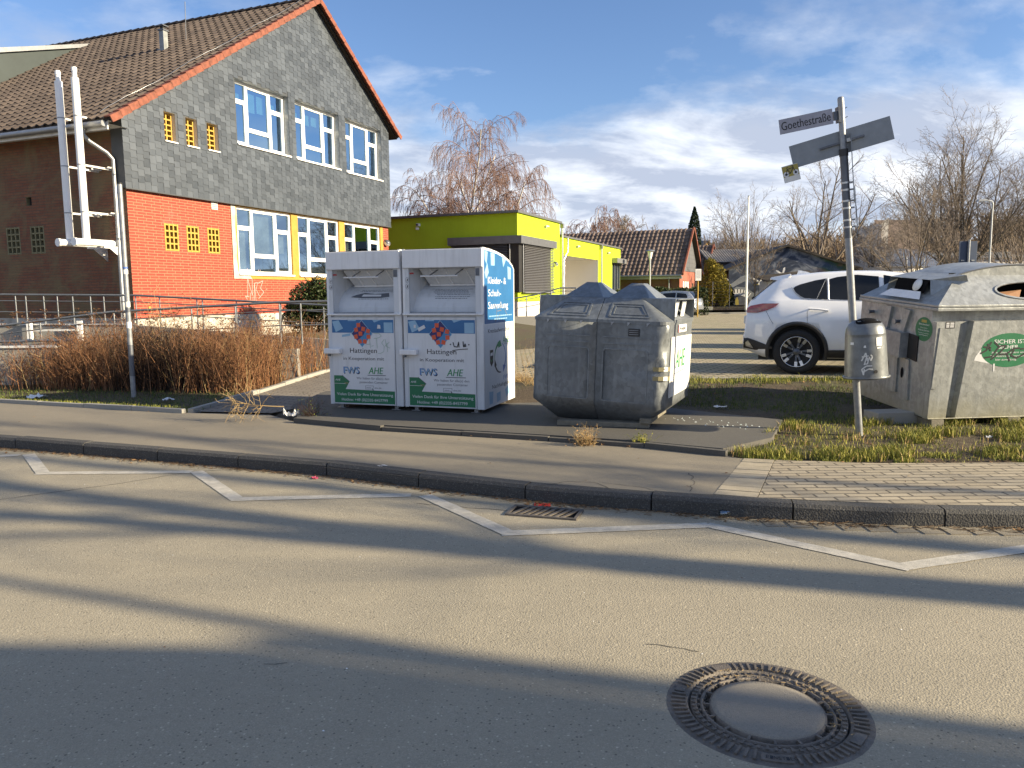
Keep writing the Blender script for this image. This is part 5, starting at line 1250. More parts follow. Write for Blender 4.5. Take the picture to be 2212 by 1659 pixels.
for k in range(K_): m.bar(ovp[k], ovp[(k+1) % K_], .022, .014, 'skip_metal', up=nrm)
m.tube([(A0, Y0-.004, ZE+.004)]+[(x, Y0-.006, crown(x)+.003) for x in xsr[1:-1]]+[(A1, Y0-.004, ZE+.004)], .008, 'steel_dark', 6); m.build('mouth_rim', sk, uv=False)
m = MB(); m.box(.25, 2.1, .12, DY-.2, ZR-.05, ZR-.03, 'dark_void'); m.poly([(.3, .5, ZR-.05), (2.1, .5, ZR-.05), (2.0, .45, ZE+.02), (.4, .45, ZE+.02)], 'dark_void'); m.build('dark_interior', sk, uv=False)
cbm = thing('cardboard', 'torn brown cardboard sheets stuffed in the mouth of the big container', 'cardboard', (sk.location.x, sk.location.y, 0)); cbm.rotation_euler = sk.rotation_euler
for (P_) in ([(.80, .16, ZR+.05), (1.06, .17, ZR+.0), (1.16, .27, ZR+.13), (.80, .24, ZR+.10)], [(1.30, .24, ZR+.05), (1.55, .24, ZR+.05), (1.55, .30, ZR+.12), (1.28, .30, ZR+.11)], [(1.05, .12, ZR-.01), (1.5, .14, ZR-.02), (1.45, .2, ZR+.01), (1.1, .2, ZR+.02)]):
    m = MB(); P_ = [Vector(p) for p in P_]; n = (P_[1]-P_[0]).cross(P_[3]-P_[0]).normalized()*.008
    m.add(P_+[p+n for p in P_], [(3, 2, 1, 0), (4, 5, 6, 7), (0, 1, 5, 4), (1, 2, 6, 5), (2, 3, 7, 6), (3, 0, 4, 7)], 'cardboard'); m.build('cardboard_sheet', cbm, uv=False)
# left hood with its own chute
m = MB(); sl2 = Vector((A0, 0, ZE-ZR)).normalized(); hz = ZR+.30
def hp(x, y, z): return (x, y, z)
hy0, hy1 = .30, 1.12; hx = .12
m.poly([hp(hx, hy0+.06, ZR+.25), hp(hx+.30, hy0-.12, ZR+.31), hp(hx+.30, hy1-.0, ZR+.31), hp(hx, hy1, ZR+.25)], 'skip_metal'); m.poly([hp(hx, hy0+.06, ZR+.25), hp(hx+.30, hy0-.12, ZR+.31), hp(hx+.34, hy0-.1, ZR+.24), hp(hx-.02, hy0+.0, ZR+.08)], 'skip_metal'); m.poly([hp(hx, hy1, ZR+.25), hp(hx+.30, hy1, ZR+.31), hp(hx+.30, hy1, ZR+.18), hp(hx-.02, hy1+.03, ZR+.08)], 'skip_metal'); m.build('side_hood', sk, uv=False)
m = MB(); P_ = [Vector((-.0, hy0+.02, ZR+.025)), Vector((-.0, hy1-.02, ZR+.025)), Vector((.075, hy1-.12, ZR+.105)), Vector((.075, hy0+.12, ZR+.105))]; m.poly([p+Vector((-.015, 0, .01)) for p in P_][::-1], 'white_paint')
m.poly([(.10, hy0+.12, ZR+.10), (.10, hy1-.12, ZR+.10), (.13, hy1-.14, ZR+.245), (.13, hy0+.10, ZR+.245)][::-1], 'dark_void'); m.build('chute_plate', sk, uv=False)
m = MB(); m.lathe([(.001, 0), (.075, .0), (.075, .004), (.001, .005)], 'paper_white', 20); o = m.build('chute_lid_disc', sk, uv=False, loc=(.10, .55, ZR+.185)); o.rotation_euler = (0, R(-68), 0)
# left flank fittings
def side_plate(name, pts, d, mm='skip_metal', xo=0.0):
    m = MB(); m.prism([(-y, z) for y, z in pts], (Vector((xo, 0, 0)), Vector((0, -1, 0)), GZ), d, mm); return m.build(name, sk, uv=False, bevel=.004)
side_plate('locking_lever', [(.80, 1.26), (.92, 1.26), (1.0, .99), (.86, .99)], .035); side_plate('locking_lever', [(.44, 1.25), (.56, 1.26), (.64, .97), (.54, .96)], .035)
side_plate('lock_box', [(.46, .99), (1.00, 1.00), (1.00, .76), (.46, .70)], .11, 'steel_galv'); side_plate('lock_black_plate', [(.28, .97), (.455, .985), (.455, .70), (.28, .68)], .012, 'black'); side_plate('guide_rail', [(.62, .70), (.78, .74), (.74, .25), (.60, .27)], .02); side_plate('guide_rail', [(.40, .68), (.54, .70), (.48, .2), (.36, .22)], .02)  # flat black plate gives the lock box a black side
for y, z in ((.80, .56), (.50, .52)):
    m = MB(); pts = [(.026*math.cos(2*math.pi*k/12), .065*math.sin(2*math.pi*k/12)) for k in range(12)]; m.flat(pts, (Vector((-.024, y, z)), Vector((0, -1, 0)), GZ), .002, 'dark_void'); m.build('key_slot', sk, uv=False)
for y, z in ((1.22, 1.16), (.66, 1.10)):
    m = MB(); m.tube([(0, y, z), (-.07, y, z)], .02, 'steel_dark', 8); m.tube([(-.07, y, z), (-.08, y, z)], .035, 'steel_galv', 10); m.build('hook_stud', sk, uv=False)
def disc_sticker(name, fr, ra_, rb_, mats_, lines, tear=None):
    m = MB(); pts = [(ra_*math.cos(2*math.pi*k/40), rb_*math.sin(2*math.pi*k/40)) for k in range(40)]; m.flat(pts, fr, .001, mats_)
    for (s_, x, y, w2, h2, b2) in lines: m.text(s_, x, y, w2, h2, fr, .0018, 'white_ink', b2)
    for q in (tear or []): m.flat(q[0], fr, q[2], q[1])
    return m
sf_ = (Vector((-.001, .21, 1.06)), Vector((0, -1, 0)), GZ)
m = disc_sticker('', sf_, .15, .135, 'green_print', [('Bitte beachten!', -.09, .045, .18, .02, .02), ('Einwurfzeiten', -.06, .01, .12, .012, .0), ('07.00 bis 20.00 Uhr', -.10, -.02, .20, .016, .02), ('Container werden', -.09, -.048, .18, .012, .0), ('regelmäßig geleert', -.08, -.07, .16, .012, 0)], [([(-.05, .075), (.04, .075), (.04, .105), (-.05, .105)], 'sign_yellow', .002)])
m.build('round_sticker', sk, uv=False)
ff_ = (Vector((.88, -.0045, .84)), GX, GZ)
m = disc_sticker('', ff_, .33, .19, 'green_print', [('SICHER IST', -.185, .075, .38, .045, .035), ('SICHER', -.13, .015, .24, .042, .035), ('Ihre Alten Papiere und', -.20, -.035, .40, .022, .01), ('Behältnisse werden', -.21, -.075, .40, .022, .01), ('hier zuverlässig', -.15, -.115, .25, .022, .01)],
    [([(-.39, -.07), (-.33, .02), (-.29, -.05), (-.22, -.12), (-.2, -.15), (-.40, -.11)], 'white_ink', .0005), ([(-.17, -.15), (-.15, -.15), (-.145, -.23), (-.16, -.24)], 'white_ink', .002)])
for st_ in ([(-.33, -.03), (-.27, .0), (-.22, .09)], [(-.30, .04), (-.22, .03)], [(-.26, .07), (-.22, -.0)], [(-.28, -.08), (-.20, -.07), (-.12, .04), (-.18, .09)], [(-.20, -.10), (-.10, -.02), (-.04, .05), (-.10, .05)], [(-.10, -.05), (-.02, -.04), (.02, -.12), (-.02, -.04), (.06, .02), (.12, .02)], [(.06, .0), (.03, -.06), (.10, -.09), (.18, -.05), (.24, .02), (.14, .01)], [(.18, -.05), (.26, -.02), (.34, -.02)], [(.22, -.12), (.28, -.08), (.33, -.12)]): m.stroke(st_, .018, ff_, .003, 'text_black')
m.flat([(.28, .14), (.38, .18), (.38, .26), (.30, .20)], ff_, .002, 'white_ink'); m.build('round_sticker', sk, uv=False)
m = MB(); f3 = (Vector((.10, -.0022, 1.09)), GX, GZ); m.flat([(0, 0), (.11, 0), (.11, .075), (0, .075)], f3, .001, 'black_plastic')
for k in range(3): m.flat([(.01, .012+k*.02), (.045, .012+k*.02), (.045, .024+k*.02), (.01, .024+k*.02)], f3, .0015, 'white_ink'); m.flat([(.055, .012+k*.02), (.10, .012+k*.02), (.10, .024+k*.02), (.055, .024+k*.02)], f3, .0015, 'white_ink')
m.build('type_plate', sk, uv=False)
m = MB(); m.flat([(-1.05, 1.18), (-.98, 1.17), (-.98, 1.215), (-1.05, 1.225)], (Vector((-.0365, 0, 0)), Vector((0, -1, 0)), GZ), .001, 'paper_white') if False else m.flat([(-.20, 1.17), (-.13, 1.175), (-.13, 1.21), (-.20, 1.215)], (Vector((-.002, .78, 0)), Vector((0, -1, 0)), GZ), .001, 'paper_white'); m.build('paper_sticker', sk, uv=False)
for x, lab in ((.11, 'short timber block under the left front corner of the big container'), (1.03, 'short timber block under the middle of the big container front'), (2.2, 'short timber block under the right front corner of the big container')):
    m = MB(); p = Vector((4.62, 8.47, 0))+Vector((math.cos(R(6)), math.sin(R(6)), 0))*x; m.box(-.075, .075, -.03, .45, -.06, .072, 'plank_grey'); tag(m.build('timber_block', None, loc=(p.x, p.y, 0), rotz=R(6), bevel=.004), lab, 'timber block', 'timber blocks under the big container')
m = MB(); m.box(-.0, .30, 0, .5, -.03, .10, 'concrete'); tag(m.build('concrete_block', None, loc=(4.66, 8.70, 0.02), rotz=R(96), bevel=.004), 'grey concrete footing block along the left flank of the big container', 'concrete block')

# ================================================================ leaning sign post with street sign and litter bin
LEAN = R(-5.9)
sp = thing('sign_post', 'leaning galvanised sign post at the kerb strip carrying a street name plate', 'sign post', (3.64, 7.96, 0)); sp.rotation_euler = (R(1.0), LEAN, 0)
m = MB(); m.tube([(0, 0, -.05), (0, 0, 2.05)], .036, 'steel_galv', 16); m.tube([(0, 0, 2.9), (0, 0, 3.42)], .031, 'steel_galv', 16); m.tube([(0, 0, 3.42), (0, 0, 3.435)], [.031, .024], 'steel_galv', 16); m.build('pole', sp, uv=False)
m = MB(); m.tube([(0, 0, 2.05), (0, 0, 2.9)], .0385, 'steel_dark', 16); m.tube([(0, 0, 2.86), (0, 0, 2.93)], .043, 'black_plastic', 16); m.build('pole_sleeve', sp, uv=False)
for z in (2.52, 2.59, 2.34, 2.41, 2.15, 2.22):
    m = MB(); m.tube([(0, 0, z), (0, 0, z+.018)], .0415, 'steel_bright', 16); m.bar((.035, 0, z+.009), (.075, -.01, z+.009), .014, .016, 'steel_galv'); m.build('pipe_clamp', sp, uv=False)
def plate(name, parent, c, wdt, hgt, rot, yaw, mm, back=None, th=.004):
    m = MB(); m.box(-wdt/2, wdt/2, -th, 0, -hgt/2, hgt/2, mm); m.box(-wdt/2-.002, wdt/2+.002, -th+.0005, .0005, -hgt/2-.002, hgt/2+.002, 'sign_back'); o = m.build(name, parent, loc=c); o.rotation_euler = (0, R(rot), R(yaw)); return o
sn = plate('street_name_plate', sp, (-.335, .06, 3.245), .50, .142, -2.8, -19, 'sign_plate')
m = MB(); m.text('Goethestraße', -.232, -.038, .464, .082, ((0, -.0045, 0), GX, GZ), .001, 'text_black', .012); m.build('lettering', sn, uv=False)
m = MB(); m.box(-.085, -.03, -.02, .01, 3.215, 3.30, 'steel_dark'); m.box(-.045, -.028, -.04, .04, 3.19, 3.34, 'steel_dark'); m.tube([(.03, 0, 3.32), (.055, -.01, 3.33)], .004, 'steel_dark', 6); m.tube([(.03, 0, 3.23), (.055, -.01, 3.24)], .004, 'steel_dark', 6); m.build('bracket', sp, uv=False)
db = plate('direction_sign', sp, (-.005, .045, 3.0), -.0 or .95, .225, -8.5, -19, 'sign_back')
m = MB(); m.bar((-.20, -.02, -.004), (.22, -.02, .002), .028, .02, 'steel_dark', up=(0, 0, 1)); m.box(.055, .09, -.04, -.02, -.015, .02, 'paper_white'); m.build('rail', db, uv=False)
bk = plate('bicycle_sign', sp, (-.475, .165, 2.772), .155, .165, -8, -19, 'white_dirty')
m = MB(); f_ = ((0, -.0045, 0), GX, GZ); m.flat([(-.078, -.03), (.078, -.03), (.078, .078), (-.078, .078)], f_, .0005, 'sign_yellow')
for cxx in (-.048, .046):
    for rad, mm, o_ in ((.028, 'white_ink', .001), (.012, 'text_black', .0016)): m.flat([(cxx+rad*math.cos(2*math.pi*k/16), -.004+rad*math.sin(2*math.pi*k/16)) for k in range(16)], f_, o_, mm)
for st_ in ([(-.048, -.004), (-.03, .045), (.03, .05), (.046, -.004)], [(-.03, .045), (-.005, .0), (.03, .05)], [(-.048, -.004), (-.005, .0)], [(-.035, .06), (-.02, .062)], [(.03, .05), (.028, .068), (.012, .07)]): m.stroke(st_, .007, f_, .002, 'text_black')
m.build('bicycle_symbol', bk, uv=False)
for (z0, z1, xo, hh) in ((2.42, 3.08, .075, 1), (2.25, 2.56, .085, 0), (2.08, 2.36, .088, 0)):
    m = MB(); m.box(xo-.004, xo+.004, -.04 if hh else -.015, .55 if hh else .30, z0, z1, 'sign_back'); m.build('side_on_sign', sp, uv=False, rotz=R(-24))
# litter bin
bn = thing('litter_bin', 'dented galvanised litter bin with domed top hung on the leaning post', 'litter bin', (3.60, 7.77, .62)); bn.rotation_euler = (0, LEAN*.6, 0)
m = MB(); m.lathe([(.205, .03), (.202, .12), (.196, .28), (.191, .42), (.188, .455), (.190, .46), (.186, .465)], 'galv_bin', 40, cap=False); m.lathe([(.188, .462), (.180, .51), (.155, .56), (.115, .59), (.07, .605), (.001, .612)], 'galv_bin', 40, cap=False); m.build('shell', bn, uv=False)
m = MB(); m.lathe([(.15, .0), (.222, .012), (.224, .030), (.216, .034), (.205, .032)], 'galv_bin', 40); m.build('base_rim', bn, uv=False)
m = MB()
def dome(x, y):
    r = math.hypot(x, y); pr_ = [(.0, .612), (.07, .605), (.115, .59), (.155, .56), (.180, .51), (.188, .462)]
    for a, b in zip(pr_[:-1], pr_[1:]):
        if a[0] <= r <= b[0]: return a[1]+(b[1]-a[1])*(r-a[0])/(b[0]-a[0])
    return .46
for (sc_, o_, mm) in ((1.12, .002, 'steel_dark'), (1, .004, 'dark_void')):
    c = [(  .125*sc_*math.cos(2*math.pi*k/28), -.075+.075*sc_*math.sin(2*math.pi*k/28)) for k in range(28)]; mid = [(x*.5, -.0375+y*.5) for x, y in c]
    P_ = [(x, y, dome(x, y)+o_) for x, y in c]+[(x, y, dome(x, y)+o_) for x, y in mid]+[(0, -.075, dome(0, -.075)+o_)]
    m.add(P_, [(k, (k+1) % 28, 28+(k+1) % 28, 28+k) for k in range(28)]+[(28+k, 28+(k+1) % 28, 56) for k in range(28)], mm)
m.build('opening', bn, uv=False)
m = MB()
def cyl(a, z, rr_=.2): return Vector((rr_*math.sin(a), -rr_*math.cos(a), z))
def cpatch(pts, mm, o_=.0015, R0=lambda z: .2055-.035*(z-.03)): m.poly([cyl(a, z, R0(z)+o_) for a, z in pts], mm)
for k in range(4): a = .10+k*.11; cpatch([(a, .34), (a+.11, .345), (a+.11, .43), (a, .425)], 'paper_white') if k < 3 else None
cpatch([(.13, .315), (.34, .318), (.34, .33), (.13, .327)], 'paper_white'); cpatch([(-1.2, .36), (-1.0, .36), (-1.0, .385), (-1.2, .385)], 'paper_white'); cpatch([(-.52, .33), (-.40, .33), (-.42, .355), (-.5, .35)], 'paper_white')
def cst(pts, wd=.012):
    for (a, b) in zip(pts[:-1], pts[1:]):
        A, B_ = cyl(a[0], a[1], .2055-.035*(a[1]-.03)+.003), cyl(b[0], b[1], .2055-.035*(b[1]-.03)+.003); d = (B_-A).normalized(); n = cyl((a[0]+b[0])/2, 0, 1); s_ = d.cross(n)*wd/2; m.poly([A-s_, A+s_, B_+s_, B_-s_][::-1], 'white_dirty')
for q in ([(-.62, .20), (-.42, .28), (-.36, .20)], [(-.6, .24), (-.3, .25)], [(-.50, .16), (-.40, .23), (-.30, .22), (-.36, .17), (-.46, .17)], [(-.28, .24), (-.2, .20), (-.12, .24), (-.2, .26)], [(-.60, .12), (-.4, .15), (-.15, .15)], [(-.56, .09), (-.3, .12), (-.12, .115)], [(-.62, .12), (-.54, .06), (-.5, .12)]): cst(q)
m.build('sticker_and_scrawl', bn, uv=False)
m = MB(); m.tube([(.0, -.208, .09), (.0, -.214, .09)], .018, 'black', 10); m.box(-.02, .02, .16, .2, .1, .5, 'steel_dark'); m.build('lock', bn, uv=False)

# plain post on the left
p0, p1 = gp(289, 857, 0), at(258, 398, 11.79); lp = thing('metal_post', 'plain galvanised post with torn stickers in front of the dry shrubs', 'post', p0)
d = p1-p0; m = MB(); m.tube([Vector((0, 0, -.05)), d], .037, 'steel_galv', 14); m.build('pole', lp, uv=False)
m = MB(); m.tube([d, d*1.006], .042, 'black', 14); m.build('cap', lp, uv=False)
for f0, f1, mm in ((.61, .618, 'text_blue'), (.585, .605, 'white_dirty'), (.43, .455, 'white_dirty'), (.405, .425, 'steel_dark'), (.33, .36, 'paper_white'), (.10, .25, 'steel_dark')):
    m = MB(); m.tube([d*f0, d*f1], .0385, mm, 14, caps=False); m.build('sticker', lp, uv=False)

# ================================================================ cars
def interp(tab, x):
    for a, b in zip(tab[:-1], tab[1:]):
        if a[0] <= x <= b[0]: return a[1]+(b[1]-a[1])*(x-a[0])/(b[0]-a[0]) if b[0] > a[0] else b[1]
    return tab[0][1] if x < tab[0][0] else tab[-1][1]
def car(name, label, loc, rotz, paint, L, top, belt, hwm, wheels, wr, side_win, sill=.43, bumper_z=.62, detail=True, tail=None):
    t = thing(name, label, 'car', loc, rotz)
    hw = lambda x: hwm-.14*(1-sstep(0, .55, x))-.16*(sstep(L-.8, L, x))
    def sec(x):
        zt = interp(top, x); b = min(interp(belt, x), zt-.06); h = hw(x); zb = .26+.12*(1-sstep(0, .4, x))+.05*sstep(L-.5, L, x)
        k = sstep(.05, .45, zt-b)
        pts = [(h-.10, zb), (h-.02, zb+.10), (h+.0, .62 if b > .75 else b-.12), (h-.005, .85 if b > .98 else b-.06), (h-.035, b-.005), (h-.06-.02*k, b+.012), (h-.06-.12*k, b+(zt-b)*.55), (h-.08-.16*k, zt-.05), (h-.16-.18*k, zt-.015), (h*.35, zt), (0, zt+.008)]
        return pts
    def yside(x, z):
        s_ = sec(x)
        for a, b in zip(s_[:-1], s_[1:]):
            if a[1] <= z <= b[1] and b[1] > a[1]: return a[0]+(b[0]-a[0])*(z-a[1])/(b[1]-a[1])
        return s_[0][0] if z < s_[0][1] else s_[-3][0]
    xs_ = sorted(set([0, .02, .05, .09, .13, .18]+[L*k/70 for k in range(71)]+[L-.05, L-.02]))
    n = 11; vs = []
    for x in xs_:
        s_ = sec(x); ring = [(x, -y, z) for y, z in s_]+[(x, y, z) for y, z in s_[-2::-1]]; vs.append(ring)
    m = MB(); loft(m, vs, paint, True); o = m.build('body', t, uv=False)
    cut = bpy.data.meshes.new('cut'); bm = bmesh.new()
    for wx in wheels: bmesh.ops.create_cone(bm, cap_ends=True, segments=40, radius1=wr+.07, radius2=wr+.07, depth=3, matrix=Matrix.Translation((wx, 0, wr+.01)) @ Matrix.Rotation(math.pi/2, 4, 'X'))
    bm.to_mesh(cut); bm.free(); co = bpy.data.objects.new('cut', cut); COL.objects.link(co); co.parent = t
    bo = o.modifiers.new('b', 'BOOLEAN'); bo.object = co; bo.operation = 'DIFFERENCE'; bo.solver = 'EXACT'
    bpy.context.view_layer.update(); nm = bpy.data.meshes.new_from_object(o.evaluated_get(bpy.context.evaluated_depsgraph_get())); o.modifiers.clear(); o.data = nm; bpy.data.objects.remove(co)
    u = MB(); u.box(.25, L-.3, -hwm+.25, hwm-.25, .22, wr*2+.08, 'black'); u.build('underbody', t, uv=False)
    def patch(outl, mm, off, nm_, parent=t, sides=(-1, 1), fine=10):
        m = MB()
        pts = []
        for a, b in zip(outl, outl[1:]+outl[:1]):
            k = max(1, int(math.hypot(b[0]-a[0], b[1]-a[1])/.06)); pts += [(a[0]+(b[0]-a[0])*i/k, a[1]+(b[1]-a[1])*i/k) for i in range(k)]
        # horizontal slices keep the patch on the curved flank
        zs_ = sorted({round(z, 4) for _, z in pts}); zs_ = [zs_[0]]+[z for i, z in enumerate(zs_[1:-1]) if True]+[zs_[-1]]
        z0, z1 = zs_[0], zs_[-1]; NS = max(3, int((z1-z0)/.03)); rows = []
        for k in range(NS+1):
            z = z0+(z1-z0)*min(max(k/NS, .001), .999); xi = []
            for a, b in zip(outl, outl[1:]+outl[:1]):
                if (a[1]-z)*(b[1]-z) <= 0 and a[1] != b[1]: xi.append(a[0]+(b[0]-a[0])*(z-a[1])/(b[1]-a[1]))
            rows.append((z, min(xi), max(xi)))
        last = None
        for s in sides:
            m = MB(); NC = 8; grid = []
            for (z, xa, xb) in rows: grid.append([(xa+(xb-xa)*c/NC, s*(yside(xa+(xb-xa)*c/NC, z)+off), z) for c in range(NC+1)])
            V_ = [p for r_ in grid for p in r_]; F_ = [(i*(NC+1)+c, i*(NC+1)+c+1, (i+1)*(NC+1)+c+1, (i+1)*(NC+1)+c) for i in range(len(rows)-1) for c in range(NC)]
            m.add(V_, F_ if s < 0 else [f[::-1] for f in F_], mm, True); last = m.build(nm_, parent, uv=False)
        return last
    for w_ in side_win: patch(w_, 'car_glass', .010, 'side_window')
    # rear and front glass lie on the top surface
    def topglass(x0, x1, hwf, nm_):
        m = MB(); N_ = 8; V_ = []
        for k in range(N_+1):
            x = x0+(x1-x0)*k/N_; z = interp(top, x); y = (hw(x)-.16-.10*sstep(0, 1, (z-interp(belt, x))/.4))*hwf
            V_ += [(x, -y, z+.006), (x, -y*.4, z+.014), (x, y*.4, z+.014), (x, y, z+.006)]
        m.add(V_, [(k*4+c, k*4+c+4, k*4+c+5, k*4+c+1) for k in range(N_) for c in range(3)], 'car_glass', True); m.build(nm_, t, uv=False)
    # wheels
    for wx in wheels:
        for s in (-1, 1):
            wt = thing('wheel', None, None, (wx, s*(hw(wx)-.11), wr)); wt.parent = t; wt.rotation_euler = (R(90) if s < 0 else R(-90), 0, 0)
            m = MB(); m.lathe([(wr*.60, -.09), (wr*.97, -.105), (wr, -.08), (wr, .06), (wr*.975, .085), (wr*.85, .10), (wr*.68, .095), (wr*.66, .08)], 'black_rubber', 40, cap=False); m.lathe([(wr*.66, .05), (.001, .015)], 'black', 24, cap=False); m.build('tyre', wt, uv=False)
            m = MB(); m.lathe([(wr*.66, .085), (wr*.69, .10), (wr*.66, .103), (wr*.64, .085), (wr*.63, .04)], 'alloy', 40, cap=False)
            for k in range(10):
                a = math.pi*2*k/10+.1*(1 if k % 2 else -1)+.2; c_, s2 = math.cos(a), math.sin(a)
                m.bar((c_*.04, s2*.04, .065), (c_*wr*.50, s2*wr*.50, .080), .030, .02, 'steel_dark' if detail else 'alloy'); m.bar((c_*wr*.44, s2*wr*.44, .090), (c_*wr*.66, s2*wr*.66, .096), .045, .012, 'alloy')
            m.lathe([(.055, .06), (.05, .095), (.001, .098)], 'steel_dark', 16)
            for k in range(5): a = math.pi*2*k/5; m.tube([(c_*0+.075*math.cos(a), .075*math.sin(a), .07), (.075*math.cos(a), .075*math.sin(a), .088)], .009, 'alloy', 6)
            m.build('rim', wt, uv=False)
    for wx in wheels:
        for s in (-1, 1):
            if not detail: continue
            m = MB(); N_ = 28; V_ = []
            for k in range(N_+1):
                a = R(-18)+R(216)*k/N_
                for rad, o_ in ((wr+.055, -.02), (wr+.06, .018), (wr+.105, .022), (wr+.118, .004)):
                    x, z = wx+rad*math.cos(a), wr+.01+rad*math.sin(a); V_.append((x, s*(yside(min(max(x, .02), L-.02), max(z, .3))+o_), z))
            F_ = [(k*4+c, k*4+c+1, k*4+c+5, k*4+c+4) for k in range(N_) for c in range(3)]; m.add(V_, F_ if s > 0 else [f[::-1] for f in F_], 'black_plastic', True); m.build('wheel_arch_trim', t, uv=False)
    return t, patch, topglass, yside
LT = .17
sx0, sy0 = 12.8*(1603-1106)/F_PX+.02, 12.80
SR_ = R(-18.5); hwS = .92
c_org = Vector((sx0, sy0, LT))+Vector((-math.sin(SR_), math.cos(SR_), 0))*(hwS-.10)
top_s = [(0, .64), (.02, .68), (.04, .74), (.05, 1.10), (.10, 1.20), (.30, 1.37), (.50, 1.54), (.60, 1.585), (.80, 1.62), (1.2, 1.655), (1.65, 1.672), (2.1, 1.662), (2.6, 1.60), (2.9, 1.51), (3.3, 1.28), (3.55, 1.10), (3.9, 1.03), (4.3, .93), (4.48, .80), (4.55, .62)]
belt_s = [(0, 1.16), (.8, 1.20), (1.2, 1.195), (2.2, 1.16), (3.3, 1.06), (4.55, .9)]
win1 = [(.76, 1.405), (.80, 1.33), (.90, 1.245), (1.0, 1.215), (1.285, 1.203), (1.27, 1.545), (1.1, 1.515), (.88, 1.455)]
win2 = [(1.32, 1.202), (2.05, 1.18), (2.03, 1.59), (1.7, 1.595), (1.31, 1.55)]
win3 = [(2.12, 1.178), (3.10, 1.14), (2.9, 1.30), (2.55, 1.50), (2.1, 1.585)]
suv, patch, tg, ys = car('white_suv', 'white SUV parked behind the litter bin, seen from its rear left side', c_org, SR_, 'car_white', 4.55, top_s, belt_s, hwS, (.84, 3.54), .365, [win1, win2, win3])
tg(.11, .47, .95, 'rear_window'); tg(2.75, 3.45, 1, 'windscreen')
patch([(.055, 1.00), (.055, 1.135), (.30, 1.150), (.555, 1.150), (.50, 1.10), (.36, 1.035), (.22, 1.0)], 'tail_red', .014, 'tail_light'); patch([(.06, 1.01), (.06, 1.07), (.26, 1.085), (.30, 1.05), (.24, 1.01)], 'tail_clear', .018, 'tail_light_lens')
patch([(.01, .41), (.01, .60), (.12, .57), (.34, .49), (.47, .44), (.47, .41), (.2, .38)], 'black_plastic', .012, 'rear_bumper'); patch([(1.28, .27), (1.26, .425), (3.15, .43), (3.12, .27)], 'black_plastic', .012, 'sill_trim'); patch([(.05, .42), (.04, .53), (.08, .54), (.17, .41)], 'steel_bright', .018, 'reflector')
m = MB()
for s in (-1, 1):
    pts = [(1.02, 1.06), (1.08, 1.045), (1.20, 1.04), (1.28, 1.03)]
    if s > -1: m.build('door_handle', suv, uv=False); m = MB()
    for x, z in (pts[0], pts[-1]): m.tube([(x, s*(ys(x, z)-.005), z), (x, s*(ys(x, z)+.03), z)], .014, 'car_white', 8)
    m.tube([(pts[0][0]-.02, s*(ys(*pts[0])+.034), pts[0][1]), (1.15, s*(ys(1.15, 1.05)+.044), 1.052), (pts[-1][0]+.02, s*(ys(*pts[-1])+.034), pts[-1][1])], .015, 'car_white', 8)
m.build('door_handle', suv, uv=False)
m = MB()
for s in (-1, 1):
    for ln in ([(1.0, 1.20), (.985, 1.0), (.99, .84), (1.1, .74), (1.24, .60), (1.28, .44)], [(2.08, 1.17), (2.1, .8), (2.12, .44)], [(.36, 1.02), (.42, .90), (.47, .82)], [(3.2, 1.10), (3.15, .8), (3.13, .44)]):
        m.tube([(x, s*(ys(x, z)+.0005), z) for x, z in ln], .0035, 'steel_dark', 5)
    m.tube([(x, s*(ys(x, z)+.008), z) for x, z in ([(.74, 1.41), (.79, 1.32), (.89, 1.235), (1.0, 1.205), (1.3, 1.192), (2.05, 1.17)])], .006, 'steel_bright', 6)
    m.tube([(1.29, s*(ys(1.29, 1.5)+.012), 1.545), (1.305, s*(ys(1.3, 1.2)+.014), 1.205)], .007, 'steel_bright', 5); m.tube([(1.26, s*(ys(1.26, 1.5)+.013), 1.54), (1.12, s*(ys(1.12, 1.2)+.014), 1.215)], .003, 'steel_bright', 5)
m.build('panel_seams', suv, uv=False)
m = MB(); m.add([(.40, -.60, 1.545), (.40, .60, 1.545), (.74, .64, 1.612), (.74, -.64, 1.612), (.42, -.60, 1.575), (.42, .60, 1.575), (.72, .62, 1.628), (.72, -.62, 1.628), (.62, -.68, 1.50), (.62, .68, 1.50)], [(3, 2, 1, 0), (4, 5, 6, 7), (0, 1, 5, 4), (2, 3, 7, 6), (0, 4, 7, 3), (1, 2, 6, 5), (0, 3, 8), (1, 9, 2)], 'car_white'); m.build('rear_spoiler', suv, uv=False, bevel=.01)
m = MB(); m.prism([(.84, 1.63), (1.06, 1.64), (1.02, 1.665), (.90, 1.695), (.86, 1.695)], ((0, .015, 0), GX, GZ), .03, 'car_white'); m.build('aerial_fin', suv, uv=False, bevel=.005)
for s in (-1, 1):
    m = MB(); m.box(2.72, 2.92, *sorted((s*.96, s*1.08)), 1.14, 1.27, 'car_white'); m.build('wing_mirror', suv, uv=False, bevel=.03)
m = MB(); m.box(-.004, .03, -.26, .26, .80, .92, 'paper_white'); m.build('number_plate', suv, uv=False)
m = MB(); m.bar((.0, 0, 0), (.0, 0, 0.001), .001, .001, 'black') if False else m.tube([(.12, -.25, 1.23), (.14, -.28, 1.25), (.16, .1, 1.26)], .012, 'black', 6); m.build('rear_wiper', suv, uv=False)

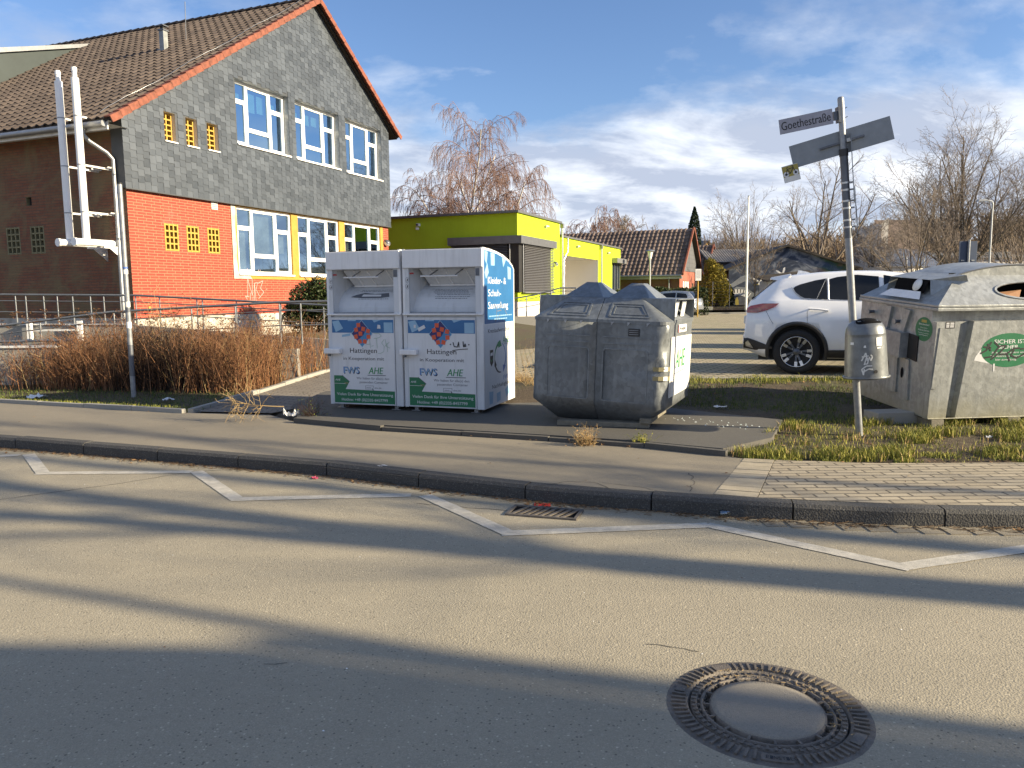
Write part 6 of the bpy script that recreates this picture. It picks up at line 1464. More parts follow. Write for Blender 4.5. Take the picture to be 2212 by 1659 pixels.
top_g = [(0, .55), (.03, .62), (.06, .95), (.10, 1.00), (.30, 1.28), (.42, 1.40), (.8, 1.455), (1.5, 1.485), (2.1, 1.46), (2.6, 1.33), (3.15, 1.02), (3.6, .95), (4.0, .82), (4.15, .70), (4.2, .55)]
hb, patch, tg, ys = car('silver_hatchback', 'silver hatchback parked at the far side of the car park by the hedge', Vector((11.05, 45.3, .17)), R(147), 'car_silver', 4.2, top_g, [(0, .97), (1, .97), (4.2, .85)], .88, (.75, 3.33), .315, [[(.55, 1.0), (.48, 1.12), (.60, 1.30), (1.15, 1.36), (1.15, .99)], [(1.22, .99), (1.22, 1.365), (2.0, 1.36), (2.0, .98)], [(2.06, .98), (2.06, 1.355), (2.4, 1.25), (2.85, .98)]], detail=False)
tg(.11, .40, .95, 'rear_window'); tg(2.3, 3.0, 1, 'windscreen')
patch([(.06, .78), (.055, .97), (.20, 1.00), (.36, .96), (.34, .84), (.20, .78)], 'tail_red', .02, 'tail_light'); patch([(.0, .42), (.01, .56), (.40, .56), (.40, .42)], 'black_plastic', .012, 'rear_bumper')
m = MB(); m.box(-.01, .03, -.26, .26, .66, .76, 'paper_white'); m.build('number_plate', hb, uv=False)

# ================================================================ trees
def frond(mb, p, d, L, r, n, m, k, rg, wob=.12, up=0.0, droop=0.0, rend=.35):
    pts = [p.copy()]; rs = [r]; q = p.copy(); d = d.normalized()
    for i in range(n):
        d = (d+Vector((rg.gauss(0, wob), rg.gauss(0, wob), rg.gauss(0, wob*.6)+up-droop*(i+1)/n))).normalized()
        q = q+d*(L/n); pts.append(q.copy()); rs.append(r*(1-(1-rend)*(i+1)/n))
    mb.tube(pts, rs, m, k, caps=False, smooth=True); return pts, rs, d
def perp(d, rg):
    a = Vector((rg.gauss(0, 1), rg.gauss(0, 1), rg.gauss(0, 1))); a -= d*a.dot(d); return a.normalized()
def tree(name, label, base, H, seed, lean=0, stems=1, spread=.5, droop=False, bark='bark_grey', twig='twig_grey', trunk_h=.22, dens=1.0, rmin=.012, group='bare trees beyond the car park', lv=4, r0=None):
    rg = random.Random(seed); t = thing(name, label, 'tree', base, 0, group)
    T = MB(); Cn = MB(); r0 = r0 or H*.016
    def grow(p, d, L, r, lvl):
        tgt = T if lvl <= 1 else Cn; m = bark if lvl <= 1 else twig; n = (5, 7, 6, 4, 3)[lvl]
        if droop: wb, upv, dr = (.04, .09, .12, .14, .15)[lvl], (.05, .05, -.02, -.22, -.3)[lvl], (0, .10, .25, .8, .9)[lvl]
        else: wb, upv, dr = (.04, .075, .11, .15, .18)[lvl], (.05, .085, .07, .05, .03)[lvl], 0
        pts, rs, de = frond(tgt, p, d, L, max(r, rmin), n, m, (7, 5, 4, 3, 3)[lvl], rg, wob=wb, up=upv, droop=dr, rend=.3)
        if lvl >= lv: return
        nc = int(((0, 11, 9, 7, 0) if droop else (0, 10, 8, 6, 0))[lvl]*dens)
        for c in range(nc):
            f = .18+.80*(c+rg.random())/nc; i = min(int(f*n), n-1); u = f*n-i; q = pts[i].lerp(pts[i+1], u); dd = (pts[i+1]-pts[i]).normalized()
            ang = rg.uniform(.45, .95); nd = (dd*math.cos(ang)+perp(dd, rg)*math.sin(ang))
            if lvl < 2: nd.z = abs(nd.z)*.8+.15
            grow(q, nd, L*rg.uniform(.42, .60)*(1.2-.62*f), rs[i]*rg.uniform(.42, .6), lvl+1)
    for s in range(stems):
        az_ = 2*math.pi*(s+rg.random()*.5)/stems; k = 0 if stems == 1 else .2
        d0 = Vector((math.cos(az_)*k+lean, math.sin(az_)*k*.6, 1)).normalized(); p0 = Vector((math.cos(az_)*.25*(stems > 1), math.sin(az_)*.2*(stems > 1), -.3))
        pts, rs, de = frond(T, p0, d0, H*trunk_h*(1 if s == 0 else rg.uniform(.7, 1.1)), r0*(1.15 if stems == 1 else .75), 4, bark, 8, rg, wob=.03, rend=.8)
        nb = (8 if droop else 6) if stems == 1 else 5
        for b in range(nb):
            az2 = 2*math.pi*(b*.618+rg.random()*.12); an = (.06+.80*(b/nb)**.8)*(spread/.5)*rg.uniform(.85, 1.1)
            nd = Vector((math.cos(az2)*math.sin(an), math.sin(az2)*math.sin(an), math.cos(an)))
            base_ = pts[-1] if b < 3 else pts[-2].lerp(pts[-1], rg.random())
            grow(base_, nd, H*(1-trunk_h)*rg.uniform(.80, .95)*(1-.30*b/nb), rs[-1]*.68, 1)
    T.build('trunk', t, uv=False); Cn.v and Cn.build('crown', t, uv=False)
    zmax = float(np.percentile(np.array([v[2] for v in Cn.v]), 99.6)); k = H/zmax; t.scale = (k, k, k)
    return t
def tat(px, Y, z=.2): p = at(px, 600, Y); return (p.x, p.y, z)
tree('birch_tree', 'big bare birch with drooping reddish twigs behind the lime green annexe', tat(1015, 62, 0), 14.6, 21, droop=True, spread=.66, bark='birch_bark', twig='birch_twig', trunk_h=.16, dens=1.5, rmin=.011, group='birches behind the annexe', r0=.2)
tree('birch_tree', 'smaller bare birch above the long tiled roof', tat(1285, 92, 0), 11.4, 22, droop=True, spread=.42, bark='birch_bark', twig='birch_twig', trunk_h=.2, rmin=.02, group='birches behind the annexe', r0=.16)
tree('bare_tree', 'low rounded bare tree rising just right of the small birch', tat(1362, 96, 0), 11.0, 23, spread=.6, trunk_h=.25, rmin=.022)
tree('bare_tree', 'pale bare tree directly behind the white flagpole', tat(1600, 88, 1), 12.2, 24, spread=.62, trunk_h=.12, rmin=.013, stems=2, dens=.8)
tree('bare_tree', 'dark spreading bare tree left of the leaning sign post', tat(1762, 76, 1), 14.6, 25, spread=.66, trunk_h=.18, rmin=.012, dens=.85)
tree('bare_tree', 'thin bare tree between the sign post and the tall houses', tat(1885, 84, 1), 9.6, 26, spread=.5, trunk_h=.25, rmin=.018)
tree('bare_tree', 'largest bare tree with several upswept limbs at the right', tat(2062, 60, .5), 14.3, 27, spread=.60, trunk_h=.17, stems=3, dens=.98, rmin=.011, r0=.26)
tree('bare_tree', 'lower crooked bare tree left of the largest one', tat(1975, 52, .3), 8.6, 30, spread=.85, trunk_h=.2, stems=2, rmin=.011, dens=.92)
tree('bare_tree', 'tall bare tree cut off by the right edge of the picture', tat(2205, 60, .5), 14.0, 28, lean=-.05, spread=.62, trunk_h=.15, stems=2, rmin=.011, dens=.92)
tree('sapling', 'thin young tree in front of the painted hall', tat(1632, 57, .4), 5.4, 29, spread=.6, trunk_h=.35, rmin=.010, dens=.7, r0=.05, group=None)

# wooded hill
mb = MB(); rg = random.Random(5)
for k in range(950):
    y = 96+135*rg.random()**1.3; px = rg.uniform(1200, 2350); x = (px-1106)/F_PX*y; z = ground_h(x, y); h = rg.uniform(5.5, 9.5); r = .07+.0006*y
    base = Vector((x, y, z-.3)); mb.tube([base, base+Vector((rg.gauss(0, .3), 0, h*.8))], [r*1.4, r*.5], 'hill_wood', 3, caps=False)
    for j in range(26):
        q = base+Vector((0, 0, h*rg.uniform(.2, .75))); a = rg.uniform(0, 6.28); L = h*rg.uniform(.15, .42); e = rg.uniform(.3, 1.25)
        d = Vector((math.cos(a)*math.cos(e), math.sin(a)*math.cos(e), math.sin(e))); m1 = q+d*L*.5; mb.tube([q, m1, m1+(d+Vector((0, 0, .3)))*L*.5], [r*.6, r*.42, r*.25], 'hill_wood', 3, caps=False)
tag(mb.build('hill_woodland', uv=False), 'bare brown woodland covering the hillside behind the houses', 'woodland', kind='stuff')
def leaves(mb, n, fn, size, m, rg, flat=.3):
    for _ in range(n):
        p = Vector(fn(rg)); a = perp(Vector((0, 0, 1)), rg)*1.0; nrm = Vector((rg.gauss(0, 1), rg.gauss(0, 1), rg.gauss(0, 1))).normalized(); u = perp(nrm, rg); v = nrm.cross(u); s = size*rg.uniform(.6, 1.3)
        mb.add([p-u*s, p-v*s*.5, p+u*s, p+v*s*.5], [(0, 1, 2, 3)], m)
def blob(cx, cy, cz, rx_, ry_, rz_, shell=.75, nz=.25, seed=0):
    def f(rg):
        d = Vector((rg.gauss(0, 1), rg.gauss(0, 1), rg.gauss(0, 1))).normalized(); r = (shell+(1-shell)*rg.random())*(1+nz*mnoise.noise(d*2.2+Vector((seed, 0, 0))))
        if rg.random() < .35: r *= rg.random()**.4
        return (cx+d.x*rx_*r, cy+d.y*ry_*r, cz+d.z*rz_*r)
    return f
def shrub(name, label, cat, base, parts, m, size, n, group=None, stem='dark_stem'):
    t = thing(name, label, cat, base, 0, group); rg = random.Random(len(label)*7); L = MB()
    for i, (x, y, z, rx_, ry_, rz_) in enumerate(parts): leaves(L, n//len(parts), blob(x, y, z, rx_, ry_, rz_, seed=i*3), size, m, rg)
    L.build('foliage', t, uv=False); S = MB()
    for i, (x, y, z, rx_, ry_, rz_) in enumerate(parts):
        for k in range(3): frond(S, Vector((x*.4+rg.gauss(0, .05), y*.4, 0)), Vector((x-x*.4+rg.gauss(0, .1), y*.6, max(z, .2))), max(z, .3)*1.15, .02+.004*z, 4, stem, 4, rg, wob=.06)
    S.build('stem', t, uv=False); return t
p = at(668, 640, 23.2); shrub('evergreen_bush', 'dense dark evergreen bush against the school wall beside the left container', 'bush', (p.x, p.y, .45), [(0, 0, .95, .62, .6, .62), (-.3, 0, .5, .55, .5, .5), (.35, .1, 1.15, .55, .5, .5), (.55, 0, .6, .6, .5, .6)], 'evergreen', .05, 9000)
p = at(1497, 640, 78); 
cy = thing('cypress', 'tall narrow dark cypress behind the brick house', 'tree', (p.x, p.y, .5)); L = MB(); rg = random.Random(9)
def cyf(rg): z = rg.random(); r = .85*min(1, z*5+.4)*max(0, 1-max(0, (z-.45)/.56)**2.2); a = rg.uniform(0, 6.28); k = .7+.3*rg.random()+.12*math.sin(a*3+z*9); return (math.cos(a)*r*k, math.sin(a)*r*k, .3+z*9.2)
leaves(L, 7000, cyf, .11, 'cypress', rg); L.build('crown', cy, uv=False); L = MB(); L.tube([(0, 0, -.2), (0, 0, 7)], [.15, .05], 'bark_grey', 6); L.build('trunk', cy, uv=False)
p = at(1537, 640, 57); shrub('golden_conifer', 'yellow-green conifer bush between the brick house and the painted hall', 'bush', (p.x, p.y, .35), [(-.2, 0, 1.4, .9, .8, 1.2), (.3, 0, 2.3, .75, .7, 1.0), (-.1, .1, 3.0, .5, .5, .7), (.9, 0, 1.2, .6, .6, 1.0)], 'gold_leaf', .075, 7000)
p = at(1518, 640, 60); shrub('evergreen_bush', 'tall dark evergreen mass in front of the golden conifer', 'bush', (p.x+.2, p.y-.8, .3), [(-.3, 0, 1.2, 1.1, .6, 1.3), (.7, 0, 1.0, 1.0, .6, 1.2), (1.5, .2, .8, .6, .6, 1.0)], 'evergreen', .08, 6000)
hgx = thing('laurel_hedge', 'clipped leafy hedge behind the silver hatchback', 'hedge', (8.6, 46.8, .16)); L = MB(); rg = random.Random(4)
def hf(rg): x = rg.uniform(-2.2, 3.2); top = 1.55+.18*mnoise.noise(Vector((x*1.3, 0, 0))); k = rg.random(); return (x, (-.6 if k < .5 else rg.uniform(-.6, .6))+rg.gauss(0, .05), rg.uniform(0, top) if k < .6 else top+rg.gauss(0, .05))
leaves(L, 9000, hf, .07, 'evergreen', rg); L.build('foliage', hgx, uv=False); L = MB()
for k in range(14): frond(L, Vector((-2+k*.38, 0, 0)), Vector((0, 0, 1)), 1.4, .02, 3, 'dark_stem', 4, rg)
L.build('stem', hgx, uv=False)
th = thing('thicket', 'tangled bare reddish thicket beside the tall lamp at the right edge', 'thicket', tat(2175, 50, .3)); L = MB(); rg = random.Random(14)
for k in range(170):
    b = Vector((rg.uniform(-2.2, 4.5), rg.uniform(-1.5, 1.5), 0)); pts, rs, d = frond(L, b, Vector((rg.gauss(0, .22), rg.gauss(0, .2), 1)), rg.uniform(2.2, 5.2), .022, 5, 'twig_grey', 3, rg, wob=.1)
    for j in range(5): i = rg.randint(1, 4); frond(L, pts[i], d+perp(d, rg)*.8, rg.uniform(.5, 1.3), .012, 2, 'twig_grey', 3, rg)
L.build('stem', th, uv=False)

# ================================================================ buildings beyond the car park
def ghouse(name, label, o, rot, Wg, L, zb, ze, zr, wall, roofm, gable='slate_far', over=.35, tiled=True, verge='ridge_tile', side_wall=None):
    t = thing(name, label, 'building', (o[0], o[1], 0), R(rot)); m = MB(); sw = side_wall or wall
    grid_holes(m, 0, Wg, zb, ze, [], gf(), wall); m.poly([(0, 0, zb), (0, L, zb), (0, L, ze), (0, 0, ze)], sw); m.poly([(Wg, 0, zb), (Wg, L, zb), (Wg, L, ze), (Wg, 0, ze)], wall); m.poly([(0, L, zb), (Wg, L, zb), (Wg, L, ze), (Wg/2, L, zr), (0, L, ze)], wall); m.build('wall', t)
    m = MB(); m.add([(-.03, -.03, ze), (Wg+.03, -.03, ze), (Wg/2, -.03, zr-.05)], [(0, 1, 2)], gable); m.add([(-.03, -.03, ze), (Wg+.03, -.03, ze), (Wg+.03, 0, ze), (-.03, 0, ze)], [(0, 1, 2, 3)], gable); m.build('gable', t)
    r_ = thing('roof', None, None); r_.parent = t; s = (zr-ze)/(Wg/2); v1 = Vector((1, 0, s)).normalized(); v2 = Vector((-1, 0, s)).normalized(); H_ = math.hypot(Wg/2+over, (Wg/2+over)*s)
    m = MB()
    for e, v in ((Vector((-over, -.3, ze-over*s)), v1), (Vector((Wg+over, -.3, ze-over*s)), v2)):
        n = Vector((-v.z, 0, v.x)) if v.x > 0 else Vector((v.z, 0, -v.x))
        if tiled: pantile(m, e+n*.06, (0, 1, 0), v, L+.6, H_, roofm, .32, .38, .05, .04)
        a, b = e, e+v*H_; m.poly([a, b, b+GY*(L+.6), a+GY*(L+.6)], 'wood_dark' if tiled else roofm)
        if verge: m.bar(a+n*.12, b+n*.12, .10, .16, verge, up=n)
    m.build('covering', r_, uv=False); m = MB(); m.tube([(-over-.08, -.2, ze-over*s), (-over-.08, L, ze-over*s)], .07, 'zinc_gutter', 8); m.box(-over, 0, -.2, L, ze-over*s-.22, ze-over*s-.05, 'zinc_gutter'); m.build('gutter', r_, uv=False)
    return t
def winrow(t, items, face='g', mm='pvc_white', gl='far_glass', W_=0):
    for (a, b, c, d) in items:
        m = MB(); fr_ = (Vector((0, -.02, 0)), GX, GZ) if face == 'g' else (Vector((-.02, 0, 0)), Vector((0, -1, 0)), GZ)
        if face != 'g': a, b = -b, -a
        m.prism([(a, c), (b, c), (b, d), (a, d)], fr_, .02, mm); w_ = m.build('window', t, uv=False); m = MB(); m.flat([(a+.07, c+.07), (b-.07, c+.07), (b-.07, d-.07), (a+.07, d-.07)], fr_, .024, gl); m.build('pane', w_, uv=False)
o = at(1468, 600, 52); bh = ghouse('brick_house', 'long low brick house with brown tiled roof and slate gable behind the hedge', o, 66, 6.4, 26, .2, 3.0, 5.95, 'brick_house', 'roof_tiles_far', 'slate_far', side_wall='brick_dark')
for x in (1.0, 1.75, 2.5):
    m = MB(); m.box(x, x+.45, -.03, -.004, .9, 2.3, 'pvc_white'); m.build('window', bh, uv=False)
m = MB(); m.box(4.3, 4.75, -.03, -.004, 1.4, 2.2, 'brick_dark'); m.box(4.25, 4.8, -.05, -.004, 1.32, 1.39, 'pvc_white'); m.build('window', bh, uv=False)
m = MB(); m.tube([(-.08, .7, 2.8), (-.08, .7, .2)], .05, 'zinc_gutter', 6); m.build('downpipe', bh, uv=False)
o = at(1522, 600, 66); ghouse('brick_house', 'small tiled house end peeping out behind the cypress', o, 66, 5, 9, .2, 3.6, 5.6, 'brick_house', 'roof_tiles_far', 'brick_house')
o = at(1507, 600, 100); yh = ghouse('yellow_house', 'distant house with a pale yellow gable beyond the cypress', o, 50, 4.5, 8, .2, 6.4, 8.3, 'render_ochre', 'roof_metal', 'render_ochre', tiled=False, verge=None)
o = at(1530, 600, 104); m = MB(); m.box(0, 9, 0, 8, 0, 6.0, 'render_cream'); m.add([(-.3, -.4, 6), (9.3, -.4, 6), (9.3, 4, 8.2), (-.3, 4, 8.2), (-.3, 8.4, 6), (9.3, 8.4, 6)], [(0, 1, 2, 3), (3, 2, 5, 4), (0, 3, 4), (1, 5, 2)], 'roof_metal'); tag(m.build('long_house', None, loc=(o.x, o.y, .2)), 'long dark-roofed house far behind the corrugated hall', 'building')
# corrugated hall
o = at(1541, 600, 64); ch_ = thing('corrugated_hall', 'long shed with grey corrugated roofs left of the painted hall', 'building', (o.x, o.y, 0), R(4))
def corr(m, x0, x1, y0, z0, y1, z1, mm):
    n = int((x1-x0)/.11); V_ = []
    for k in range(n+1): x = x0+(x1-x0)*k/n; h = .05*(k % 2); V_ += [(x, y0, z0+h), (x, y1, z1+h)]
    m.add(V_, [(2*k, 2*k+2, 2*k+3, 2*k+1) for k in range(n)], mm)
m = MB(); corr(m, 0, 9.0, 1.2, 4.05, 4.0, 5.25, 'fibre_cement'); corr(m, 1.0, 6.5, -.8, 2.3, .9, 3.25, 'fibre_cement'); m.build('roof', ch_, uv=False)
m = MB(); m.box(0, 9, 1.4, 5, .3, 4.05, 'wood_dark'); m.box(1.0, 6.4, -.5, 1.3, .3, 2.35, 'brick_dark'); m.build('wall', ch_)
# painted hall
o = at(1574, 600, 60); mh_ = thing('mural_hall', 'low gabled hall painted with a dark mural of birds and piano keys', 'building', (o.x, o.y, 0), R(-2))
XL, XA, XR, za, zl, zr_ = 0, 4.35, 9.4, 5.0, 3.35, 3.45
m = MB(); m.add([(XL, 0, .3), (XR, 0, .3), (XR, 0, zr_), (XA, 0, za), (XL, 0, zl)], [(0, 1, 2, 3, 4)], 'mural'); m.build('mural_wall', mh_)
m = MB(); m.poly([(XL, 0, .3), (XL, 14, .3), (XL, 14, zl), (XL, 0, zl)], 'brick_dark'); m.poly([(XR, 0, .3), (XR, 14, .3), (XR, 14, zr_), (XR, 0, zr_)], 'wood_dark'); m.build('side_wall', mh_)
m = MB()
for a, b in (((-.6, 3.2), (XA, 5.12)), ((XA, 5.12), (XR+.7, 3.28))):
    m.add([(a[0], -.3, a[1]), (b[0], -.3, b[1]), (b[0], 14, b[1]), (a[0], 14, a[1]), (a[0], -.3, a[1]-.16), (b[0], -.3, b[1]-.16), (b[0], 14, b[1]-.16), (a[0], 14, a[1]-.16)], [(0, 1, 2, 3), (7, 6, 5, 4), (0, 4, 5, 1), (0, 3, 7, 4), (1, 5, 6, 2)], 'wood_dark')
m.build('roof', mh_, uv=False)
m = MB(); m.tube([(-.55, -.35, 3.1), (-.5, -.3, 2.8), (-.1, -.08, 2.5), (-.1, -.08, .4)], .05, 'zinc_gutter', 6); m.build('downpipe', mh_, uv=False)
m = MB(); f_ = (Vector((0, -.004, 0)), GX, GZ)
m.flat([(.1, .32), (.1, 1.5), (.6, 1.95), (1.3, 1.9), (1.9, 1.5), (2.4, 1.0), (3.2, .9), (3.2, .32)], f_, .001, 'sign_back'); m.flat([(.1, 2.1), (.9, 2.7), (1.7, 3.0), (1.9, 2.6), (1.2, 2.35), (.4, 1.95), (.1, 1.8)], f_, .0012, 'steel_galv'); m.flat([(.12, .6), (.5, 1.25), (1.2, 1.3), (1.7, .9), (1.5, .5), (.6, .35)], f_, .002, 'steel_dark')
for k in range(9):
    a = R(128-k*9.0); c = Vector((.75, .15)); 
    for r_0, r_1, da, mm, o_ in ((1.15, 1.62, 4.2, 'paper_white', .003), (1.32, 1.62, 1.4, 'text_black', .004)):
        P_ = [(c.x+rr_*math.cos(a+s_*R(da)), c.y+rr_*math.sin(a+s_*R(da))) for rr_, s_ in ((r_0, -1), (r_1, -1), (r_1, 1), (r_0, 1))][::-1]; m.flat(P_, f_, o_, mm)
def bird(x, y, s, fl=1):
    for q in ([(0, 0), (-.35, .25), (-.6, .30), (-.45, .12), (-.2, -.02)], [(.05, .05), (.12, .45), (.28, .55), (.30, .30), (.18, .0)], [(-.05, .05), (.10, .05), (.16, -.30), (.02, -.35), (-.12, -.28)]): m.flat([(x+a*s*fl, y+b*s) for a, b in q], f_, .003, 'paper_white')
bird(2.35, 2.35, .85); m.build('mural_bird', mh_, uv=False); m = MB(); bird(4.05, 2.95, .85); m.build('mural_bird', mh_, uv=False); m = MB()
m.flat([(2.0, .35), (2.5, .5), (2.7, 1.2), (2.4, 1.5), (2.1, 1.1)], f_, .0035, 'text_grey'); m.flat([(1.95, 2.05), (2.3, 2.08), (2.25, 2.15), (1.98, 2.13)], f_, .004, 'sign_yellow'); m.flat([(.55, .32), (.85, .32), (.8, .9), (.68, 1.2), (.55, .95)], f_, .004, 'sign_yellow'); m.build('mural_motif', mh_, uv=False)
o = at(1660, 600, 56.5); m = MB(); m.box(0, 3.4, 0, 2, .2, 2.0, 'white_dirty'); m.add([(-.3, -.4, 1.95), (3.7, -.4, 2.35), (3.7, 2.2, 2.75), (-.3, 2.2, 2.35), (-.3, -.4, 2.03), (3.7, -.4, 2.43), (3.7, 2.2, 2.83), (-.3, 2.2, 2.43)], [(3, 2, 1, 0), (4, 5, 6, 7), (0, 1, 5, 4), (1, 2, 6, 5), (3, 0, 4, 7)], 'wood_dark'); m.box(1.0, 1.5, -.02, -.001, .3, 1.5, 'black'); tag(m.build('lean_to', None, loc=(o.x, o.y, .3)), 'small white lean-to with dark slanting roof in front of the painted hall', 'shed')
# white houses
o = at(1895, 600, 90)
m = MB(); m.box(0, .8, 0, 7, 0, 9.2, 'render_cream'); m.add([(0, 0, 9.2), (.8, 0, 9.2), (.8, 0, 9.9)], [(0, 1, 2)], 'render_cream'); tag(m.build('white_gable', None, loc=(o.x, o.y-.5, 0)), 'narrow white gable end with two small windows beside the brown roof', 'building')
m = MB(); m.add([(.8, -.6, 5.6), (5.2, -.6, 5.6), (5.2, 3.2, 9.9), (.8, 3.2, 9.9)], [(0, 1, 2, 3)], 'roof_tiles_far'); m.box(.8, 5.2, 0, 3, 0, 5.6, 'render_cream'); tag(m.build('tiled_house', None, loc=(o.x, o.y, 0)), 'steep brown tiled roof rising behind the dark-roofed white house', 'building')
o = at(1908, 600, 80); lh = thing('white_house', 'long white house with dark low roof and a row of small windows', 'building', (o.x, o.y, 0), R(2))
m = MB(); m.box(0, 3.2, 0, 6, 0, 4.0, 'render_cream'); m.add([(3.2, 0, 0), (8.2, 3.2, 0), (8.2, 3.2, 4.0), (3.2, 0, 4.0)], [(0, 1, 2, 3)], 'render_cream'); m.build('wall', lh)
m = MB(); m.add([(-.3, -.4, 4.0), (3.3, -.4, 4.0), (8.6, 3.0, 4.0), (8, 6, 5.9), (.2, 3.5, 6.3)], [(0, 1, 2, 3, 4)], 'steel_dark'); m.build('roof', lh, uv=False); winrow(lh, [(1.9, 2.9, 1.6, 3.2)], gl='far_glass', mm='roof_metal')
m = MB()
for k in range(7):
    u = .10+k*.125; a = Vector((3.2+5*u, 3.2*u-.02, 0)); b = a+Vector((.28, .18, 0)); m = MB(); m.poly([(a.x, a.y, 2.0), (b.x, b.y, 2.0), (b.x, b.y, 3.3), (a.x, a.y, 3.3)], 'far_glass'); m.build('window', lh, uv=False)
for (pxa, D_, w2, h2, rz0, lab) in ((2000, 92, 9.5, 5.6, 0, 'pale flat-roofed building half hidden by the largest tree'), (2098, 86, 6.5, 5.0, 0, 'pale block to the right of the blue sign back')):
    o = at(pxa, 600, D_); m = MB(); m.box(0, w2, 0, 6, 0, h2, 'render_cream'); m.box(-.2, w2+.2, -.3, 6.2, h2, h2+.35, 'roof_metal'); tag(m.build('flat_roofed_building', None, loc=(o.x, o.y, 0)), lab, 'building')
o = at(1862, 600, 74); ghouse('dark_gabled_shed', 'small dark-roofed shed with a sunlit white gable right of the street lamp', o, 70, 2.6, 4, .2, 2.8, 4.2, 'render_cream', 'steel_dark', 'render_cream', tiled=False, verge=None, side_wall='wood_dark')
for x_, lab in ((1876, 'left one of two upright white boards beyond the car park'), (1885, 'right one of two upright white boards beyond the car park')):
    o = at(x_, 610, 66); m = MB(); m.box(-.14, .14, 0, .05, .1, 2.6, 'pvc_white'); tag(m.build('white_board', None, loc=(o.x, o.y, 0), bevel=.01), lab, 'board', 'white boards beyond the car park')

# ================================================================ street furniture beyond
def mushroom(px, D_, top, label):
    p = at(px, 600, D_); t = thing('street_lamp', label, 'street lamp', (p.x, p.y, .16), 0, 'mushroom street lamps'); m = MB(); m.tube([(0, 0, 0), (0, 0, top-.55)], .055, 'steel_bright', 8); m.build('pole', t, uv=False)
    m = MB(); m.lathe([(.09, top-.58), (.10, top-.50), (.17, top-.16), (.17, top-.1)], 'lamp_glass', 16); m.build('lamp_shade', t, uv=False); m = MB(); m.lathe([(.32, top-.12), (.30, top-.08), (.12, top-.02), (.02, top)], 'zinc_gutter', 16); m.build('lamp_cap', t, uv=False)
mushroom(1404, 50, 4.15, 'white mushroom-topped street lamp in front of the brick house'); mushroom(1805, 60, 3.75, 'white mushroom-topped street lamp just left of the leaning sign post')
p = at(1613, 600, 49.5); fp = thing('flagpole', 'tall white flagpole without flag at the edge of the lawn', 'flagpole', (p.x, p.y, .2)); m = MB(); m.tube([(0, 0, 0), (0, 0, 7.3)], [.075, .045], 'pvc_white', 10); m.build('pole', fp, uv=False); m = MB(); m.lathe([(.06, 7.3), (.06, 7.36), (.01, 7.38)], 'steel_galv', 10); m.box(-.02, .10, -.02, .02, 1.5, 1.56, 'steel_dark'); m.build('pole_cap', fp, uv=False)
p = at(1508, 600, 43); ns = thing('notice_sign', 'white notice board on a thin yellow post beside the silver hatchback', 'sign', (p.x, p.y, .16)); m = MB(); m.tube([(0, 0, 0), (.0, 0, 2.65)], .035, 'lattice_ochre', 8); m.build('pole', ns, uv=False); m = MB(); m.box(-.16, .16, -.05, -.03, 2.02, 2.66, 'paper_white')
for k in range(9): m.box(-.12, .12, -.052, -.0505, 2.16+k*.05, 2.175+k*.05, 'text_grey')
m.build('notice_board', ns, uv=False)
for px_, D_, top, rch, lab in ((2135, 45, 6.4, -.9, 'tall curved street light near the right edge'), (1957, 76, 4.6, -.9, 'short street light in front of the white house wall')):
    p = at(px_, 600, D_); t = thing('street_light', lab, 'street light', (p.x, p.y, .2)); m = MB(); m.tube([(0, 0, 0), (0, 0, top-.2), (-.05, 0, top-.05), (rch*.5, 0, top)], [.07, .045, .04, .035], 'steel_galv', 8); m.build('pole', t, uv=False); m = MB(); m.prism([(rch*.4, -.02), (rch, -.06), (rch*.95, .06), (rch*.55, .09), (rch*.4, .05)], ((0, -.12, top), GX, GZ), -.24, 'zinc_gutter'); m.build('lamp_head', t, uv=False, bevel=.02)
p = at(1994, 600, 62); m = MB(); m.tube([(0, 0, 0), (0, 0, 5.2)], .05, 'pvc_white', 8); m.tube([(0, 0, 5.2), (0, 0, 5.26)], [.05, .02], 'pvc_white', 8); tag(m.build('white_pole', None, uv=False, loc=(p.x, p.y, .2)), 'thin white pole between the white houses and the largest tree', 'pole')
p = at(2088, 600, 26); bs = thing('road_sign', 'dark blue back of a road sign on its post behind the big container', 'road sign', (p.x, p.y, .17)); m = MB(); m.box(-.30, .30, 0, .02, 1.95, 2.95, 'blue_back'); m.build('sign_panel', bs, uv=False, bevel=.006); m = MB(); m.tube([(0, -.04, 0), (0, -.04, 3.0)], .038, 'steel_galv', 8); m.build('pole', bs, uv=False); m = MB(); m.box(-.22, -.12, -.02, -.001, 2.3, 2.34, 'steel_galv'); m.box(.12, .22, -.02, -.001, 2.3, 2.34, 'steel_galv'); m.build('clamp', bs, uv=False)
p = gp(1524, 668, .16); m = MB(); m.box(-.55, .45, -.2, .2, 0, .42, 'concrete'); m.box(-.48, .38, -.13, .13, .421, .44, 'soil'); tag(m.build('planter', None, loc=(p.x*.82, p.y*.82, .15), bevel=.02), 'low concrete planter box on the grass by the notice post', 'planter')
fn = thing('mesh_fence', 'dark wire mesh fence in front of the evergreen mass', 'fence', at(1530, 640, 55).to_tuple()); fn.location.z = .4; m = MB()
for k in range(3): m.tube([(-.9+k*1.2, 0, 0), (-.9+k*1.2, 0, 1.9)], .03, 'steel_dark', 6)
m.build('post', fn, uv=False); m = MB()
for k in range(9): m.tube([(-.9, 0, .1+k*.22), (1.5, 0, .1+k*.22)], .006, 'steel_dark', 3)
m.build('wire', fn, uv=False)

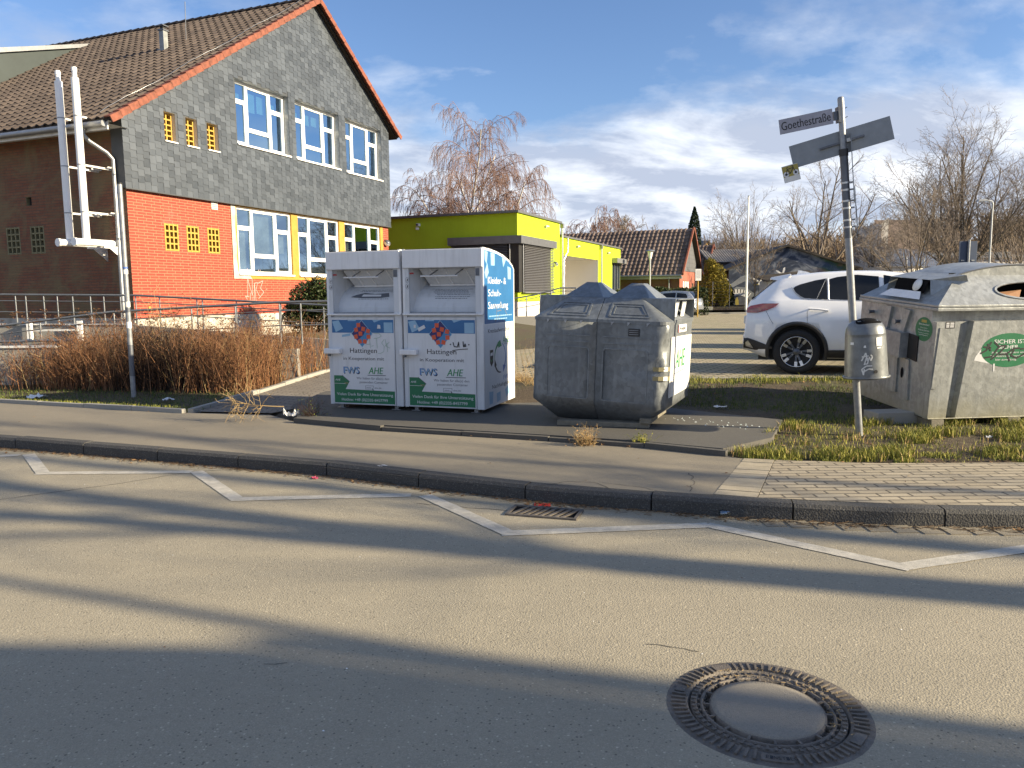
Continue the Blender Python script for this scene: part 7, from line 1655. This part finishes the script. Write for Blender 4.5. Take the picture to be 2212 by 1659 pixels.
# ================================================================ dry shrubs on the left bed
rg = random.Random(31)
XR_ = lambda y: lin([(11, -4.1), (12.0, -3.98), (15.2, -3.72), (19, -3.4)][0:4], y)-.08
def bed_pt():
    if rg.random() < .22:
        y = rg.uniform(12.05, 16.0); x = XR_(y)-rg.random()**1.2*1.7; return x, y, .4
    while True:
        x = rg.uniform(-9.6, -4.2); y = rg.uniform(11.2, 15.6); front = 12.65 if x < -7.5 else 12.65+(x+7.5)*(-.2)
        if front < y < front+1.9: return x, y, (y-front)/1.9
mb = MB(); hd = MB()
for k in range(4700):
    x, y, f = bed_pt(); dens = 1 if x > -7.7 else max(.06, 1-(-7.7-x)/1.1)
    if rg.random() > dens: continue
    h = (.86+.26*mnoise.noise(Vector((x*.8, y*.8, 3)))+.10*f)*rg.uniform(.55, 1.12)
    if x < -7.9: h *= .8
    dark = mnoise.noise(Vector((x*.9+4, y*.5, 0))) > .18 and -6.6 < x < -4.5
    m = 'dark_stem' if (dark and rg.random() < .75) or rg.random() < .10 else ('straw' if rg.random() < .07 else 'dry_stem')
    if mnoise.noise(Vector((x*2.6, y*2.6, 9))) < -.32: continue
    pts, rs, d = frond(mb, Vector((x, y, 0)), Vector((rg.gauss(0, .16), rg.gauss(0, .16)-.08, 1)), h, rg.uniform(.0035, .006), 4, m, 3, rg, wob=.09)
    for j in range(rg.randint(2, 4)):
        i = rg.randint(1, 4); q, _, _ = frond(mb, pts[i], d+perp(d, rg)*.7, rg.uniform(.12, .34), .0028, 2, m, 3, rg, wob=.15)
        if rg.random() < .55:
            for _ in range(2): leaves(hd, 1, lambda r_: q[-1]+Vector((r_.gauss(0, .012), r_.gauss(0, .012), r_.gauss(0, .01))), .016, 'dry_head' if not dark else 'dark_stem', rg)
tag(mb.build('dry_shrub_stems', uv=False), 'dense mass of dry brown stems filling the planted bed on the left', 'dry shrubs', kind='stuff')
for k in range(170):
    x = rg.uniform(-10.5, -3.9); y = rg.uniform(12.6, 14.6); h = rg.uniform(1.0, 1.32)
    pts, rs, d = frond(mb, Vector((x, y, .5)), Vector((rg.gauss(0, .08), 0, 1)), h-.5, .004, 3, 'straw', 3, rg, wob=.05)
    for j in range(7): a = rg.uniform(0, 6.28); e = pts[-1]+Vector((math.cos(a)*.05, math.sin(a)*.05, .03)); hd.tube([pts[-1], e], .0022, 'dry_head', 3, caps=False); leaves(hd, 2, lambda r_: e+Vector((r_.gauss(0, .01), r_.gauss(0, .01), 0)), .012, 'dry_head', rg)
tag(hd.build('dry_seed_heads', uv=False), 'dry seed heads and curled leaves on top of the brown shrubs', 'seed heads', kind='stuff')
p = at(575, 690, 13.2); ds = thing('tall_dry_weed', 'taller sprawling dry weed rising above the middle of the brown shrubs', 'dry plant', (at(350, 700, 13.3).x, 13.3, .3)); m = MB()
for k in range(9):
    pts, rs, d = frond(m, Vector((rg.gauss(0, .15), 0, 0)), Vector((rg.gauss(0, .25), 0, 1)), rg.uniform(.9, 1.45), .006, 5, 'straw', 4, rg, wob=.08)
    for j in range(8): i = rg.randint(2, 5); q, _, _ = frond(m, pts[i], d+perp(d, rg)*.9, rg.uniform(.1, .25), .003, 2, 'straw', 3, rg); leaves(m, 5, lambda r_: q[-1]+Vector((r_.gauss(0, .02), 0, r_.gauss(0, .02))), .014, 'dry_stem', rg)
m.build('stem', ds, uv=False)

# ================================================================ grass, leaves, litter
def blades(mb, n, fn, hmin, hmax, m, zf=lambda x, y: ground_h(x, y)):
    for _ in range(n):
        x, y = fn(); z = zf(x, y); h = rg.uniform(hmin, hmax); a = rg.uniform(0, 6.28); b = rg.uniform(0, 6.28); l = h*rg.uniform(.1, .6); w_ = rg.uniform(.0022, .0048)
        p = Vector((x, y, z-.005)); u = Vector((math.cos(b), math.sin(b), 0))*w_; mid = p+Vector((math.cos(a)*l*.35, math.sin(a)*l*.35, h*.6)); tip = p+Vector((math.cos(a)*l, math.sin(a)*l, h*.92))
        mb.add([p-u, p+u, mid+u*.7, mid-u*.7, tip], [(0, 1, 2, 3), (3, 2, 4)], m)
def clumpy(x0, x1, y0, y1, sc, thr, ok=lambda x, y: True):
    def f():
        for _ in range(60):
            x, y = rg.uniform(x0, x1), rg.uniform(y0, y1)
            if ok(x, y) and mnoise.noise(Vector((x*sc, y*sc, 7)))+.25*mnoise.noise(Vector((x*sc*4, y*sc*4, 1))) > thr+rg.uniform(-.1, .1): return x, y
        return x, y
    return f
inpad = lambda x, y: not (x < 3.2 and y > lin([(1.9, 7.0), (2.62, 7.6), (3.15, 8.75), (3.2, 9)], x)-.0 and y < 9.7 and x > .0 and (y-7.0) > (x-1.98)*1.45)
mb = MB()
blades(mb, 15000, clumpy(2.0, 7.5, 6.72, 8.7, 2.1, .22, lambda x, y: y > lin(BACK, x)+.05 and inpad(x, y)), .03, .13, 'grass_blade')
blades(mb, 7000, clumpy(2.0, 7.5, 6.72, 8.9, 1.4, -.25, lambda x, y: y > lin(BACK, x)+.04 and inpad(x, y)), .015, .06, 'grass_blade')
blades(mb, 1500, clumpy(2.3, 7.2, 6.62, 7.0, 3.0, .2, lambda x, y: y > lin(BACK, x)-.03), .02, .06, 'grass_blade')
blades(mb, 2600, clumpy(2.0, 7.5, 6.7, 8.8, 2.1, .1, lambda x, y: y > lin(BACK, x)+.05 and inpad(x, y)), .03, .11, 'straw')
tag(mb.build('verge_grass', uv=False), 'sunlit tufts of grass around the foot of the sign post', 'grass', kind='stuff')
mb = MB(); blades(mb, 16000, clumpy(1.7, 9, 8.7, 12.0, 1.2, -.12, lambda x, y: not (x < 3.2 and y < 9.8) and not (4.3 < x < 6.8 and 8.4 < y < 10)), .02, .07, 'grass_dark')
blades(mb, 5200, clumpy(1.2, 9, 11.3, 12.2, 2.2, -.05), .03, .09, 'grass_blade'); tag(mb.build('back_grass', uv=False), 'thin shaded grass between the containers and the car park', 'grass', kind='stuff')
mb = MB(); lf = lambda x: lin([(-14, 14.0), (-7.62, 11.42), (-4.3, 10.12)], x)
def bedf():
    x = rg.uniform(-12, -4.15); return x, lf(x)+rg.random()**1.3*1.9
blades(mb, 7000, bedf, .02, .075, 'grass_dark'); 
def bede(): x = rg.uniform(-12, -4.2); return x, lf(x)+rg.uniform(-.06, .22)
blades(mb, 3800, bede, .02, .08, 'grass_blade'); tag(mb.build('bed_grass', uv=False), 'grass strip between the pavement edging and the brown shrubs', 'grass', kind='stuff')
def litter_leaf(mb, x, y, z, s, m='leaf_litter'):
    a = rg.uniform(0, 6.28); u = Vector((math.cos(a), math.sin(a), rg.uniform(-.25, .25)))*s; v = Vector((-math.sin(a), math.cos(a), rg.uniform(-.25, .25)))*s*.6; c = Vector((x, y, z+s*.22)); up_ = Vector((0, 0, s*rg.uniform(.05, .3)))
    mb.add([c-u, c-v+up_*.3, c+u+up_, c+v+up_*.5], [(0, 1, 2), (0, 2, 3)], m)
mb = MB()
for k in range(2600):   # gutter debris along the kerb
    x = rg.uniform(-6.5, 4.2); dn = .45+.55*mnoise.noise(Vector((x*1.6, 0, 0)))
    if rg.random() > dn+.25: continue
    y = lin(KERB, x)-.012-abs(rg.gauss(0, .055)); 
    if rg.random() < .35: litter_leaf(mb, x, y, -.12, rg.uniform(.006, .024))
    else: a = rg.gauss(-.35, .5); L_ = rg.uniform(.015, .10); mb.bar((x, y, -.112), (x+math.cos(a)*L_, y+math.sin(a)*L_, -.112+rg.uniform(0, .012)), .0022, .0022, 'litter_bits')
for k in range(1500): x = rg.uniform(1.9, 7.5); y = lin(BACK, x)+rg.random()*2.2; litter_leaf(mb, x, y, ground_h(x, y), rg.uniform(.005, .016), 'litter_bits')
for k in range(330): x = rg.uniform(1.9, 7); y = lin(BACK, x)+rg.uniform(-.03, 1.6); litter_leaf(mb, x, y, ground_h(x, y), rg.uniform(.01, .03))
for k in range(520): x = rg.uniform(-4.35, -3.55); y = 12.2+(x+4.35)*3+rg.uniform(-.3, 1.2); litter_leaf(mb, x, y, .0, rg.uniform(.02, .045))
for k in range(260): x = rg.uniform(1.5, 8); y = rg.uniform(10.4, 12.3); litter_leaf(mb, x, y, ground_h(x, y), rg.uniform(.015, .035))
for k in range(240): x = rg.uniform(-11, -4.3); y = lf(x)+rg.uniform(.1, 1.6); litter_leaf(mb, x, y, 0, rg.uniform(.01, .03))
for k in range(150): x = rg.uniform(-2.6, 2.0); y = lin(BACK, x)+rg.uniform(-.06, .12); litter_leaf(mb, x, y, .01, rg.uniform(.008, .022))
for k in range(46): x = rg.uniform(-7, 4); y = rg.uniform(lin(KERB, x)+.2, lin(BACK, x)); litter_leaf(mb, x, y, .002, rg.uniform(.006, .018))
tag(mb.build('leaf_litter', uv=False), 'brown leaves and twig bits lying in the gutter and on the ground', 'leaf litter', kind='stuff')
mb = MB()
for k in range(40): c = rg.choice([(2.3, 8.55), (2.0, 8.8), (2.5, 8.3)]); x, y = c[0]+rg.gauss(0, .14), c[1]+rg.gauss(0, .10); s = rg.uniform(.004, .011); mb.add([(x-s, y, .047), (x+s, y-s*.4, .047), (x, y+s, .047+s)], [(0, 1, 2)], 'glass_crumb')
tag(mb.build('glass_splinters', uv=False), 'scattered glass splinters on the concrete beside the bottle bank', 'glass splinters', kind='stuff')
mb = MB()
for k in range(130): x = rg.uniform(-8, 4.5); y = rg.uniform(.8, lin(KERB, x)-.2); s = rg.uniform(.002, .006); mb.add([(x-s, y, -.1185), (x+s, y-s*.4, -.1185), (x+s*.4, y+s, -.1165), (x-s*.6, y+s*.8, -.1165)], [(0, 1, 2, 3)], rg.choice(['paper_white', 'soil', 'leaf_brown', 'concrete']))
tag(mb.build('road_grit', uv=False), 'tiny stones and crumbs scattered on the road', 'grit', kind='stuff')
def crumple(name, label, cat, p, s, m, seed, flat=.35, group=None):
    g = random.Random(seed); mb = MB(); N_ = 7; V_ = []
    for j in range(N_):
        for i in range(N_): V_.append(((i/(N_-1)-.5)*s*1.5+g.gauss(0, s*.05), (j/(N_-1)-.5)*s+g.gauss(0, s*.05), abs(g.gauss(0, s*flat*.5))+.002))
    mb.add(V_, [(j*N_+i, j*N_+i+1, (j+1)*N_+i+1, (j+1)*N_+i) for j in range(N_-1) for i in range(N_-1)], m); return tag(mb.build(name, None, uv=False, loc=p, rotz=g.uniform(0, 3)), label, cat, group)
crumple('crisp_packet', 'bright red flat wrapper lying beside the drain grate', 'wrapper', gp(1172, 1091, -.12), .085, 'red_brochure', 3, .08).rotation_euler = (0, 0, R(-6))
crumple('pink_wrapper', 'small pink wrapper in the gutter at the left', 'wrapper', gp(680, 1034, -.12), .045, 'pink_wrap', 5, .4)
crumple('paper_scrap', 'crumpled white paper in the grass at the far left of the bed', 'litter', gp(78, 859, .02), .17, 'paper_white', 7, .3)
crumple('paper_scrap', 'white tissue caught in the weeds left of the containers', 'litter', gp(630, 899, .02), .12, 'paper_white', 9, .8)
crumple('paper_scrap', 'pale crumpled scrap in the grass near the right end of the bed edging', 'litter', gp(364, 865, .02), .11, 'white_panel', 10, .3)
crumple('paper_scrap', 'small white scrap on the pavement edge below the bottle bank', 'litter', gp(1131, 946, .01), .05, 'paper_white', 11, .3)
crumple('paper_scrap', 'small white scrap in the grass just left of the paved strip', 'litter', gp(1600, 966, .01), .05, 'paper_white', 12, .4)
crumple('paper_scrap', 'white scrap on the shaded soil behind the sign post', 'litter', gp(1556, 880, .03), .10, 'paper_white', 13, .3)
crumple('paper_scrap', 'torn white scrap in the grass under the big container corner', 'litter', gp(2018, 935, .01), .08, 'paper_white', 14, .3)
crumple('paper_scrap', 'flat white scrap on the asphalt by the kerb under the grate', 'litter', gp(823, 1007, 0), .06, 'paper_white', 15, .05)
crumple('paper_scrap', 'little white scrap at the right of the paved strip', 'litter', gp(2136, 945, .01), .05, 'paper_white', 16, .4)
m = MB(); m.tube([(-.07, 0, .028), (-.055, 0, .028), (.03, 0, .028), (.05, .003, .026), (.062, .003, .026), (.075, .003, .026)], [.024, .028, .027, .018, .011, .011], 'bottle_plastic', 12); m.tube([(.070, .003, .026), (.082, .003, .026)], .013, 'white_ink', 10); tag(m.build('plastic_bottle', None, uv=False, loc=gp(1573, 1116, -.122), rotz=R(8)), 'clear crushed plastic bottle in the gutter debris below the kerb', 'bottle')
def weed(name, label, p, n, h, m, seed, spread=.5, leafm=None):
    g = random.Random(seed); mb = MB()
    for k in range(n):
        a = g.uniform(0, 6.28); pts, rs, d = frond(mb, Vector((g.gauss(0, .05), g.gauss(0, .03), 0)), Vector((math.cos(a)*spread, math.sin(a)*spread, 1)), h*g.uniform(.5, 1.1), .0022, 4, m, 3, g, wob=.22)
        for j in range(3): i = g.randint(1, 4); frond(mb, pts[i], d+perp(d, g), h*.3, .0016, 2, m, 3, g, wob=.3)
    if leafm: leaves(mb, n*3, lambda r_: (r_.gauss(0, h*.35), r_.gauss(0, h*.2), abs(r_.gauss(0, h*.4))), .012, leafm, g)
    return tag(mb.build(name, None, uv=False, loc=p), label, 'weed')
weed('dry_weed', 'straw-coloured dry weed clump at the pad edge below the seam of the bottle bank', gp(1262, 962, .0), 60, .20, 'straw', 41, .8, 'leaf_litter')
weed('green_weed', 'small green weed at the pad edge right of the dry clump', gp(1384, 962, .0), 40, .14, 'grass_blade', 42, .6, 'grass_blade')
weed('dry_weed', 'bent dry weed at the left end of the concrete pad', gp(672, 905, .0), 45, .30, 'dark_stem', 43, .6, 'grass_dark')
weed('dry_weed', 'tall dry stalks growing behind the right clothes container', (0.35, 11.5, .0), 40, .75, 'straw', 44, .45, 'leaf_litter')
weed('dry_weed', 'dry grass heap between clothes container and bottle bank', (0.1, 11.9, .1), 90, .28, 'straw', 45, 1.0, 'leaf_litter')
g = random.Random(51); m = MB()
b0 = gp(620, 897, .02); b1 = gp(500, 900, .0)
pts, rs, d = frond(m, Vector((0, 0, .12)), Vector((-1, -.15, .02)), .55, .008, 4, 'straw', 5, g, wob=.05)
for k in range(26):
    i = g.randint(2, 4); q, _, dd = frond(m, pts[i]+Vector((g.gauss(0, .05), 0, 0)), Vector((g.gauss(-.5, .7), g.gauss(-.25, .4), g.gauss(-.1, .8))), g.uniform(.12, .34), .004, 4, 'straw', 3, g, wob=.25)
    for j in range(5): ii = g.randint(1, 4); frond(m, q[ii], dd+perp(dd, g), g.uniform(.04, .12), .0025, 2, 'straw', 3, g, wob=.3)
m = m.build('dead_branch', None, uv=False, loc=(b0.x+.05, b0.y-.28, .05)); tag(m, 'dry broken branch lying on the pavement left of the containers', 'branch')

# ================================================================ what throws the shadows, outside the picture to the right and behind
sdir = Vector((math.sin(R(SUN_AZ)), math.cos(R(SUN_AZ)), 0)); tanE = math.tan(R(SUN_EL))
def caster(px, py, dist, z=-.12): p = gp(px, py, z); return Vector((p.x, p.y, 0))+sdir*dist
side_ = Vector((-sdir.y, sdir.x, 0))
hb1 = ghouse('town_house', 'rendered house across the street, behind and to the right of the viewer', (0, 0), 0, 9, 14, -.1, 6.1, 13.4, 'render_cream', 'roof_tiles', 'render_cream', over=.05, tiled=False, verge=None); c = caster(1106, 1462, 15.5)

# place so that its northern long edge runs along the sun direction
hb1.rotation_euler = (0, 0, math.atan2(sdir.y, sdir.x)-math.pi/2); c = c-side_*.10; hb1.location = (c.x, c.y, -.12)
def roadside_tree(label, foot, stems, seed, top=13, twigs=True, tw=.8):
    """stems: polylines in (lateral, height) across the sun direction, with radii"""
    t = thing('roadside_tree', label, 'tree', (foot.x, foot.y, -.05), 0, 'roadside trees to the right of the viewer'); g = random.Random(seed); T = MB(); Cn = MB()
    for pl in stems:
        pts = [side_*a+Vector((0, 0, h))+sdir*(.05*h*math.sin(a)) for a, h, r in pl]; rs = [r for _, _, r in pl]; T.tube(pts, rs, 'bark_grey', 8, caps=False)
        if twigs:
            for i in range(1, len(pts)):
                if pl[i][1] < 6.5: continue
                for k in range(5):
                    q = pts[i-1].lerp(pts[i], g.random()); d = perp((pts[i]-pts[i-1]).normalized(), g)*.8+Vector((0, 0, .7)); b, br, dd = frond(Cn, q, d, g.uniform(1.5, 3.2)*tw, rs[i]*.35, 5, 'twig_grey', 4, g, wob=.12)
                    for j in range(6): ii = g.randint(1, 5); frond(Cn, b[ii], dd+perp(dd, g)*.8, g.uniform(.5, 1.3), .010, 3, 'twig_grey', 3, g, wob=.15)
    T.build('trunk', t, uv=False); Cn.v and Cn.build('crown', t, uv=False)
f1 = caster(2212, 1290, 15.0)
roadside_tree('forked roadside tree right of the viewer', f1, [[(0, -.1, .24), (0, 3, .21), (.0, 6.2, .19)], [(0, 6.2, .16), (.35, 7.4, .14), (.85, 9.0, .12), (1.6, 11.5, .08), (2.2, 13.5, .04)], [(0, 6.2, .13), (-.05, 7.6, .11), (-.3, 9.2, .08), (-.3, 12, .04)]], 3)
f2 = caster(1106, 1436, 17.0)
roadside_tree('slender roadside tree right of the viewer', f2, [[(-.15, -.1, .09), (-.1, 4, .075), (0, 6.2, .065), (.25, 7.4, .055), (.4, 9.0, .03)]], 5, twigs=False)
f3 = caster(2000, 1190, 19.0)
roadside_tree('leaning roadside tree further along the street', f3, [[(0, -.1, .15), (.0, 4, .13), (.12, 6.8, .12), (.5, 8.4, .10), (1.1, 10.5, .06), (1.6, 12.5, .03)], [(.12, 6.8, .08), (.9, 8.6, .06), (2.3, 10.4, .04)]], 7)
f4 = caster(1700, 1045, 21.0, 0)
roadside_tree('thin crooked roadside tree beside the car park entrance', f4, [[(0, -.1, .10), (0, 5, .08), (.1, 7.5, .07), (.45, 9.2, .05), (1.0, 11.4, .03)]], 9)
for (x_, y_, lab) in ((5.55, 16.05, 'second silver hatchback parked right behind the white SUV'), (6.35, 19.1, 'third silver hatchback parked two bays behind the white SUV'), (8.9, 25.0, 'fourth silver hatchback in the second row behind the white SUV'), (9.3, 27.6, 'fifth silver hatchback furthest back in the rows behind the white SUV')):
    c = copy_tree(hb); c.location = (x_, y_, .17); c.rotation_euler = (0, 0, R(-18.5)); tag(c, lab, 'car')
